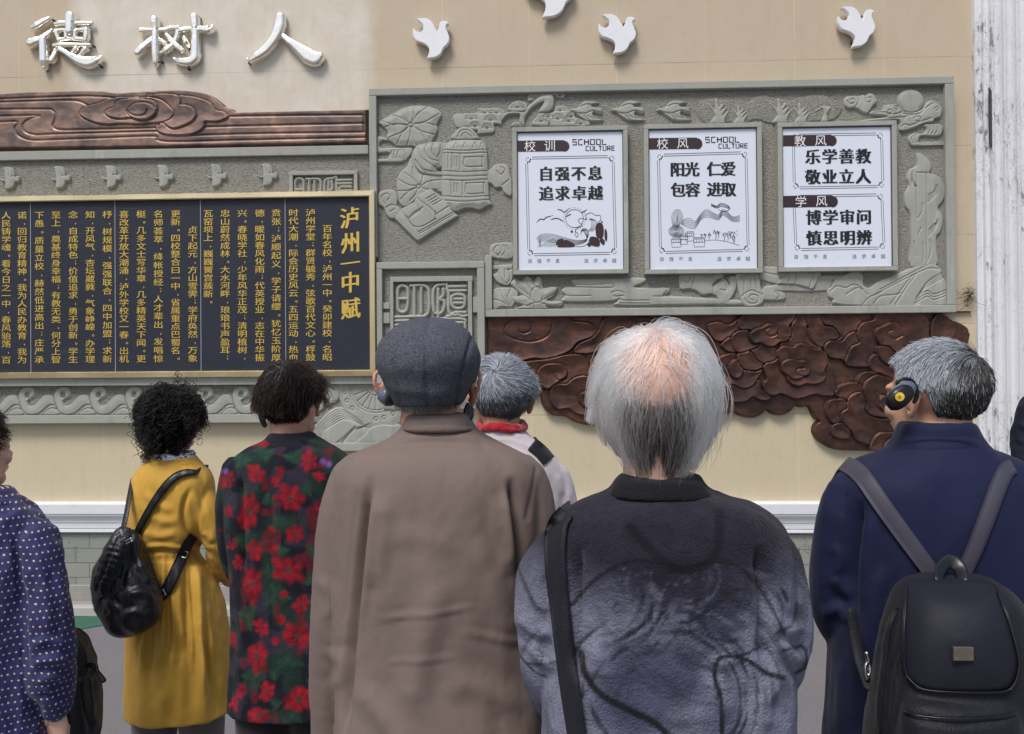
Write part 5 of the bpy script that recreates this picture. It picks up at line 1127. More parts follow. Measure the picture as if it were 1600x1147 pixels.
def legs(par, d, cx, z_top, mat, shoe, spread=.09, r=(.095, .075, .062, .066)):
    so = Soup()
    for q in (-1, 1): so.tube([(cx+q*spread*.9, d, z_top), (cx+q*spread*1.05, d+.01, z_top*.55), (cx+q*spread*1.1, d, .2), (cx+q*spread*1.1, d-.005, .07)], r, m=22)
    cloth('trousers', so, mat, par, .011, 6, noise=[(.004, (14, 14, 5), 3)])
    for q in (-1, 1):
        x = cx+q*spread*1.12; so = Soup(); so.tube([(x, d-.055, .045), (x, d, .05), (x+q*.008, d+.10, .042), (x+q*.012, d+.165, .034)], [.040, .044, .044, .034], m=18, flat=.85)
        so.add([(x+a, d+b, c) for a, b, c in ((-.04, -.09, .002), (.04, -.09, .002), (.045, .19, .002), (-.035, .19, .002), (-.04, -.09, .025), (.04, -.09, .025), (.045, .19, .022), (-.035, .19, .022))], [(0, 3, 2, 1), (4, 5, 6, 7), (0, 1, 5, 4), (1, 2, 6, 5), (2, 3, 7, 6), (3, 0, 4, 7)])
        v, f = so.mesh(.006, 3); keep(mesh_np('shoe', v, f, shoe), par)

# ------------------------------------------------------------------ hair
def m_hair(name, rough=.35, ior=1.55):
    t = NT(name); a = t.n('Attribute'); a.attribute_name = 'tint'
    h = t.n('BsdfHairPrincipled'); h.parametrization = 'COLOR'
    inf = t.n('HairInfo'); c = t.mix(1.0, a.outputs[0], t.ramp(inf.outputs['Random'] if 'Random' in inf.outputs else inf.outputs[4], [(0, BW(.72)), (1, BW(1.2))]), 'MULTIPLY')
    t.l(c, h.inputs['Color']); h.inputs['Roughness'].default_value = rough; h.inputs['IOR'].default_value = ior; h.inputs['Radial Roughness'].default_value = .6
    t.l(h.outputs[0], t.out.inputs[0]); return t.m
MHAIR = m_hair('hair_fibre', .28); MHAIRD = m_hair('dark_hair_fibre', .5, 1.18)
def strands(name, pts, tint, par, r0=.0006, r1=.00025, mat=None):
    """pts (n, m, 3), tint (n, 3)"""
    n, m, _ = pts.shape; hc = bpy.data.hair_curves.new(name); hc.add_curves([m]*n)
    hc.attributes['position'].data.foreach_set('vector', (pts-np.array(par.location)[None, None]).astype(np.float32).ravel())
    ra = hc.attributes.get('radius') or hc.attributes.new('radius', 'FLOAT', 'POINT')
    tt = np.linspace(0, 1, m); ra.data.foreach_set('value', np.tile(r0+(r1-r0)*tt**1.5, n).astype(np.float32))
    ta = hc.attributes.new('tint', 'FLOAT_COLOR', 'CURVE'); ta.data.foreach_set('color', np.concatenate([tint, np.ones((n, 1))], 1).astype(np.float32).ravel())
    hc.materials.append(mat or MHAIRW); o = bpy.data.objects.new(name, hc); COL.objects.link(o); o.parent = par
    return o
def grow(head, u, comb, length, steps=8, lift=.25, grav=.0, jit=.25, curl=(0, 0), rs=None, grow_r=1.0, pinch=0.0):
    """u (n,3) unit directions in head space; comb(u)->(n,3) direction in head space"""
    rs = rs or np.random.RandomState(1); n = len(u); C, Rr = head.CR_C, head.CR_R*grow_r
    p = C+u*Rr; nor = u/Rr; nor /= np.linalg.norm(nor, axis=1)[:, None]
    cdir = comb(u); cdir = cdir-nor*(cdir*nor).sum(1)[:, None]*.9
    cdir /= np.linalg.norm(cdir, axis=1)[:, None]+1e-9
    dvec = cdir+nor*(lift*(1+.4*rs.randn(n)))[:, None]+jit*rs.randn(n, 3)*.6
    dvec /= np.linalg.norm(dvec, axis=1)[:, None]; L = length*np.ones(n); out = [p.copy()]
    ax = rs.randn(n, 3); ax /= np.linalg.norm(ax, axis=1)[:, None]; ph = rs.rand(n)*6.28
    g = np.array([0, 0, -1.])@head.R
    for i in range(steps):
        st = (L/steps)[:, None]
        dvec = dvec+g*grav*(i+1)/steps+rs.randn(n, 3)*jit*.22
        if i > 0:
            q = (p-C)/Rr; nn = q/Rr; nn /= np.linalg.norm(nn, axis=1)[:, None]+1e-9
            near = np.linalg.norm(q, axis=1) < 1.35
            c2 = comb(q/np.linalg.norm(q, axis=1)[:, None]); c2 = c2-nn*(c2*nn).sum(1)[:, None]
            dvec = dvec+np.where(near[:, None], c2*.25, 0)
        if pinch: dvec[:, 0] -= pinch*p[:, 0]/.09*np.clip((.03-p[:, 2])/.10, 0, 1)
        dvec /= np.linalg.norm(dvec, axis=1)[:, None]+1e-9; p = p+dvec*st
        q = (p-C)/Rr; r = np.linalg.norm(q, axis=1); lim = 1.0+.012*(1+rs.rand(n)); ins = r < lim
        p[ins] = C+q[ins]/r[ins][:, None]*lim[ins][:, None]*Rr
        o = p.copy()
        if curl[0]:
            e1 = np.cross(dvec, ax); e1 /= np.linalg.norm(e1, axis=1)[:, None]+1e-9; e2 = np.cross(dvec, e1); a = ph+curl[1]*i
            o = p+curl[0]*min(1, (i+1)/3)*(np.cos(a)[:, None]*e1+np.sin(a)[:, None]*e2)
        out.append(o)
    a = np.stack(out, 1); return head.MN(a.reshape(-1, 3)).reshape(a.shape)
def sph(n, rs):
    u = rs.randn(n, 3); return u/np.linalg.norm(u, axis=1)[:, None]
def hairline(u, nape=-.62, front=.35, ear=True):   # True where hair grows
    ok = np.where(u[:, 1] < -.15, u[:, 2] > nape, u[:, 2] > -.30+np.clip(u[:, 1]+.15, 0, 1)*1.05)
    ok &= ~((u[:, 1] > front) & (u[:, 2] < .62))
    if ear: ok &= ~((np.abs(u[:, 0]) > .72) & (u[:, 2] < -.12) & (np.abs(u[:, 1]-.05) < .32))
    return ok
def hair_cap(head, par, mat, keepf, k=1.03, name='hair', rag=.02):
    V, F = [], []; n = 44; idx = {}
    for i in range(n+1):
        a = math.pi*i/n
        for j in range(2*n):
            b = math.pi*j/n; u = np.array([math.sin(a)*math.cos(b), math.sin(a)*math.sin(b), math.cos(a)]); idx[i, j] = len(V)
            V.append(u)
    U = np.array(V); ok = keepf(U)
    p = head.MN(head.CR_C+U*head.CR_R*k)
    for i in range(n):
        for j in range(2*n):
            q = (idx[i, j], idx[i+1, j], idx[i+1, (j+1) % (2*n)], idx[i, (j+1) % (2*n)])
            if all(ok[list(q)]): F.append(q)
    return keep(mesh_np(name, p, F, mat), par)

def collar(par, d, rows, mat, voxel=.0042, folds=(), name='collar', sm=4):
    so = Soup(); so.torso(d, rows, m=56); return cloth(name, so, mat, par, voxel, sm, folds, [(.0015, (20, 20, 20), 7)])

def m_hair_pale(name):
    t = NT(name); a = t.n('Attribute'); a.attribute_name = 'tint'; inf = t.n('HairInfo')
    c = t.mix(1.0, a.outputs[0], t.ramp(inf.outputs['Random'], [(0, BW(.70)), (1, BW(1.12))]), 'MULTIPLY')
    t.b.inputs['Specular IOR Level'].default_value = .45
    return t.set(Base_Color=c, Roughness=.42)
MHAIRW = m_hair_pale('pale_hair_fibre')
from mathutils.bvhtree import BVHTree
GP = 'visitors looking at the wall'
M_TRS = m_cloth('black_trouser_cloth', srgb(30, 30, 34)); M_SHOE = m_plain('dark_shoe_leather', srgb(34, 32, 32), .45)
M_BLK = m_plain('black_plastic', srgb(22, 22, 25), .35, 0, .05); M_LEA = m_plain('black_leather', srgb(20, 21, 25), .38, 0, .12, 30, .35, 140); M_NYL = m_cloth('black_nylon', srgb(27, 28, 36), .55, 700, .3, .08, .05)
M_STEEL = m_plain('dull_steel', srgb(190, 188, 184), .28, 1.0, .05)
def bvh_of(o):
    me = o.data; off = np.array(o.location)+(np.array(o.parent.location) if o.parent else 0)
    return BVHTree.FromPolygons([Vector(v.co)+Vector(off) for v in me.vertices], [tuple(p.vertices) for p in me.polygons])
def hits(b, px, py):
    dr = CR*((px-CX)/FPX)-CU*((py-CY)/FPX)+CF; return b.ray_cast(Vector((0, 0, CAM_H)), Vector(dr).normalized())[0] is not None
def hit(b, px, py, d0):
    dr = CR*((px-CX)/FPX)-CU*((py-CY)/FPX)+CF; h = b.ray_cast(Vector((0, 0, CAM_H)), Vector(dr).normalized())
    if h[0] is None: return P(px, py, d0)
    return np.array(h[0])
def strap(name, b, line, wpx, mat, par, d0, lift=.004, th=.004, over=False):
    """a flat band laid over a surface seen at the given pixels; keeps its own thickness"""
    L = smooth_open(line, 6); w = np.interp(np.linspace(0, 1, len(L)), np.linspace(0, 1, len(np.atleast_1d(wpx))), np.atleast_1d(wpx))
    t = np.gradient(L, axis=0); t /= np.linalg.norm(t, axis=1)[:, None]; nr = np.stack([-t[:, 1], t[:, 0]], 1); K = 5
    if over:
        ok = [i for i in range(len(L)) if all(hits(b, *(L[i]+nr[i]*w[i]*q)) for q in (-.2, 0, .2))]; i0 = ok[0]; L, w, nr = L[i0:], w[i0:], nr[i0:]
    pts = np.array([[hit(b, *(L[i]+nr[i]*w[i]*(k/(K-1)-.5)), d0) for k in range(K)] for i in range(len(L))])
    hm = np.array([[hits(b, *(L[i]+nr[i]*w[i]*(k/(K-1)-.5))) for k in range(K)] for i in range(len(L))])
    for i in range(len(L)):                    # where the band hangs past the edge it keeps its neighbour's depth
        if hm[i].any() and not hm[i].all(): pts[i, ~hm[i], 1] = pts[i, hm[i], 1].max()
    dep = pts[:, :, 1]
    for _ in range(4): dep[1:-1] = np.minimum(dep[1:-1], (dep[:-2]+2*dep[1:-1]+dep[2:])/4+.001)
    V, F = [], []
    for lay in (lift+th, lift):
        for i in range(len(L)):
            for k in range(K):
                q = L[i]+nr[i]*w[i]*(k/(K-1)-.5); edge = .0015*(2*abs(k/(K-1)-.5))**3
                V.append(P(q[0], q[1], dep[i, k]-lay+edge))
    n = len(L)
    if over:                                   # carry the band forward over the shoulder
        A_ = np.array(V).reshape(2, n, K, 3); ext = []
        for dy in (.10, .07, .045, .02):
            m_ = A_[:, 0]+np.array([0, dy, 0])
            for a in range(2):
                for k in range(K):
                    h_ = b.ray_cast(Vector((m_[a, k, 0], m_[a, k, 1], m_[a, k, 2]+.15)), Vector((0, 0, -1)))
                    z0_ = m_[a, k, 2]; m_[a, k, 2] = min(max((h_[0][2] if h_[0] is not None else z0_)+(lift+th if a == 0 else lift), z0_-.35*dy), z0_+.12*dy)
            ext.append(m_)
        A_ = np.concatenate([e[:, None] for e in ext]+[A_], 1); V = list(A_.reshape(-1, 3)); n += 4
    o = n*K
    for i in range(n-1):
        for k in range(K-1):
            a = i*K+k; F.append((a, a+1, a+K+1, a+K)); F.append((o+a, o+a+K, o+a+K+1, o+a+1))
        for k in (0, K-1): a = i*K+k; F.append((a, a+K, o+a+K, o+a))
    for i in (0, n-1):
        for k in range(K-1): a = i*K+k; F.append((a, a+1, o+a+1, o+a))
    return keep(mesh_np(name, np.array(V), F, mat), par)
def person(px, d, label):
    return empty('person', (P(px, 700, d)[0], d, 0), label, 'person', GP)
def wr(d, x, y, dy): return P(x, y, d+dy)
def nrm(c, n, var, rs, mixc=None): 
    t = np.tile(np.array(c)[None], (n, 1))*(1+var*rs.randn(n, 1)); return np.clip(t, .002, 1)

# ================= man in the flat cap
d = 1.5; r = person(670, d, 'man from behind in a charcoal flat cap and taupe brown jacket')
h = Head(671, 604, d, 0, 4); h.ear = 1.5
rows = [(655, 634, 736, .015, .062), (672, 628, 744, .012, .070), (688, 606, 768, .006, .080), (701, 574, 800, 0, .094), (716, 546, 828, 0, .108), (740, 531, 843, 0, .120), (800, 528, 845, 0, .130), (900, 530, 842, 0, .134), (1020, 531, 840, .005, .134), (1150, 526, 846, 0, .14), (1300, 518, 856, 0, .15), (1470, 512, 866, 0, .155)]
armL = [(560, 742, 0, 36), (543, 800, 0, 40), (531, 900, .01, 40), (523, 1000, .02, 36), (519, 1110, .05, 33), (517, 1220, .08, 30)]
armR = [(814, 742, 0, 36), (829, 800, 0, 40), (842, 900, .01, 40), (850, 1000, .02, 36), (853, 1110, .05, 33), (854, 1220, .08, 30)]
body(r, 'body', SKIN2, d, h, rows, [armL, armR], [(wr(d, 517, 1228, .08), (0, .12, -1), (1, 0, .1), 1, .7), (wr(d, 854, 1228, .08), (0, .12, -1), (-1, 0, .1), -1, .7)], None)
so = Soup(); so.torso(d, rows).limb(d, armL).limb(d, armR)
# stand-and-fall collar
cl = [([(600, 700), (640, 690), (690, 688), (740, 692), (772, 702)], .004, 5, 'step'), ([(632, 674), (680, 668), (738, 674)], .0035, 4, 'valley')]
fo = cl+[([(582, 742), (573, 790), (564, 850), (555, 930), (547, 1010), (542, 1090), (538, 1170)], .026, 7, 'valley'), ([(590, 760), (582, 830), (574, 900), (566, 980)], .006, 7), ([(600, 770), (592, 840), (584, 920)], .008, 14), ([(560, 770), (548, 860), (538, 960), (530, 1060), (526, 1150)], .003, 3, 'line'),
    ([(798, 745), (804, 800), (812, 860), (822, 930)], .024, 7, 'valley'), ([(790, 760), (796, 820), (802, 880)], .006, 7), ([(782, 770), (790, 830), (800, 900)], .008, 14), ([(835, 735), (826, 780), (822, 810)], .003, 3, 'line'),
    ([(592, 967), (660, 960), (745, 949)], .0012, 2.2), ([(604, 1036), (660, 1031), (706, 1030)], .0010, 2.2), ([(590, 966), (660, 958), (745, 948)], .0018, 5), ([(600, 1034), (660, 1028), (720, 1026)], .0014, 5), ([(720, 985), (780, 1000), (840, 1006)], .0022, 6), ([(592, 850), (640, 838), (712, 852)], .0018, 14), ([(610, 760), (604, 860), (598, 980)], .006, 22), ([(690, 900), (665, 1000), (640, 1120)], .007, 20), ([(742, 840), (775, 920), (812, 1010)], .006, 20), ([(560, 1070), (600, 1120), (640, 1180)], .006, 16), ([(700, 1060), (760, 1080), (820, 1110)], .005, 18), ([(515, 1010), (535, 1040), (525, 1080)], .006, 9), ([(500, 900), (520, 930), (515, 970)], .004, 10)]
MJ = m_cloth('taupe_poplin', srgb(128, 112, 105), .75, 1500, .10, .07, .03)
jk = cloth('jacket', so, MJ, r, .0055, 6, fo, [(.0060, (7, 7, 3.2), 1), (.0026, (16, 16, 6), 2), (.0008, (50, 50, 30), 3)])
collar(r, d, [(646, 643, 727, -.002, .060), (649, 637, 733, -.002, .067), (658, 634, 737, -.003, .070), (668, 630, 742, -.003, .073), (672, 628, 745, -.001, .072)], MJ, .0036, folds=[([(638, 666), (684, 663), (736, 666)], .0014, 1.8, 'line')])
legs(r, d, r.location.x, .62, M_TRS, M_SHOE)
so = Soup()
capr = [(498, 655, 690, .045, .03), (501, 640, 708, .04, .055), (508, 624, 720, .03, .082), (522, 607, 735, .015, .105), (540, 596, 746, .004, .118), (556, 591.5, 750.5, -.002, .122), (574, 593, 749.5, -.002, .121), (592, 600, 743, 0, .116), (608, 608, 734, .004, .110), (622, 616, 726, .006, .104), (633, 622, 721, .008, .098)]
so.torso(d, capr, m=64)
bz = P(670, 606, d)
so.tube([(bz[0]-.07, d+.125, bz[2]+.012), (bz[0], d+.165, bz[2]+.006), (bz[0]+.07, d+.125, bz[2]+.012)], [.018, .03, .018], m=16, flat=.4)
t = NT('charcoal_wool'); v_ = t.coord(); fl_ = t.noise(v_, 330, 3, .7); c_ = t.mix(t.noise(v_, 22, 5), srgb(52, 53, 62), srgb(78, 80, 92)); c_ = t.mix(t.ramp(fl_, [(.42, BW(.0)), (.66, BW(.55))]), c_, srgb(118, 120, 132)); c_ = t.mix(t.ramp(t.noise(v_, 210, 2), [(.52, BW(0)), (.7, BW(.6))]), c_, srgb(30, 30, 36)); MCAP = t.set(Base_Color=c_, Roughness=.95, Normal=t.bump(t.math('ADD', fl_, t.noise(v_, 60, 4)), .8, .004))
cloth('flat_cap', so, MCAP, r, .0055, 6, [([(669, 498), (667, 530), (666, 580), (668, 632)], .006, 2.2, 'line'), ([(738, 524), (728, 560), (718, 600), (712, 632)], .006, 2.2, 'line'), ([(603, 526), (612, 560), (622, 600), (626, 630)], .003, 2.6, 'line'), ([(605, 600), (640, 612), (700, 612), (738, 600)], .0025, 8), ([(620, 560), (650, 575), (700, 570)], .002, 14)], [(.0022, (18, 18, 18), 4)])
rs = np.random.RandomState(11); u = sph(16000, rs); u = u[(u[:, 1] < -.05) & (u[:, 2] < -.18) & (u[:, 2] > -.93) & ~((np.abs(u[:, 0]) > .80) & (u[:, 1] > -.12))][:4200]
pts = grow(h, u, lambda u: np.tile([0, -.05, -1.], (len(u), 1)), .026+.010*rs.rand(len(u)), 5, .12, .1, .3, rs=rs)
strands('hair', pts, nrm((.38, .37, .37), len(u), .28, rs), r, .00055, .0003)

# ================= balding man with long white hair
d = 1.2; r = person(1030, d, 'balding man with straggly white hair in a dark shirt fading to lavender grey')
h = Head(1022, 632, d, 0, 8)
rows = [(742, 966, 1090, .02, .060), (756, 962, 1098, .016, .066), (768, 948, 1114, .01, .074), (783, 912, 1156, .0, .09), (800, 880, 1200, 0, .106), (828, 858, 1226, 0, .118), (880, 851, 1232, 0, .130), (960, 853, 1232, 0, .138), (1060, 852, 1232, 0, .142), (1160, 850, 1230, 0, .146), (1320, 850, 1232, 0, .15), (1460, 852, 1234, 0, .15)]
armL = [(892, 846, 0, 38), (860, 886, 0, 45), (851, 960, .0, 44), (856, 1040, .02, 42), (876, 1092, .09, 38), (905, 1096, .18, 32), (940, 1090, .26, 28)]
armR = [(1178, 844, 0, 38), (1206, 886, 0, 45), (1218, 960, 0, 44), (1214, 1030, .02, 42), (1196, 1078, .09, 38), (1165, 1084, .18, 32), (1130, 1080, .26, 28)]
body(r, 'body', SKINR, d, h, rows, [armL, armR], [(wr(d, 946, 1089, .27), (.9, .5, 0), (0, -.3, -1), 1, .6), (wr(d, 1124, 1079, .27), (-.9, .5, 0), (0, -.3, -1), -1, .6)], None)
Zb = lambda *p: Zm(790, 470, 1.694, p)
LINES = [(Zb((330, 600), (370, 645), (420, 690), (470, 712), (530, 695), (562, 655), (566, 560)), 8, .8), (Zb((175, 805), (230, 745), (300, 700), (380, 688), (470, 708), (560, 690), (620, 705), (660, 745), (700, 805), (738, 880)), 4.5, .8), (Zb((200, 930), (210, 985), (250, 1040), (320, 1080), (390, 1115), (440, 1160)), 6.5, .95), (Zb((572, 1160), (570, 1060), (553, 990), (570, 945), (630, 947), (690, 985), (735, 998)), 5, .95),
    (Zb((30, 930), (75, 980), (112, 996)), 3, .8), (Zb((60, 960), (100, 962), (150, 955)), 3, .8), (Zb((735, 925), (790, 918), (793, 968), (768, 985)), 4, .9), (Zb((30, 700), (80, 808), (130, 818), (180, 800)), 4, .6), (Zb((720, 880), (760, 850), (770, 800)), 4, .8), (Zb((90, 870), (60, 900), (40, 940)), 3, .5)]
def dye_shirt(v, px):
    x, y = px[:, 0], px[:, 1]; n1 = vnoise(v*np.array([6, 6, 6.])); n2 = vnoise(v*np.array([16, 10, 16.])+7); n3 = vnoise(v*np.array([55, 20, 55.])+3)
    t = sstep((y+n1*44+n2*18-880-25*np.cos((x-1030)/80.))/170)
    top = np.array(srgb(35, 34, 48)[:3]); lo = np.array(srgb(78, 78, 104)[:3]); hi = np.array(srgb(146, 147, 168)[:3])
    c = top[None]*(1-t[:, None])+lo[None]*t[:, None]
    k = (sstep((n1+.6*n2+.05)/.6)*t)[:, None]; c = c*(1-.75*k)+hi[None]*.75*k
    k = (sstep((-n1-.2+.5*n2)/.6)*t)[:, None]; c = c*(1-.65*k)+top[None]*.65*k
    # brush-like sweeping threads, broken and uneven
    for cx, cy, R0, sd in ((1040, 1090, 150, 3), (930, 930, 90, 8), (1150, 960, 90, 13), (1060, 900, 60, 21)):
        dx_, dy_ = x-cx, (y-cy)*1.2; q = np.hypot(dx_, dy_)+n1*16; th = np.arctan2(dy_, dx_)
        s = vnoise(np.stack([q/5.2, th*2.2, np.full(len(q), sd*1.7)], 1)); s2 = vnoise(np.stack([q/22., th*1.6, np.full(len(q), sd*2.3)], 1))
        w = np.exp(-((q-R0)/80)**2)*sstep((y-850)/70)
        k = (np.clip((s-.04)*2.8, 0, 1)*np.clip(.45+s2*1.6, 0, 1)*w*.95)[:, None]; c = c*(1-k)+top[None]*k
        k = (np.clip((-s-.25)*2.2, 0, 1)*np.clip(.2-s2*1.6, 0, 1)*w*.35)[:, None]; c = c*(1-k)+hi[None]*k
    for ln, w, a in LINES:
        D, T, S = seg_dist(px, smooth_open(ln, 6)); k = (a*np.clip((w*1.02-D-n2*.4)/2.6, 0, 1))[:, None]; c = c*(1-k)+np.array(srgb(16, 15, 22)[:3])[None]*k
    return c
so = Soup(); so.torso(d, rows).limb(d, armL).limb(d, armR)
fo = [([(958, 772), (1000, 764), (1040, 762), (1090, 768), (1108, 776)], .004, 5, 'step'), ([(902, 850), (895, 920), (897, 1000), (892, 1060)], .022, 9, 'valley'), ([(1184, 850), (1192, 920), (1190, 990), (1200, 1050)], .022, 9, 'valley'), ([(1165, 920), (1180, 970), (1200, 1010)], .007, 12), ([(1215, 1000), (1240, 1030), (1250, 1010)], .009, 10), ([(1200, 960), (1225, 985), (1255, 975)], .007, 10), ([(830, 1000), (850, 1030), (880, 1040)], .008, 10), ([(815, 960), (840, 985), (870, 985)], .007, 10),
    ([(950, 860), (1020, 880), (1100, 862)], .004, 20), ([(930, 1000), (960, 1060), (1000, 1120)], .007, 18), ([(1150, 980), (1130, 1050), (1140, 1130)], .007, 16), ([(1060, 930), (1050, 1020), (1060, 1110)], .005, 22), ([(1210, 1060), (1190, 1100), (1200, 1140)], .008, 12), ([(1000, 1100), (1060, 1120), (1120, 1110)], .005, 16)]
MSH = m_cloth('ombre_fleece', (1, 1, 1, 1), .95, 600, .6, .1, .08, dye=True, fuzz=.0015)
sh = cloth('shirt', so, MSH, r, .0036, 9, fo, [(.0055, (9, 9, 5), 11), (.0024, (24, 24, 13), 12)], dye_shirt)
collar(r, d, [(746, 968, 1088, 0, .062), (749, 962, 1094, 0, .067), (758, 957, 1100, 0, .071), (768, 949, 1110, 0, .078), (772, 946, 1114, .002, .079)], m_cloth('black_rib_knit', srgb(20, 19, 24), .9, 300, .6, .1, .03))
legs(r, d, r.location.x, .75, M_TRS, M_SHOE)
rs = np.random.RandomState(21)
CROWN = np.array([-.16, -.86, .46]); CROWN /= np.linalg.norm(CROWN)
def bald_keep(u):
    q = u-CROWN; e = np.hypot(np.hypot(q[:, 0]/.92, q[:, 1]/1.05), q[:, 2]/.95)
    return hairline(u, -.95, .3, False) & (e > .80)
u = sph(90000, rs); q = u-CROWN; e = np.hypot(np.hypot(q[:, 0]/.92, q[:, 1]/1.05), q[:, 2]/.95)
dens = np.clip((e-.56)/.46, .035, 1)**1.3; u = u[hairline(u, -.96, .25, False) & (rs.rand(len(u)) < dens*.62)]
u = u[:19000]; n = len(u); e = np.hypot(np.hypot((u-CROWN)[:, 0]/.92, (u-CROWN)[:, 1]/1.05), (u-CROWN)[:, 2]/.95)
def comb_bald(u):
    rad_ = u-CROWN*(u@CROWN)[:, None]; rad_ /= np.linalg.norm(rad_, axis=1)[:, None]+1e-9
    return rad_*.45+np.array([.10, -.06, -1.0])+.34*np.stack([vnoise(u*3.4+2), 0*u[:, 0], .4*vnoise(u*3.4+9)], 1)
L = np.where(u[:, 2] > .15, .070+.055*rs.rand(n), np.where(u[:, 2] > -.4, .085+.055*rs.rand(n)**2+.02*vnoise(u*3.1+4), .070+.05*rs.rand(n)**1.5+.022*vnoise(u*4+1)))
L = np.where(e < .8, .05+.10*rs.rand(n), L)
pts = grow(h, u, comb_bald, L, 12, .22, .30, .22, rs=rs, grow_r=1.02, pinch=.15, curl=(.0040, .45))
# locks: strands gather into uneven tails
cl_ = rs.randint(0, n, 260); cu_ = u[cl_]; near = np.argmin(((u[:, None, :]-cu_[None])**2).sum(2), 1) if n*260 < 9e6 else np.zeros(n, int)
tt = np.linspace(0, 1, pts.shape[1])[None, :, None]**1.6
kk = (.50+.38*rs.rand(n))[:, None, None]; pts = pts*(1-kk*tt)+pts[cl_][near]*(kk*tt)
low = sstep((.36-u[:, 2]+.14*rs.randn(n))/.5)*np.where(u[:, 0] > .45, .45, 1.0)*(1-.45*sstep((np.abs(u[:, 0])-.55)/.4)); tc = np.array([.93, .91, .87])[None]*(1-low[:, None])+np.array([.06, .053, .05])[None]*low[:, None]  # lower strands darker: grey pigment, plus the shade down there put into the tint
wh = rs.rand(n) < .06; tc[wh] = [.82, .81, .80]; tc *= (1+.10*rs.randn(n, 1))
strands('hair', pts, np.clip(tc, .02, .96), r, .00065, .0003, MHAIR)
lk = sph(9000, rs); lk = lk[hairline(lk, -.95, .2, False) & (lk[:, 1] < .2) & ((lk[:, 0] > .35) | (lk[:, 2] < .1))][:260]; n2_ = len(lk)
pts = grow(h, lk, comb_bald, .10+.07*rs.rand(n2_), 14, .22, .30, .16, rs=rs, grow_r=1.05, pinch=.15, curl=(.005, .5))
strands('loose_hair', pts, nrm((.90, .87, .82), n2_, .08, rs)*np.where(rs.rand(n2_) < .5, .15, .8)[:, None], r, .00042, .0002, MHAIR)
fly = sph(9000, rs); fly = fly[hairline(fly, -.8, .2, False)][:200]
pts = grow(h, fly, lambda u: comb_bald(u)+.35*rs.randn(len(u), 3), .04+.06*rs.rand(len(fly)), 10, .30, .30, .30, rs=rs, grow_r=1.06, pinch=.1)
strands('stray_hair', pts, nrm((.78, .77, .75), len(fly), .1, rs), r, .00035, .00015, MHAIR)
# shoulder bag: band over the left shoulder, bag at the hip
bg = empty('shoulder_bag', (P(905, 1147, d)[0], d-.16, .85), 'black shoulder bag strap running down the back of the balding man', 'shoulder bag')
b_ = bvh_of(sh)
strap('strap', b_, [(884, 800), (872, 818), (867, 845), (868, 890), (876, 960), (888, 1060), (901, 1147), (915, 1235), (930, 1330)], [26, 34, 33, 31, 30, 30], M_NYL, bg, d-.13, .004, .005, over=True)
so = Soup(); so.torso(d-.20, [(1320, 880, 1010, 0, .03), (1335, 870, 1020, 0, .045), (1450, 866, 1024, 0, .05), (1540, 872, 1018, 0, .045), (1550, 885, 1005, 0, .03)])
cloth('bag_body', so, M_NYL, bg, .008, 4, noise=[(.003, (12, 12, 12), 5)])

# ================= man in navy with a backpack and an ear receiver
d = 1.5; r = person(1463, d, 'grey haired man in a navy stand-collar jacket, head turned left, wearing a black backpack')
h = Head(1460, 624, d, 26, 2, .91)
rows = [(664, 1412, 1514, 0, .064), (682, 1408, 1521, 0, .067), (700, 1396, 1538, 0, .076), (716, 1358, 1574, 0, .09), (732, 1326, 1604, 0, .104), (760, 1308, 1622, 0, .118), (810, 1304, 1628, 0, .128), (900, 1306, 1630, 0, .132), (1010, 1305, 1632, 0, .134), (1100, 1300, 1636, 0, .136), (1200, 1296, 1640, 0, .142), (1420, 1288, 1648, 0, .15)]
armL = [(1334, 768, 0, 36), (1318, 815, 0, 38), (1309, 900, .01, 39), (1312, 960, .03, 36), (1335, 1000, .11, 32), (1372, 1006, .19, 27), (1405, 1002, .25, 24)]
armR = [(1600, 768, 0, 36), (1618, 815, 0, 38), (1626, 900, .01, 39), (1624, 960, .03, 36), (1600, 1000, .11, 32), (1562, 1006, .19, 27), (1530, 1002, .25, 24)]
body(r, 'body', SKIN, d, h, rows, [armL, armR], [(wr(d, 1410, 1001, .26), (.9, .5, 0), (0, -.3, -1), 1, .6), (wr(d, 1525, 1001, .26), (-.9, .5, 0), (0, -.3, -1), -1, .6)], None)
so = Soup(); so.torso(d, rows).limb(d, armL).limb(d, armR)
fo = [([(1402, 706), (1430, 694), (1465, 691), (1505, 694), (1532, 704)], .005, 4.5, 'step'), ([(1347, 780), (1340, 840), (1334, 900), (1336, 960)], .022, 7, 'valley'), ([(1325, 775), (1318, 800)], .004, 3, 'line'), ([(1300, 900), (1325, 925), (1335, 930)], .007, 9), ([(1285, 960), (1310, 950), (1335, 975)], .007, 8), ([(1360, 800), (1352, 880), (1350, 960)], .006, 14), ([(1380, 880), (1365, 960), (1350, 1030)], .006, 12), ([(1310, 1030), (1318, 1090), (1312, 1150)], .006, 12), ([(1340, 1020), (1335, 1080), (1338, 1140)], .005, 10), ([(1300, 850), (1312, 870), (1308, 900)], .004, 8)]
MNV = m_cloth('navy_twill', srgb(20, 26, 62), .7, 1300, .2, .06, .06)
jn = cloth('jacket', so, MNV, r, .0055, 6, fo, [(.005, (8, 8, 4), 21), (.002, (22, 22, 11), 22)])
collar(r, d, [(660, 1415, 1511, 0, .062), (664, 1410, 1516, 0, .068), (682, 1404, 1524, 0, .072), (698, 1394, 1536, .0, .079), (704, 1390, 1540, .003, .08)], MNV, folds=[([(1400, 694), (1462, 690), (1528, 694)], .0016, 2, 'line'), ([(1408, 668), (1462, 664), (1518, 668)], .0012, 2, 'line')])
legs(r, d, r.location.x, .72, M_TRS, M_SHOE)
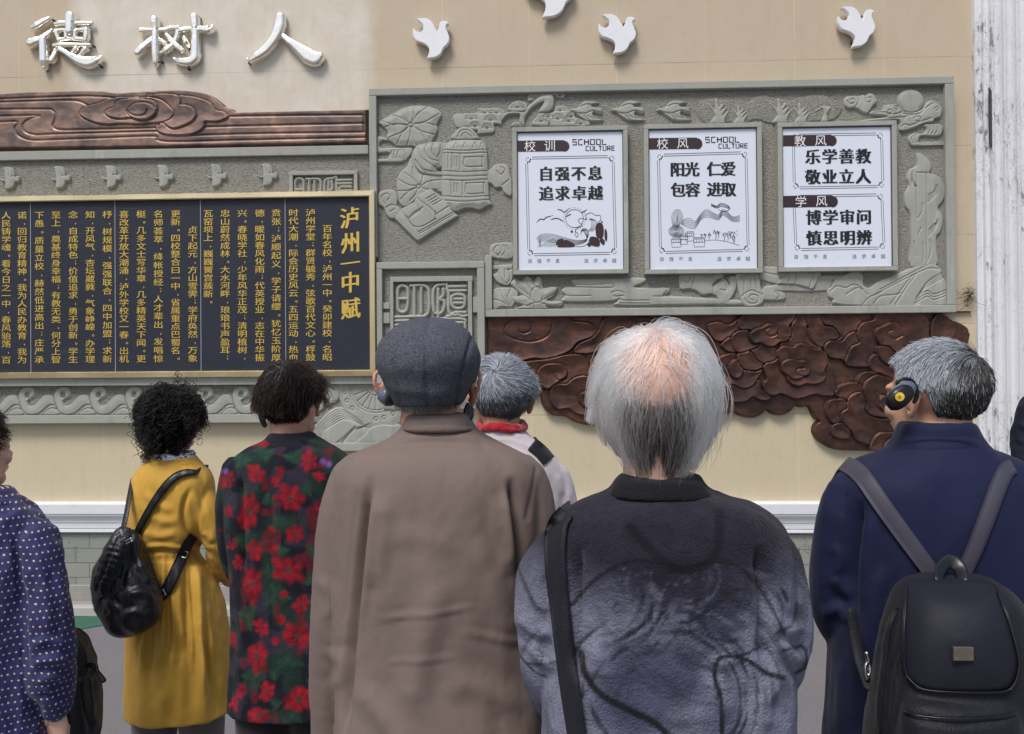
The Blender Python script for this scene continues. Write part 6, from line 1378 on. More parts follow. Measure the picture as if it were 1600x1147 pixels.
rs = np.random.RandomState(31)
short = lambda u: hairline(u, -.93, .42)
hair_cap(h, r, m_plain('grey_hair_base', srgb(74, 74, 80), .9, 0, .2, 40), lambda u: hairline(u, -.80, .40) & ~((np.abs(u[:, 0]) > .6) & (u[:, 2] < -.05) & (u[:, 1] > -.4)), 1.012, 'hair')
hair_par = [o for o in r.children if o.name.startswith('hair')][-1]
u = sph(52000, rs); u = u[hairline(u, -.95, .5) & ~((np.abs(u[:, 0]) > .62) & (u[:, 2] < .02) & (u[:, 1] > -.30) & (u[:, 1] < .5))][:15000]; n = len(u)
WH = np.array([.25, -.72, .62])
def comb_short(u):
    q = u-WH*(u@WH)[:, None]; q /= np.linalg.norm(q, axis=1)[:, None]+1e-9; sw = np.cross(np.tile(WH, (len(u), 1)), u); return q*.8+sw*.35+np.array([0, .15, -.35])
L = np.where(u[:, 2] > .2, .028+.014*rs.rand(n), np.where(u[:, 2] > -.45, .018+.010*rs.rand(n), .010+.007*rs.rand(n)))
pts = grow(h, u, comb_short, L, 6, .12, .06, .14, rs=rs, grow_r=1.005)
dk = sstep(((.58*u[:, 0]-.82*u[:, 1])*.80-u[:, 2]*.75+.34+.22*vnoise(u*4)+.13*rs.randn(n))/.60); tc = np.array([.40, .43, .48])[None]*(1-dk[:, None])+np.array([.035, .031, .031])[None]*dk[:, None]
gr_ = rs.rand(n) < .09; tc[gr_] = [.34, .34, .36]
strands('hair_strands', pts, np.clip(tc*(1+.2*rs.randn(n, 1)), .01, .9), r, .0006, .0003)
# the ear receiver
er = empty('ear_receiver', tuple(P(1408, 620, d-.05)), 'black ear receiver with a yellow sunburst sticker on the navy jacketed man', 'ear receiver', 'audio tour ear receivers')
def at(px, py, dy): return P(px, py, d+dy*.55-.012)
so = Soup(); so.tube([at(1416, 612, -.098), at(1405, 622, -.105), at(1394, 630, -.098)], [.0175, .019, .0175], m=28, flat=.55)
v, f = so.mesh(.0022, 4); keep(mesh_np('housing', v, f, M_BLK), er)
so = Soup(); so.tube([at(1421, 606, -.088), at(1411, 613, -.094), at(1402, 617, -.092)], [.0165, .018, .0165], m=24, flat=.5); v, f = so.mesh(.0025, 3); keep(mesh_np('speaker_ring', v, f, m_plain('grey_blue_plastic', srgb(92, 100, 116), .35)), er)
so = Soup(); so.tube([at(1404, 607, -.084), at(1402, 597, -.086), at(1411, 592, -.088), at(1424, 594, -.086), at(1431, 606, -.080), at(1432, 620, -.074), at(1428, 629, -.072)], [.0036]*4+[.0044, .005, .004], m=10); v, f = so.mesh(.0018, 2); keep(mesh_np('ear_hook', v, f, M_BLK), er)
c = at(1406, 620, -.134); nn = (np.array([0, 0, CAM_H])-c); nn /= np.linalg.norm(nn); nn = nn+np.array([-.45, 0, .1]); nn /= np.linalg.norm(nn)
e1 = np.cross(nn, (0, 0, 1)); e1 /= np.linalg.norm(e1); e2 = np.cross(e1, nn)
V, F = [c+nn*.001], []
for k in range(32): a = 2*math.pi*k/32; R_ = .0086 if k % 2 else .0074; V.append(c+R_*(math.cos(a)*e1+math.sin(a)*e2))
F = [(0, 1+k, 1+(k+1) % 32) for k in range(32)]
keep(mesh_np('sticker', np.array(V), F, m_plain('yellow_sticker', srgb(206, 184, 52), .5, 0, .1, 90), None, False), er)
V, F = [c+nn*.002], []
for k in range(16): a = 2*math.pi*k/16; R_ = .0030*(1.25 if k % 4 == 0 else .8); V.append(c+nn*.0016+R_*(math.cos(a)*e1+math.sin(a)*e2))
F = [(0, 1+k, 1+(k+1) % 16) for k in range(16)]
keep(mesh_np('sticker_emblem', np.array(V), F, m_plain('orange_emblem', srgb(196, 84, 36), .5), None, False), er)
# backpack
bp = empty('backpack', (P(1495, 1050, d)[0], d-.22, .9), 'black nylon backpack with a metal plate on its flap, worn by the man in navy', 'backpack')
bd = d-.215
so = Soup(); so.torso(bd, [(906, 1440, 1545, .02, .045), (914, 1420, 1566, .015, .066), (935, 1404, 1586, .008, .080), (980, 1388, 1602, 0, .086), (1050, 1372, 1618, 0, .090), (1140, 1360, 1630, 0, .094), (1240, 1356, 1634, 0, .094), (1285, 1370, 1620, .01, .08)], m=64)
so.torso(bd-.07, [(1092, 1425, 1570, .0, .03), (1105, 1408, 1588, 0, .045), (1180, 1402, 1594, 0, .052), (1255, 1410, 1586, 0, .045), (1268, 1430, 1566, 0, .03)])
pk = cloth('pack_body', so, M_NYL, bp, .006, 5, [([(1400, 950), (1385, 1000), (1378, 1060), (1372, 1140)], .005, 4, 'ridge'), ([(1425, 1000), (1402, 1040), (1396, 1100), (1398, 1147)], .004, 4, 'ridge'), ([(1410, 1118), (1500, 1130), (1590, 1120)], .006, 5, 'valley')], [(.004, (10, 10, 8), 31), (.0012, (30, 30, 30), 32)])
b_ = bvh_of(pk)
FL = [(1416, 912), (1440, 908), (1500, 906), (1548, 909), (1560, 922), (1578, 968), (1592, 1020), (1594, 1045), (1585, 1072), (1568, 1083), (1500, 1084), (1445, 1080), (1424, 1068), (1413, 1048), (1411, 1000), (1413, 950)]
fl = smooth_closed(FL, 4); rings_ = []
V, F = [], []; K = 9; n = len(fl); cc = fl.mean(0)
for k in range(K+1):
    for i in range(n):
        q = cc+(fl[i]-cc)*(k/K if k else .001); hp = hit(b_, q[0], q[1], bd-.09); e_ = .006*(1-(k/K)**6)
        V.append(P(q[0], q[1], hp[1]-.006-e_))
for _ in range(6):                             # let the flap bridge small dips
    A_ = np.array(V).reshape(K+1, n, 3); A_[1:-1] = (A_[:-2]+2*A_[1:-1]+A_[2:])/4; A_ = (np.roll(A_, 1, 1)+2*A_+np.roll(A_, -1, 1))/4*.7+A_*.3; V = list(A_.reshape(-1, 3))
for i in range(n): p = V[K*n+i].copy(); p[1] += .012; V.append(p)
for k in range(K+1):
    for i in range(n): F.append((k*n+i, k*n+(i+1) % n, (k+1)*n+(i+1) % n, (k+1)*n+i))
flo = keep(mesh_np('flap', np.array(V), F, m_plain('coated_black_fabric', srgb(26, 27, 38), .62, 0, .12, 12, .25, 500, spec=.3)), bp)
bf = bvh_of(flo)
strap('pocket_zip', b_, [(1412, 1112), (1440, 1120), (1500, 1124), (1560, 1121), (1586, 1114)], 5, M_BLK, bp, bd-.12, .002, .003)
strap('seam_tape', b_, [(1402, 950), (1390, 985), (1383, 1040), (1378, 1090), (1376, 1146)], 4, M_BLK, bp, bd-.08, .001, .003)
strap('piping', bf, [(1417, 914), (1414, 950), (1412, 1000), (1414, 1046), (1425, 1066), (1446, 1078), (1500, 1082), (1566, 1081), (1584, 1070), (1592, 1046), (1590, 1020), (1576, 968), (1559, 924)], 3.2, M_BLK, bp, bd-.1, .0015, .003)
pa, pb = hit(bf, 1482, 1006, bd-.1), hit(bf, 1519, 1031, bd-.1); yy = min(pa[1], pb[1])-.003
pl2 = boxes('metal_plate', [(pa[0], pb[0], yy-.0022, yy+.004, pb[2], pa[2])], m_plain('brushed_nickel', srgb(150, 140, 122), .35, .9, .12, 60), bp, .0008)
boxes('rivet', [(x-.0012, x+.0012, yy-.0034, yy-.002, z-.0012, z+.0012) for x in (pa[0]+.004, pb[0]-.004) for z in (pa[2]-.004, pb[2]+.004)], M_STEEL, bp, .0005)
b_ = bvh_of(jn)
MGB = m_plain('grey_webbing', srgb(60, 58, 72), .6, 0, .06, 20, .25, 500)
strap('shoulder_strap', b_, [(1333, 731), (1340, 737), (1352, 750), (1385, 798), (1425, 853), (1466, 908)], [27, 28, 28, 27, 25], MGB, bp, d-.12, .004, .005, over=True)
strap('shoulder_strap', b_, [(1584, 727), (1573, 734), (1561, 758), (1543, 806), (1524, 855), (1500, 908)], [27, 28, 28, 27, 25], MGB, bp, d-.12, .004, .005, over=True)
so = Soup(); so.tube([P(1468, 908, d-.205), P(1470, 889, d-.185), P(1485, 876, d-.175), P(1500, 888, d-.185), P(1504, 908, d-.205)], [.011, .012, .0125, .012, .011], m=16, flat=.35); v, f = so.mesh(.003, 3); keep(mesh_np('carry_handle', v, f, M_BLK), bp)
so = Soup(); so.tube([P(1331, 955, d-.11), P(1336, 990, d-.12), P(1343, 1030, d-.14), P(1358, 1075, d-.18)], [.010, .011, .011, .010], m=14, flat=.3); v, f = so.mesh(.003, 2); keep(mesh_np('side_strap', v, f, M_NYL), bp)
so = Soup(); so.tube([P(1356, 1030, d-.17), P(1352, 1045, d-.175), P(1355, 1062, d-.178), P(1360, 1046, d-.175), P(1356, 1030, d-.17)], [.0028]*5, m=8); so.tube([P(1354, 1020, d-.17), P(1358, 1034, d-.172)], [.004, .004], m=8); v, f = so.mesh(.0016, 1); keep(mesh_np('snap_hook', v, f, M_STEEL), bp)

# ================= grey haired man farther off between cap and bald head
d = 2.1; r = person(782, d, 'short grey haired man in a pale lilac jacket with a red scarf at the collar')
h = Head(781, 628, d, 12, 0, .98)
rows = [(668, 748, 818, 0, .056), (684, 738, 832, 0, .062), (697, 722, 850, 0, .078), (712, 704, 866, 0, .092), (735, 692, 879, 0, .104), (780, 686, 884, 0, .115), (900, 686, 886, 0, .12), (1050, 684, 888, 0, .125), (1130, 684, 888, 0, .125)]
armL = [(700, 740, 0, 22), (688, 790, 0, 25), (682, 860, .01, 25), (684, 920, .05, 22), (700, 960, .14, 18), (720, 962, .2, 16)]
armR = [(866, 740, 0, 22), (879, 790, 0, 25), (886, 860, .01, 25), (884, 920, .05, 22), (868, 960, .14, 18), (848, 962, .2, 16)]
body(r, 'body', SKIN2, d, h, rows, [armL, armR], [(wr(d, 722, 962, .21), (.9, .4, 0), (0, -.3, -1), 1, .6), (wr(d, 846, 962, .21), (-.9, .4, 0), (0, -.3, -1), -1, .6)], None, voxel=.005)
so = Soup(); so.torso(d, rows).limb(d, armL).limb(d, armR)
fo = [([(735, 690+6*k), (780, 676+6*k), (820, 684+6*k), (850, 700+6*k)], .006, 3.4) for k in range(3)]+[([(850, 750), (858, 800), (862, 850)], .012, 6, 'valley'), ([(885, 760), (890, 800), (895, 840)], .005, 5), ([(870, 740), (880, 775)], .005, 5)]
MLI = m_cloth('pale_lilac_cotton', srgb(212, 200, 204), .85, 900, .3, .06, .2)
jl = cloth('jacket', so, MLI, r, .008, 8, fo, [(.004, (10, 10, 6), 41)])
so = Soup()
for k, (yy_, rr) in enumerate(((664, .062), (668, .066))): so.tube([P(783, yy_, d)+np.array([rr*math.cos(a), rr*math.sin(a)*1.0+.0, .004*math.sin(3*a+k)]) for a in np.linspace(0, 2*math.pi, 25)], [.0085]*3, m=12, sub=2)
cloth('scarf', so, m_cloth('red_knit', srgb(176, 24, 40), .9, 200, .9, .25, .4, fuzz=.003), r, .004, 3, noise=[(.003, (40, 40, 40), 42)])
legs(r, d, r.location.x, .80, M_TRS, M_SHOE)
rs = np.random.RandomState(41); u = sph(36000, rs); u = u[hairline(u, -.97, .4) & ~((np.abs(u[:, 0]) > .68) & (u[:, 2] < .02) & (u[:, 1] > -.25) & (u[:, 1] < .4))][:11000]; n = len(u)
hair_cap(h, r, bpy.data.materials['grey_hair_base'], lambda u: hairline(u, -.85, .4) & ~((np.abs(u[:, 0]) > .68) & (u[:, 2] < .0) & (u[:, 1] > -.35)), 1.012, 'hair')
W2 = np.array([-.35, -.72, .60]); W2 /= np.linalg.norm(W2)
def comb_whorl(u):
    q = u-W2*(u@W2)[:, None]; q /= np.linalg.norm(q, axis=1)[:, None]+1e-9; sw = np.cross(np.tile(W2, (len(u), 1)), u); sw /= np.linalg.norm(sw, axis=1)[:, None]+1e-9; return q*.7+sw*.75*np.exp(-((u-W2)**2).sum(1)[:, None]*1.1)+np.array([0, 0, -.25])
L = np.where(u[:, 2] > .1, .036+.016*rs.rand(n), np.where(u[:, 2] > -.5, .022+.01*rs.rand(n), .013+.008*rs.rand(n)))
pts = grow(h, u, comb_whorl, L, 6, .22, .05, .16, rs=rs, grow_r=1.005)
dk = sstep((.38-u[:, 2]+.18*rs.randn(n))/.75); tc = np.array([.36, .39, .44])[None]*(1-dk[:, None])+np.array([.10, .10, .105])[None]*dk[:, None]
strands('hair_strands', pts, np.clip(tc*(1+.25*rs.randn(n, 1)), .02, .9), r, .0007, .00035)
b_ = bvh_of(jl)
bk = empty('sling_bag', (P(845, 760, d)[0], d-.1, 1.3), 'dark strap of a sling bag over the shoulder of the pale lilac jacket', 'sling bag')
strap('strap', b_, [(832, 694), (846, 706), (858, 720)], [22, 22], M_NYL, bk, d-.05, .003, .004, over=True)
so = Soup(); so.torso(d-.17, [(800, 715, 800, 0, .02), (812, 705, 812, 0, .04), (900, 702, 815, 0, .05), (960, 708, 808, 0, .04), (970, 720, 795, 0, .02)]); cloth('bag_body', so, M_NYL, bk, .009, 4)

# ================= woman in the flowered coat
d = 2.3; r = person(455, d, 'dark haired woman from behind in a long navy coat with red flowers and green leaves')
h = Head(455, 632, d, 0, 2, 1.02)
rows = [(682, 420, 492, 0, .056), (692, 408, 508, 0, .064), (700, 388, 528, 0, .076), (710, 372, 540, 0, .088), (726, 356, 555, 0, .100), (770, 351, 562, 0, .108), (850, 360, 556, 0, .110), (940, 365, 552, 0, .114), (1030, 364, 553, 0, .120), (1102, 361, 556, 0, .126)]
armL = [(366, 728, 0, 18), (358, 780, 0, 20), (360, 840, .01, 20), (368, 888, .05, 18), (388, 905, .13, 15), (408, 905, .18, 13)]
armR = [(546, 728, 0, 18), (556, 780, 0, 20), (556, 840, .01, 20), (548, 888, .05, 18), (528, 905, .13, 15), (508, 905, .18, 13)]
body(r, 'body', SKIN2, d, h, rows, [armL, armR], [(wr(d, 411, 905, .19), (.9, .4, 0), (0, -.3, -1), 1, .6), (wr(d, 505, 905, .19), (-.9, .4, 0), (0, -.3, -1), -1, .6)], None, voxel=.005)
FLW = [(453.5, 777, 25, 25), (389, 799, 20, 31), (451, 892, 25, 27), (395, 913, 20, 31), (464, 995, 26, 25), (403, 1027, 20, 30), (469, 1093, 24, 24), (406, 1120, 22, 17), (355.6, 749, 13, 16), (400.6, 741, 15, 17), (482.6, 720, 17, 15), (461.5, 834, 15, 17), (400, 860, 15, 16), (472, 945, 15, 18), (408, 980, 14, 15), (416, 1077, 15, 17), (408, 691, 24, 11), (430, 752, 9, 10), (428, 858, 9, 9), (440, 969, 10, 9), (377, 1080, 9, 15), (372, 877, 9, 14), (436, 738, 8, 14), (500, 745, 10, 10), (505, 830, 12, 14), (520, 900, 18, 18), (510, 1010, 16, 18), (364, 1000, 8, 14), (430, 1000, 8, 8), (366, 1100, 9, 12), (357, 800, 8, 14), (363, 850, 10, 10), (500, 790, 9, 9), (425, 830, 7, 7), (445, 930, 7, 8)]
LEF = [(377, 720, 16, 15), (459, 712, 15, 13), (435, 818, 17, 15), (382, 844, 14, 18), (432, 932, 22, 17), (387, 963, 15, 20), (453, 1035, 20, 15), (395, 1061, 16, 18), (485, 903, 12, 12), (427, 1050, 12, 10), (459, 1125, 14, 9), (416, 709, 12, 12), (420, 780, 10, 12), (490, 860, 14, 14), (500, 960, 16, 14), (380, 770, 8, 12), (418, 895, 9, 12), (442, 860, 9, 10), (490, 1060, 12, 14), (430, 1100, 10, 12), (480, 765, 10, 12)]
def dye_flower(v, px):
    n1 = vnoise(v*np.array([18, 18, 18.])); n2 = vnoise(v*np.array([45, 45, 45.])+9); n3 = vnoise(v*np.array([90, 90, 90.])+4)
    x, y = px[:, 0]+n2*3.2+n1*2.5, px[:, 1]+n1*4.0
    C = lambda a, b, c: np.array(srgb(a, b, c)[:3])
    c = np.tile(C(20, 22, 34)[None], (len(v), 1)); k = sstep((n1+.1)/.5)[:, None]; c = c*(1-.75*k)+C(34, 56, 48)[None]*.75*k
    k = sstep((vnoise(v*np.array([26, 26, 26.])+31)-.25)/.25)[:, None]; c = c*(1-.5*k)+C(64, 56, 74)[None]*.5*k
    k = sstep((vnoise(v*np.array([30, 30, 30.])+51)-.30)/.2)[:, None]; c = c*(1-.55*k)+C(120, 24, 40)[None]*.55*k
    for i, (cx, cy, a, b) in enumerate(LEF):
        q, w = (x-cx)/a, (y-cy)/b; th = np.arctan2(w, q)+i; R_ = np.hypot(q, w); e = 1+.16*np.cos(3*th)+.10*np.cos(9*th); k = (.85*np.clip((e-R_)*4, 0, 1))[:, None]
        vein = (np.exp(-(np.abs(np.sin(th*1.5))*R_/.12)**2)*.4)[:, None]; c = c*(1-k)+(C(34, 64, 50)*(1-vein)+C(62, 94, 74)*vein)*(1+.25*n2[:, None])*k
    for i, (cx, cy, a, b) in enumerate(FLW):
        q, w = (x-cx)/a, (y-cy)/b; th = np.arctan2(w, q)+i*1.3; R_ = np.hypot(q, w); e = .78+.22*np.abs(np.cos(th*3))+.16*n2+.10*np.sin(th*2+i); k = .95*np.clip((e-R_)*3.2, 0, 1)[:, None]
        sh_ = (.60+.36*np.abs(np.cos(th*3))+.34*n2+.15*n3)[:, None]; c = c*(1-k)+C(156, 23, 40)[None]*sh_*k
        k = np.clip((.24-R_)*9, 0, 1)[:, None]*(a > 12); c = c*(1-k)+C(72, 62, 56)[None]*k
    for cx, cy in ((506, 722), (514, 728), (350, 735)):
        k = np.clip(1-np.hypot(x-cx, y-cy)/7, 0, 1)[:, None]; c = c*(1-k)+C(120, 92, 170)[None]*k
    return np.clip(c*(1+.12*n3[:, None]), 0, 1)
so = Soup(); so.torso(d, rows).limb(d, armL).limb(d, armR)
fo = [([(405, 702), (430, 694), (460, 692), (490, 696), (512, 706)], .004, 3, 'step'), ([(425, 700), (426, 780), (424, 900), (425, 1020), (424, 1130)], .003, 3, 'valley'), ([(376, 740), (376, 800), (380, 860), (374, 900)], .018, 4, 'valley'), ([(380, 940), (378, 1040), (376, 1130)], .006, 8), ([(490, 900), (486, 1010), (490, 1130)], .006, 9)]
MFL = m_cloth('flowered_wool', (1, 1, 1, 1), .92, 500, .5, .1, .04, dye=True)
cloth('coat', so, MFL, r, .0050, 6, fo, [(.004, (9, 9, 4), 51), (.0015, (26, 26, 13), 52)], dye_flower)
collar(r, d, [(676, 426, 486, 0, .056), (679, 421, 491, 0, .061), (690, 414, 500, 0, .066), (700, 404, 512, .0, .072), (704, 402, 514, .003, .073)], m_cloth('dark_collar_cloth', srgb(34, 34, 44), .9, 500, .5, .2, .04))
legs(r, d, r.location.x, .62, M_TRS, M_SHOE, .085)
rs = np.random.RandomState(51); MBH = m_plain('black_brown_hair_base', srgb(22, 17, 17), .8, 0, .2, 40)
hk = lambda u: hairline(u, -.95, .45) & ~((np.abs(u[:, 0]) > .80) & (u[:, 2] < -.25) & (u[:, 1] > -.20))
hair_cap(h, r, MBH, hk, 1.05, 'hair')
u = sph(30000, rs); u = u[hk(u)][:10500]; n = len(u)
W3 = np.array([-.08, -.50, .86])
def comb_wave(u):
    q = u-W3*(u@W3)[:, None]; q /= np.linalg.norm(q, axis=1)[:, None]+1e-9; return q+np.array([0, 0, -.2])+.5*np.stack([vnoise(u*3.2), vnoise(u*3.2+7), vnoise(u*3.2+13)], 1)
L = np.where(u[:, 2] > -.1, .050+.02*rs.rand(n), .020+.014*rs.rand(n))
pts = grow(h, u, comb_wave, L, 9, .22, .18, .08, rs=rs, grow_r=1.035, curl=(.0035, .9), pinch=.25)
tc = nrm((.012, .008, .0075), n, .3, rs); pa_ = np.abs(u[:, 0]+.03-.08*u[:, 1]) < .035; tc[pa_ & (u[:, 2] > .62) & (rs.rand(n) < .3)] = [.30, .28, .28]
strands('hair_strands', pts, tc, r, .0009, .0004, MHAIRD)
er = empty('ear_receiver', tuple(P(411, 655, d)), 'slim black ear receiver hanging behind the ear of the flowered coat woman', 'ear receiver', 'audio tour ear receivers')
so = Soup(); so.tube([P(409, 645, d-.01), P(410, 655, d-.01), P(414, 666, d-.008)], [.009, .011, .008], m=16, flat=.5); v, f = so.mesh(.0025, 3); keep(mesh_np('housing', v, f, M_BLK), er)
so = Soup(); so.tube([P(410, 645, d-.01), P(411, 634, d-.012), P(417, 630, d-.014), P(420, 640, d-.02)], [.0035]*4, m=8); v, f = so.mesh(.002, 1); keep(mesh_np('ear_hook', v, f, M_BLK), er)

# ear receivers of the man in the cap
d = 1.5
er = empty('ear_receiver', tuple(P(603, 618, d)), 'round ear receiver with a blue grey rim at the left ear below the flat cap', 'ear receiver', 'audio tour ear receivers')
so = Soup(); so.tube([P(613, 620, d-.01), P(606, 619, d-.012)], [.019, .020], m=24, sub=3); v, f = so.mesh(.0022, 3); keep(mesh_np('housing', v, f, M_BLK), er)
so = Soup(); so.tube([P(604, 618, d-.013), P(599, 617, d-.014)], [.0185, .017], m=24, sub=3); v, f = so.mesh(.0022, 2); keep(mesh_np('speaker_ring', v, f, bpy.data.materials['grey_blue_plastic']), er)
so = Soup(); so.tube([P(611, 606, d-.01), P(612, 594, d-.014), P(619, 592, d-.02), P(623, 606, d-.03), P(622, 622, d-.03)], [.0045, .0045, .005, .007, .006], m=10); v, f = so.mesh(.002, 2); keep(mesh_np('ear_hook', v, f, M_BLK), er)
er = empty('ear_receiver', tuple(P(732, 648, d)), 'black loop of an ear receiver below the right ear of the flat cap man', 'ear receiver', 'audio tour ear receivers')
so = Soup(); so.tube([P(731, 632, d-.005), P(728, 645, d-.01), P(731, 655, d-.012), P(736, 650, d-.01), P(736, 636, d-.004)], [.005, .006, .006, .006, .005], m=10); v, f = so.mesh(.002, 2); keep(mesh_np('ear_hook', v, f, M_BLK), er)

# ================= woman in the mustard coat
d = 2.65; r = person(266, d, 'woman with bushy black curls in a long mustard coat gathered at the waist')
h = Head(270, 664, d, -6, 0, .93)
rows = [(713, 240, 303, 0, .058), (722, 234, 310, 0, .064), (734, 220, 322, 0, .078), (748, 210, 330, 0, .092), (775, 206, 332, 0, .104), (820, 208, 328, 0, .106), (862, 218, 304, 0, .088), (869, 217, 306, 0, .092), (895, 209, 328, 0, .122), (960, 207, 346, 0, .14), (1040, 206, 357, 0, .150), (1106, 207, 363, 0, .156)]
armR = [(306, 765, -.01, 20), (324, 800, -.01, 22), (336, 845, 0, 21), (346, 878, .04, 19), (358, 896, .12, 17), (362, 902, .21, 15)]
armL = [(222, 768, .0, 18), (214, 810, .01, 19), (213, 850, .05, 18), (224, 880, .14, 15), (240, 890, .2, 13)]
body(r, 'body', SKIN, d, h, rows, [armL, armR], [(wr(d, 242, 891, .21), (.8, .5, 0), (0, -.3, -1), 1, .6), (wr(d, 364, 902, .21), (.2, 1, -.1), (0, -.3, -1), -1, .6)], None, voxel=.0055)
so = Soup(); so.torso(d, rows).limb(d, armL).limb(d, armR)
fo = [([(238, 728), (262, 722), (285, 722), (306, 730)], .004, 2.5, 'step'), ([(212, 867), (250, 862), (290, 865), (314, 862)], .010, 3.5, 'valley'), ([(212, 858), (250, 852), (290, 856), (322, 852)], .005, 3), ([(300, 760), (288, 785), (286, 810), (296, 835), (312, 852), (330, 872)], .014, 4, 'valley'), ([(318, 780), (330, 820), (335, 850)], .004, 6), ([(330, 850), (345, 862), (352, 858)], .006, 5), ([(225, 770), (250, 790), (270, 800)], .004, 6), ([(230, 800), (255, 815), (280, 812)], .004, 6), ([(222, 830), (250, 838), (278, 832)], .004, 5), ([(300, 770), (312, 800), (322, 840)], .005, 5), ([(318, 830), (335, 846)], .005, 5)]
for k, (x0, x1) in enumerate(((222, 214), (234, 226), (246, 244), (257, 256), (268, 272), (279, 286), (291, 302), (302, 318), (312, 334))):
    fo.append(([(x0, 872), ((x0*2+x1)/3, 920+(k % 3)*20), (x1, 1010+(k*37 % 90))], (.020 if k % 2 else .014), 4+(k % 3)*1.5)); fo.append(([(x0+5, 868), (x0+5, 880)], .004, 2.5, 'valley'))
fo += [([(250, 960), (256, 1050), (252, 1140)], .010, 12), ([(300, 940), (312, 1040), (318, 1140)], .010, 10), ([(225, 1000), (222, 1080), (226, 1140)], .008, 10), ([(280, 1020), (284, 1080), (280, 1143)], .008, 9), ([(316, 880), (322, 980), (332, 1100)], .006, 3, 'valley')]
MMU = m_cloth('mustard_cotton', srgb(212, 165, 68), .68, 900, .25, .08, .12)
ym = cloth('coat', so, MMU, r, .0055, 4, fo, [(.005, (11, 11, 6), 61), (.0026, (30, 30, 13), 62)])
collar(r, d, [(711, 243, 300, 0, .054), (714, 239, 305, 0, .060), (722, 234, 311, 0, .064), (728, 230, 316, .002, .066)], MMU, folds=[([(236, 721), (270, 718), (310, 721)], .002, 1.6, 'line')])
so = Soup(); so.tube([P(270, 712, d)+np.array([.064*math.cos(a), .058*math.sin(a), .004*math.sin(2*a)]) for a in np.linspace(0, 2*math.pi, 21)], [.013]*3, m=12, sub=2)
t = NT('print_scarf'); vv_ = t.coord(); t.set(Base_Color=t.ramp(t.noise(vv_, 120, 3), [(.42, srgb(44, 52, 92)), (.5, srgb(200, 202, 212)), (.62, srgb(226, 226, 230))]), Roughness=.8)
cloth('neck_scarf', so, t.m, r, .005, 3, noise=[(.004, (40, 40, 40), 63)])
MGT_ = m_cloth('grey_trouser_cloth', srgb(112, 102, 100)); legs(r, d, r.location.x+.02, .66, MGT_, M_SHOE, .08)
rs = np.random.RandomState(61)
ck = lambda u: hairline(u, -.98, .55, False)
hair_cap(h, r, m_plain('black_hair_base', srgb(10, 10, 11), .9, 0, .2, 40), ck, 1.22, 'hair')
u = sph(16000, rs); u = u[hairline(u, -1, .6, False)][:5200]; n = len(u)
pts = grow(h, u, lambda u: u*.0+np.array([0, -.1, -.6])+.8*np.stack([vnoise(u*4), vnoise(u*4+5), vnoise(u*4+11)], 1), .075+.05*rs.rand(n), 26, .75, .22, .35, rs=rs, grow_r=1.12, curl=(.0085, .85))
strands('curls', pts, nrm((.006, .0055, .006), n, .35, rs), r, .0011, .0007, MHAIRD)
so = Soup(); so.tube([P(312, 690, d)+np.array([.010*math.cos(a)+.0, .003*math.sin(a), .012*math.sin(a)]) for a in np.linspace(0, 2*math.pi, 13)], [.0014]*2, m=8, sub=2)
v, f = so.mesh(.0012, 1); keep(mesh_np('hoop_earring', v, f, MGT), r)
bg = empty('slouch_bag', (P(197, 915, d)[0], d-.19, .95), 'black leather slouch backpack hanging askew on the mustard coat', 'bag'); bd = d-.20
so = Soup(); so.torso(bd, [(828, 184, 212, .05, .02), (834, 178, 217, .05, .035), (856, 167, 225, .035, .048), (885, 155, 233, .015, .056), (915, 145, 243, 0, .062), (935, 147, 251, 0, .068), (955, 157, 251, 0, .07), (972, 168, 244, 0, .064), (984, 178, 226, .01, .05), (990, 188, 212, .02, .03)])
fo = [([(180, 838), (168, 870), (156, 905), (146, 928)], .010, 4, 'valley'), ([(196, 842), (186, 870), (178, 900), (172, 930), (166, 955)], .012, 5), ([(205, 850), (198, 890), (186, 930)], .008, 4, 'valley'), ([(214, 856), (222, 890), (240, 915)], .009, 6), ([(150, 930), (175, 936), (190, 950)], .008, 5, 'valley'), ([(200, 930), (222, 925), (240, 935)], .009, 6), ([(190, 960), (215, 955), (235, 962)], .007, 5), ([(170, 900), (182, 910)], .006, 4)]
pk = cloth('bag_body', so, M_LEA, bg, .0045, 3, fo, [(.008, (13, 13, 9), 71), (.0025, (34, 34, 26), 72), (.001, (80, 80, 80), 73)])
so = Soup(); so.tube([P(192, 834, bd-.035), P(180, 858, bd-.062), P(168, 890, bd-.072), P(159, 918, bd-.070), P(157, 926, bd-.066)], [.030, .034, .036, .034, .024], m=24, flat=.42); v, f = so.mesh(.004, 2)
v = drape(v, f, [([(186, 840), (172, 870), (158, 905), (150, 925)], .004, 2.2, 'line'), ([(200, 846), (186, 880), (174, 915)], .004, 2.2, 'line')]+[([(150+3*k, 920-9*k), (162+3*k, 922-9*k), (176+2.5*k, 926-9*k)], .0012, 2.6) for k in range(9)], [(.003, (40, 40, 40), 74)]); keep(mesh_np('flap', v, f, M_LEA), bg)
b_ = bvh_of(ym)
strap('shoulder_strap', b_, [(306, 738), (292, 738), (272, 746), (250, 770), (228, 805), (211, 838)], [8, 11, 12, 11, 10], M_LEA, bg, d-.12, .006, .006, over=True)
so = Soup(); so.tube([P(207, 748, d-.03), P(202, 775, d-.09), P(197, 805, d-.14), P(190, 836, d-.17)], [.010, .011, .012, .012], m=12, flat=.3); v, f = so.mesh(.0035, 2); keep(mesh_np('shoulder_strap', v, f, M_LEA), bg)
strap('webbing_strap', b_, [(303, 838), (294, 850), (284, 872), (270, 902), (256, 928), (246, 936)], [15, 17, 18, 17, 15], M_NYL, bg, d-.14, .008, .005)
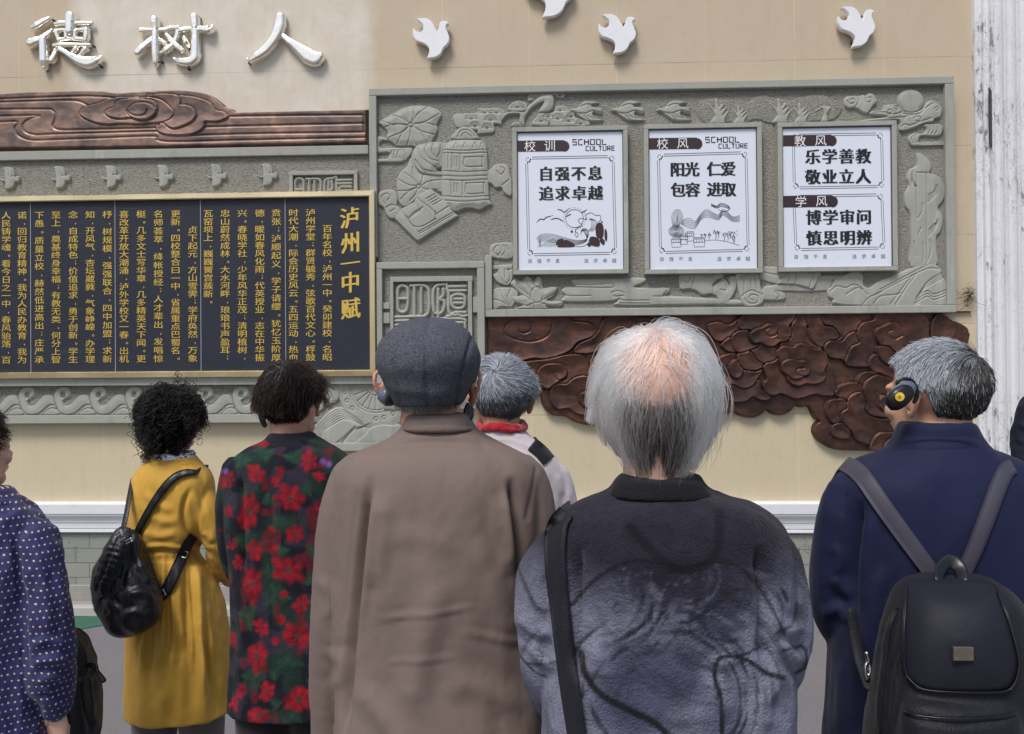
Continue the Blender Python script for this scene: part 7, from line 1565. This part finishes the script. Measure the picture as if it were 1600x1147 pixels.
for x, y, a, w, hh in ((288, 862, -20, .042, .022), (255, 926, 28, .034, .018)):
    c = hit(b_, x, y, d-.14)+np.array([0, -.022, 0]); ca, sa = math.cos(rad(a)), math.sin(rad(a)); so = Soup()
    cr_ = [(-w/2, -hh/2), (w/2, -hh/2), (w/2, hh/2), (-w/2, hh/2), (-w/2, -hh/2)]
    so.tube([c+np.array([p*ca-q*sa, 0, p*sa+q*ca]) for p, q in np.repeat(cr_, 2, 0)+np.random.randn(10, 2)*1e-5], [.0026]*2, m=8, sub=2); v, f = so.mesh(.0018, 0); keep(mesh_np('buckle', v, f, M_STEEL), bg)
for (x0, y0, x1, y1) in ((180, 836, 189, 829), (196, 846, 205, 841)):
    for o_ in (0, 4):
        so = Soup(); so.tube([P(x0+o_*.4, y0+o_, bd-.075), P(x1+o_*.4, y1+o_, bd-.075)], [.0032, .0032], m=8, sub=2); v, f = so.mesh(.002, 0); keep(mesh_np('ring', v, f, M_STEEL), bg)

# ================= woman in the dotted blouse at the picture's left edge
d = 2.0; r = person(-45, d, 'woman in a navy blouse with tan dots, cut by the left edge of the picture')
h = Head(-46, 706, d, -18, 4, .97)
rows = [(768, -82, 14, 0, .058), (780, -92, 28, 0, .066), (792, -108, 44, 0, .080), (808, -122, 58, 0, .095), (840, -134, 68, 0, .11), (900, -136, 70, 0, .12), (1000, -134, 70, 0, .125), (1100, -138, 74, 0, .13), (1250, -145, 82, 0, .14)]
armR = [(52, 836, -.01, 30), (64, 890, -.02, 34), (73, 960, -.03, 35), (77, 1020, -.03, 36), (80, 1064, -.02, 35), (85, 1090, -.01, 25), (87, 1106, 0, 21)]
armL = [(-118, 836, 0, 30), (-128, 890, 0, 34), (-130, 960, .02, 35), (-118, 1020, .1, 30), (-90, 1040, .18, 22)]
body(r, 'body', m_skin('light_skin', srgb(226, 188, 164)), d, h, rows, [armL, armR], [(wr(d, -86, 1040, .2), (.8, .5, 0), (0, -.3, -1), 1, .6), (wr(d, 88, 1108, 0), (-.12, .10, -1), (-.55, .8, 0), -1, .75)], None, voxel=.005)
so = Soup(); so.torso(d, rows).limb(d, armL).limb(d, armR)
fo = [([(-10, 792), (10, 786), (30, 794)], .004, 3, 'step'), ([(22, 830), (30, 900), (38, 980), (40, 1050)], .014, 6, 'valley'), ([(60, 860), (70, 930), (80, 990)], .006, 9), ([(50, 1010), (75, 1000), (100, 1010)], .007, 6), ([(48, 1040), (78, 1030), (108, 1036)], .008, 6), ([(55, 1066), (80, 1058), (108, 1062)], .008, 5), ([(62, 1084), (84, 1088), (106, 1082)], .010, 4, 'valley'), ([(88, 880), (98, 930), (100, 980)], .005, 7), ([(66, 1096), (86, 1100), (104, 1096)], .004, 3)]
t = NT('dotted_cotton'); co = t.n('TexCoord').outputs['Object']; nz = t.noise(co, 14, 3, out=1); dv_ = t.mix(.018, co, nz); x_, y_, z_ = t.sep(dv_); pt = .0175
zz = t.math('DIVIDE', z_, pt); row = t.math('FLOOR', zz); xx_ = t.math('ADD', t.math('DIVIDE', t.math('ADD', x_, t.math('MULTIPLY', y_, .9)), pt), t.math('MULTIPLY', t.math('MODULO', t.math('ABSOLUTE', row), 2.), .5))
fx = t.math('SUBTRACT', t.math('FRACT', xx_), .5); fz = t.math('SUBTRACT', t.math('FRACT', zz), .5)
ds = t.math('SQRT', t.math('ADD', t.math('MULTIPLY', fx, t.math('MULTIPLY', fx, .7)), t.math('MULTIPLY', fz, t.math('MULTIPLY', fz, 1.3))))
mk = t.ramp(ds, [(.11, BW(1)), (.17, BW(0))]); bc = t.mix(t.noise(co, 9, 4), srgb(25, 27, 74), srgb(36, 40, 98)); bc = t.mix(t.math('MULTIPLY', mk, .9), bc, t.mix(t.noise(co, 50, 2), srgb(206, 160, 126), srgb(222, 200, 188)))
t.b.inputs['Sheen Weight'].default_value = .15; MDT = t.set(Base_Color=bc, Roughness=.75, Normal=t.bump(t.noise(co, 70, 4), .35, .004))
cloth('blouse', so, MDT, r, .0055, 4, fo, [(.008, (14, 14, 8), 81), (.003, (34, 34, 20), 82)])
collar(r, d, [(762, -76, 10, 0, .056), (766, -80, 14, 0, .063), (778, -88, 24, 0, .068), (788, -94, 32, .003, .07)], MDT)
legs(r, d, r.location.x, .80, M_TRS, M_SHOE)
rs = np.random.RandomState(71)
hk2 = lambda u: hairline(u, -.9, .35) & ~((np.abs(u[:, 0]) > .75) & (u[:, 2] < -.2) & (u[:, 1] > -.1))
hair_cap(h, r, bpy.data.materials['black_hair_base'], hk2, 1.06, 'hair')
u = sph(24000, rs); u = u[hk2(u)][:7000]; n = len(u)
pts = grow(h, u, comb_short, .04+.02*rs.rand(n), 7, .3, .2, .15, rs=rs, grow_r=1.03)
strands('hair_strands', pts, nrm((.008, .0075, .008), n, .3, rs), r, .0009, .0004, MHAIRD)
hb = empty('handbag', (P(120, 1080, d)[0], d+.12, .6), 'black leather handbag with a tassel zip pull beside the dotted blouse', 'handbag')
so = Soup(); so.torso(d+.14, [(984, 104, 122, 0, .02), (1000, 96, 132, 0, .05), (1040, 90, 142, 0, .07), (1090, 86, 149, 0, .08), (1135, 88, 150, 0, .08), (1170, 95, 145, 0, .06)])
cloth('bag_body', so, M_LEA, hb, .006, 5, [([(118, 995), (132, 1030), (140, 1080), (143, 1130)], .008, 4, 'ridge'), ([(112, 1050), (130, 1056), (146, 1050)], .008, 4, 'valley'), ([(128, 1060), (135, 1100), (140, 1140)], .006, 4, 'valley')], [(.004, (18, 18, 14), 91)])
so = Soup(); so.tube([P(134, 1040, d+.05), P(146, 1042, d+.045), P(154, 1052, d+.045), P(162, 1064, d+.045)], [.005, .005, .006, .008], m=10); so.tube([P(136, 1036, d+.05), P(150, 1038, d+.045), P(152, 1052, d+.04)], [.0035, .004, .004], m=8); v, f = so.mesh(.0022, 1); keep(mesh_np('tassel', v, f, M_LEA), hb)
so = Soup(); so.tube([P(108, 1000, d+.14), P(92, 930, d+.13), P(70, 860, d+.08), P(56, 815, d-.02)], [.008]*4, m=10, flat=.4); v, f = so.mesh(.003, 1); keep(mesh_np('strap', v, f, M_LEA), hb)

# ================= arm of someone at the right edge
d = 2.3; r = person(1692, d, 'person at the right edge of the picture, only a navy sleeve and hand showing')
h = Head(1707, 560, d, 150, 0)
rows = [(600, 1631, 1699, 0, .058), (612, 1619, 1711, 0, .066), (624, 1601, 1729, 0, .085), (645, 1596, 1742, 0, .105), (720, 1601, 1731, 0, .115), (820, 1603, 1729, 0, .12), (950, 1599, 1735, 0, .13), (1060, 1598, 1742, 0, .135)]
armL = [(1609, 640, -.01, 18), (1603, 675, -.02, 19), (1605, 712, -.05, 20), (1627, 722, -.13, 16), (1659, 716, -.16, 13)]
armR = [(1721, 640, 0, 18), (1729, 675, -.02, 19), (1723, 712, -.06, 19), (1687, 728, -.15, 15), (1663, 726, -.2, 13)]
body(r, 'body', SKIN, d, h, rows, [armL, armR], [(wr(d, 1689, 716, -.16), (1, 0, 0), (0, -1, 0), 1, .5), (wr(d, 1700, 724, -.19), (.9, .3, 0), (0, 1, .1), 1, .5)], None, voxel=.005)
so = Soup(); so.torso(d, rows).limb(d, armL).limb(d, armR)
cloth('jacket', so, m_cloth('dark_navy_cotton', srgb(18, 20, 42), .75, 900, .3, .08, .02), r, .007, 5, [([(1592, 660), (1601, 668), (1613, 664)], .006, 4), ([(1590, 684), (1599, 692), (1613, 690)], .007, 4), ([(1592, 704), (1599, 700)], .005, 4)], [(.004, (20, 20, 14), 95)])
legs(r, d, r.location.x, .8, M_TRS, M_SHOE)
rs = np.random.RandomState(81); u = sph(9000, rs); u = u[hairline(u, -.9, .35)][:3000]
hair_cap(h, r, bpy.data.materials['black_hair_base'], lambda u: hairline(u, -.85, .4) & ~((np.abs(u[:, 0]) > .72) & (u[:, 2] < -.1)), 1.05, 'hair')
strands('hair_strands', grow(h, u, comb_short, .045, 6, .3, .2, .15, rs=rs, grow_r=1.03), nrm((.02, .018, .018), len(u), .3, rs), r, .001, .0005)
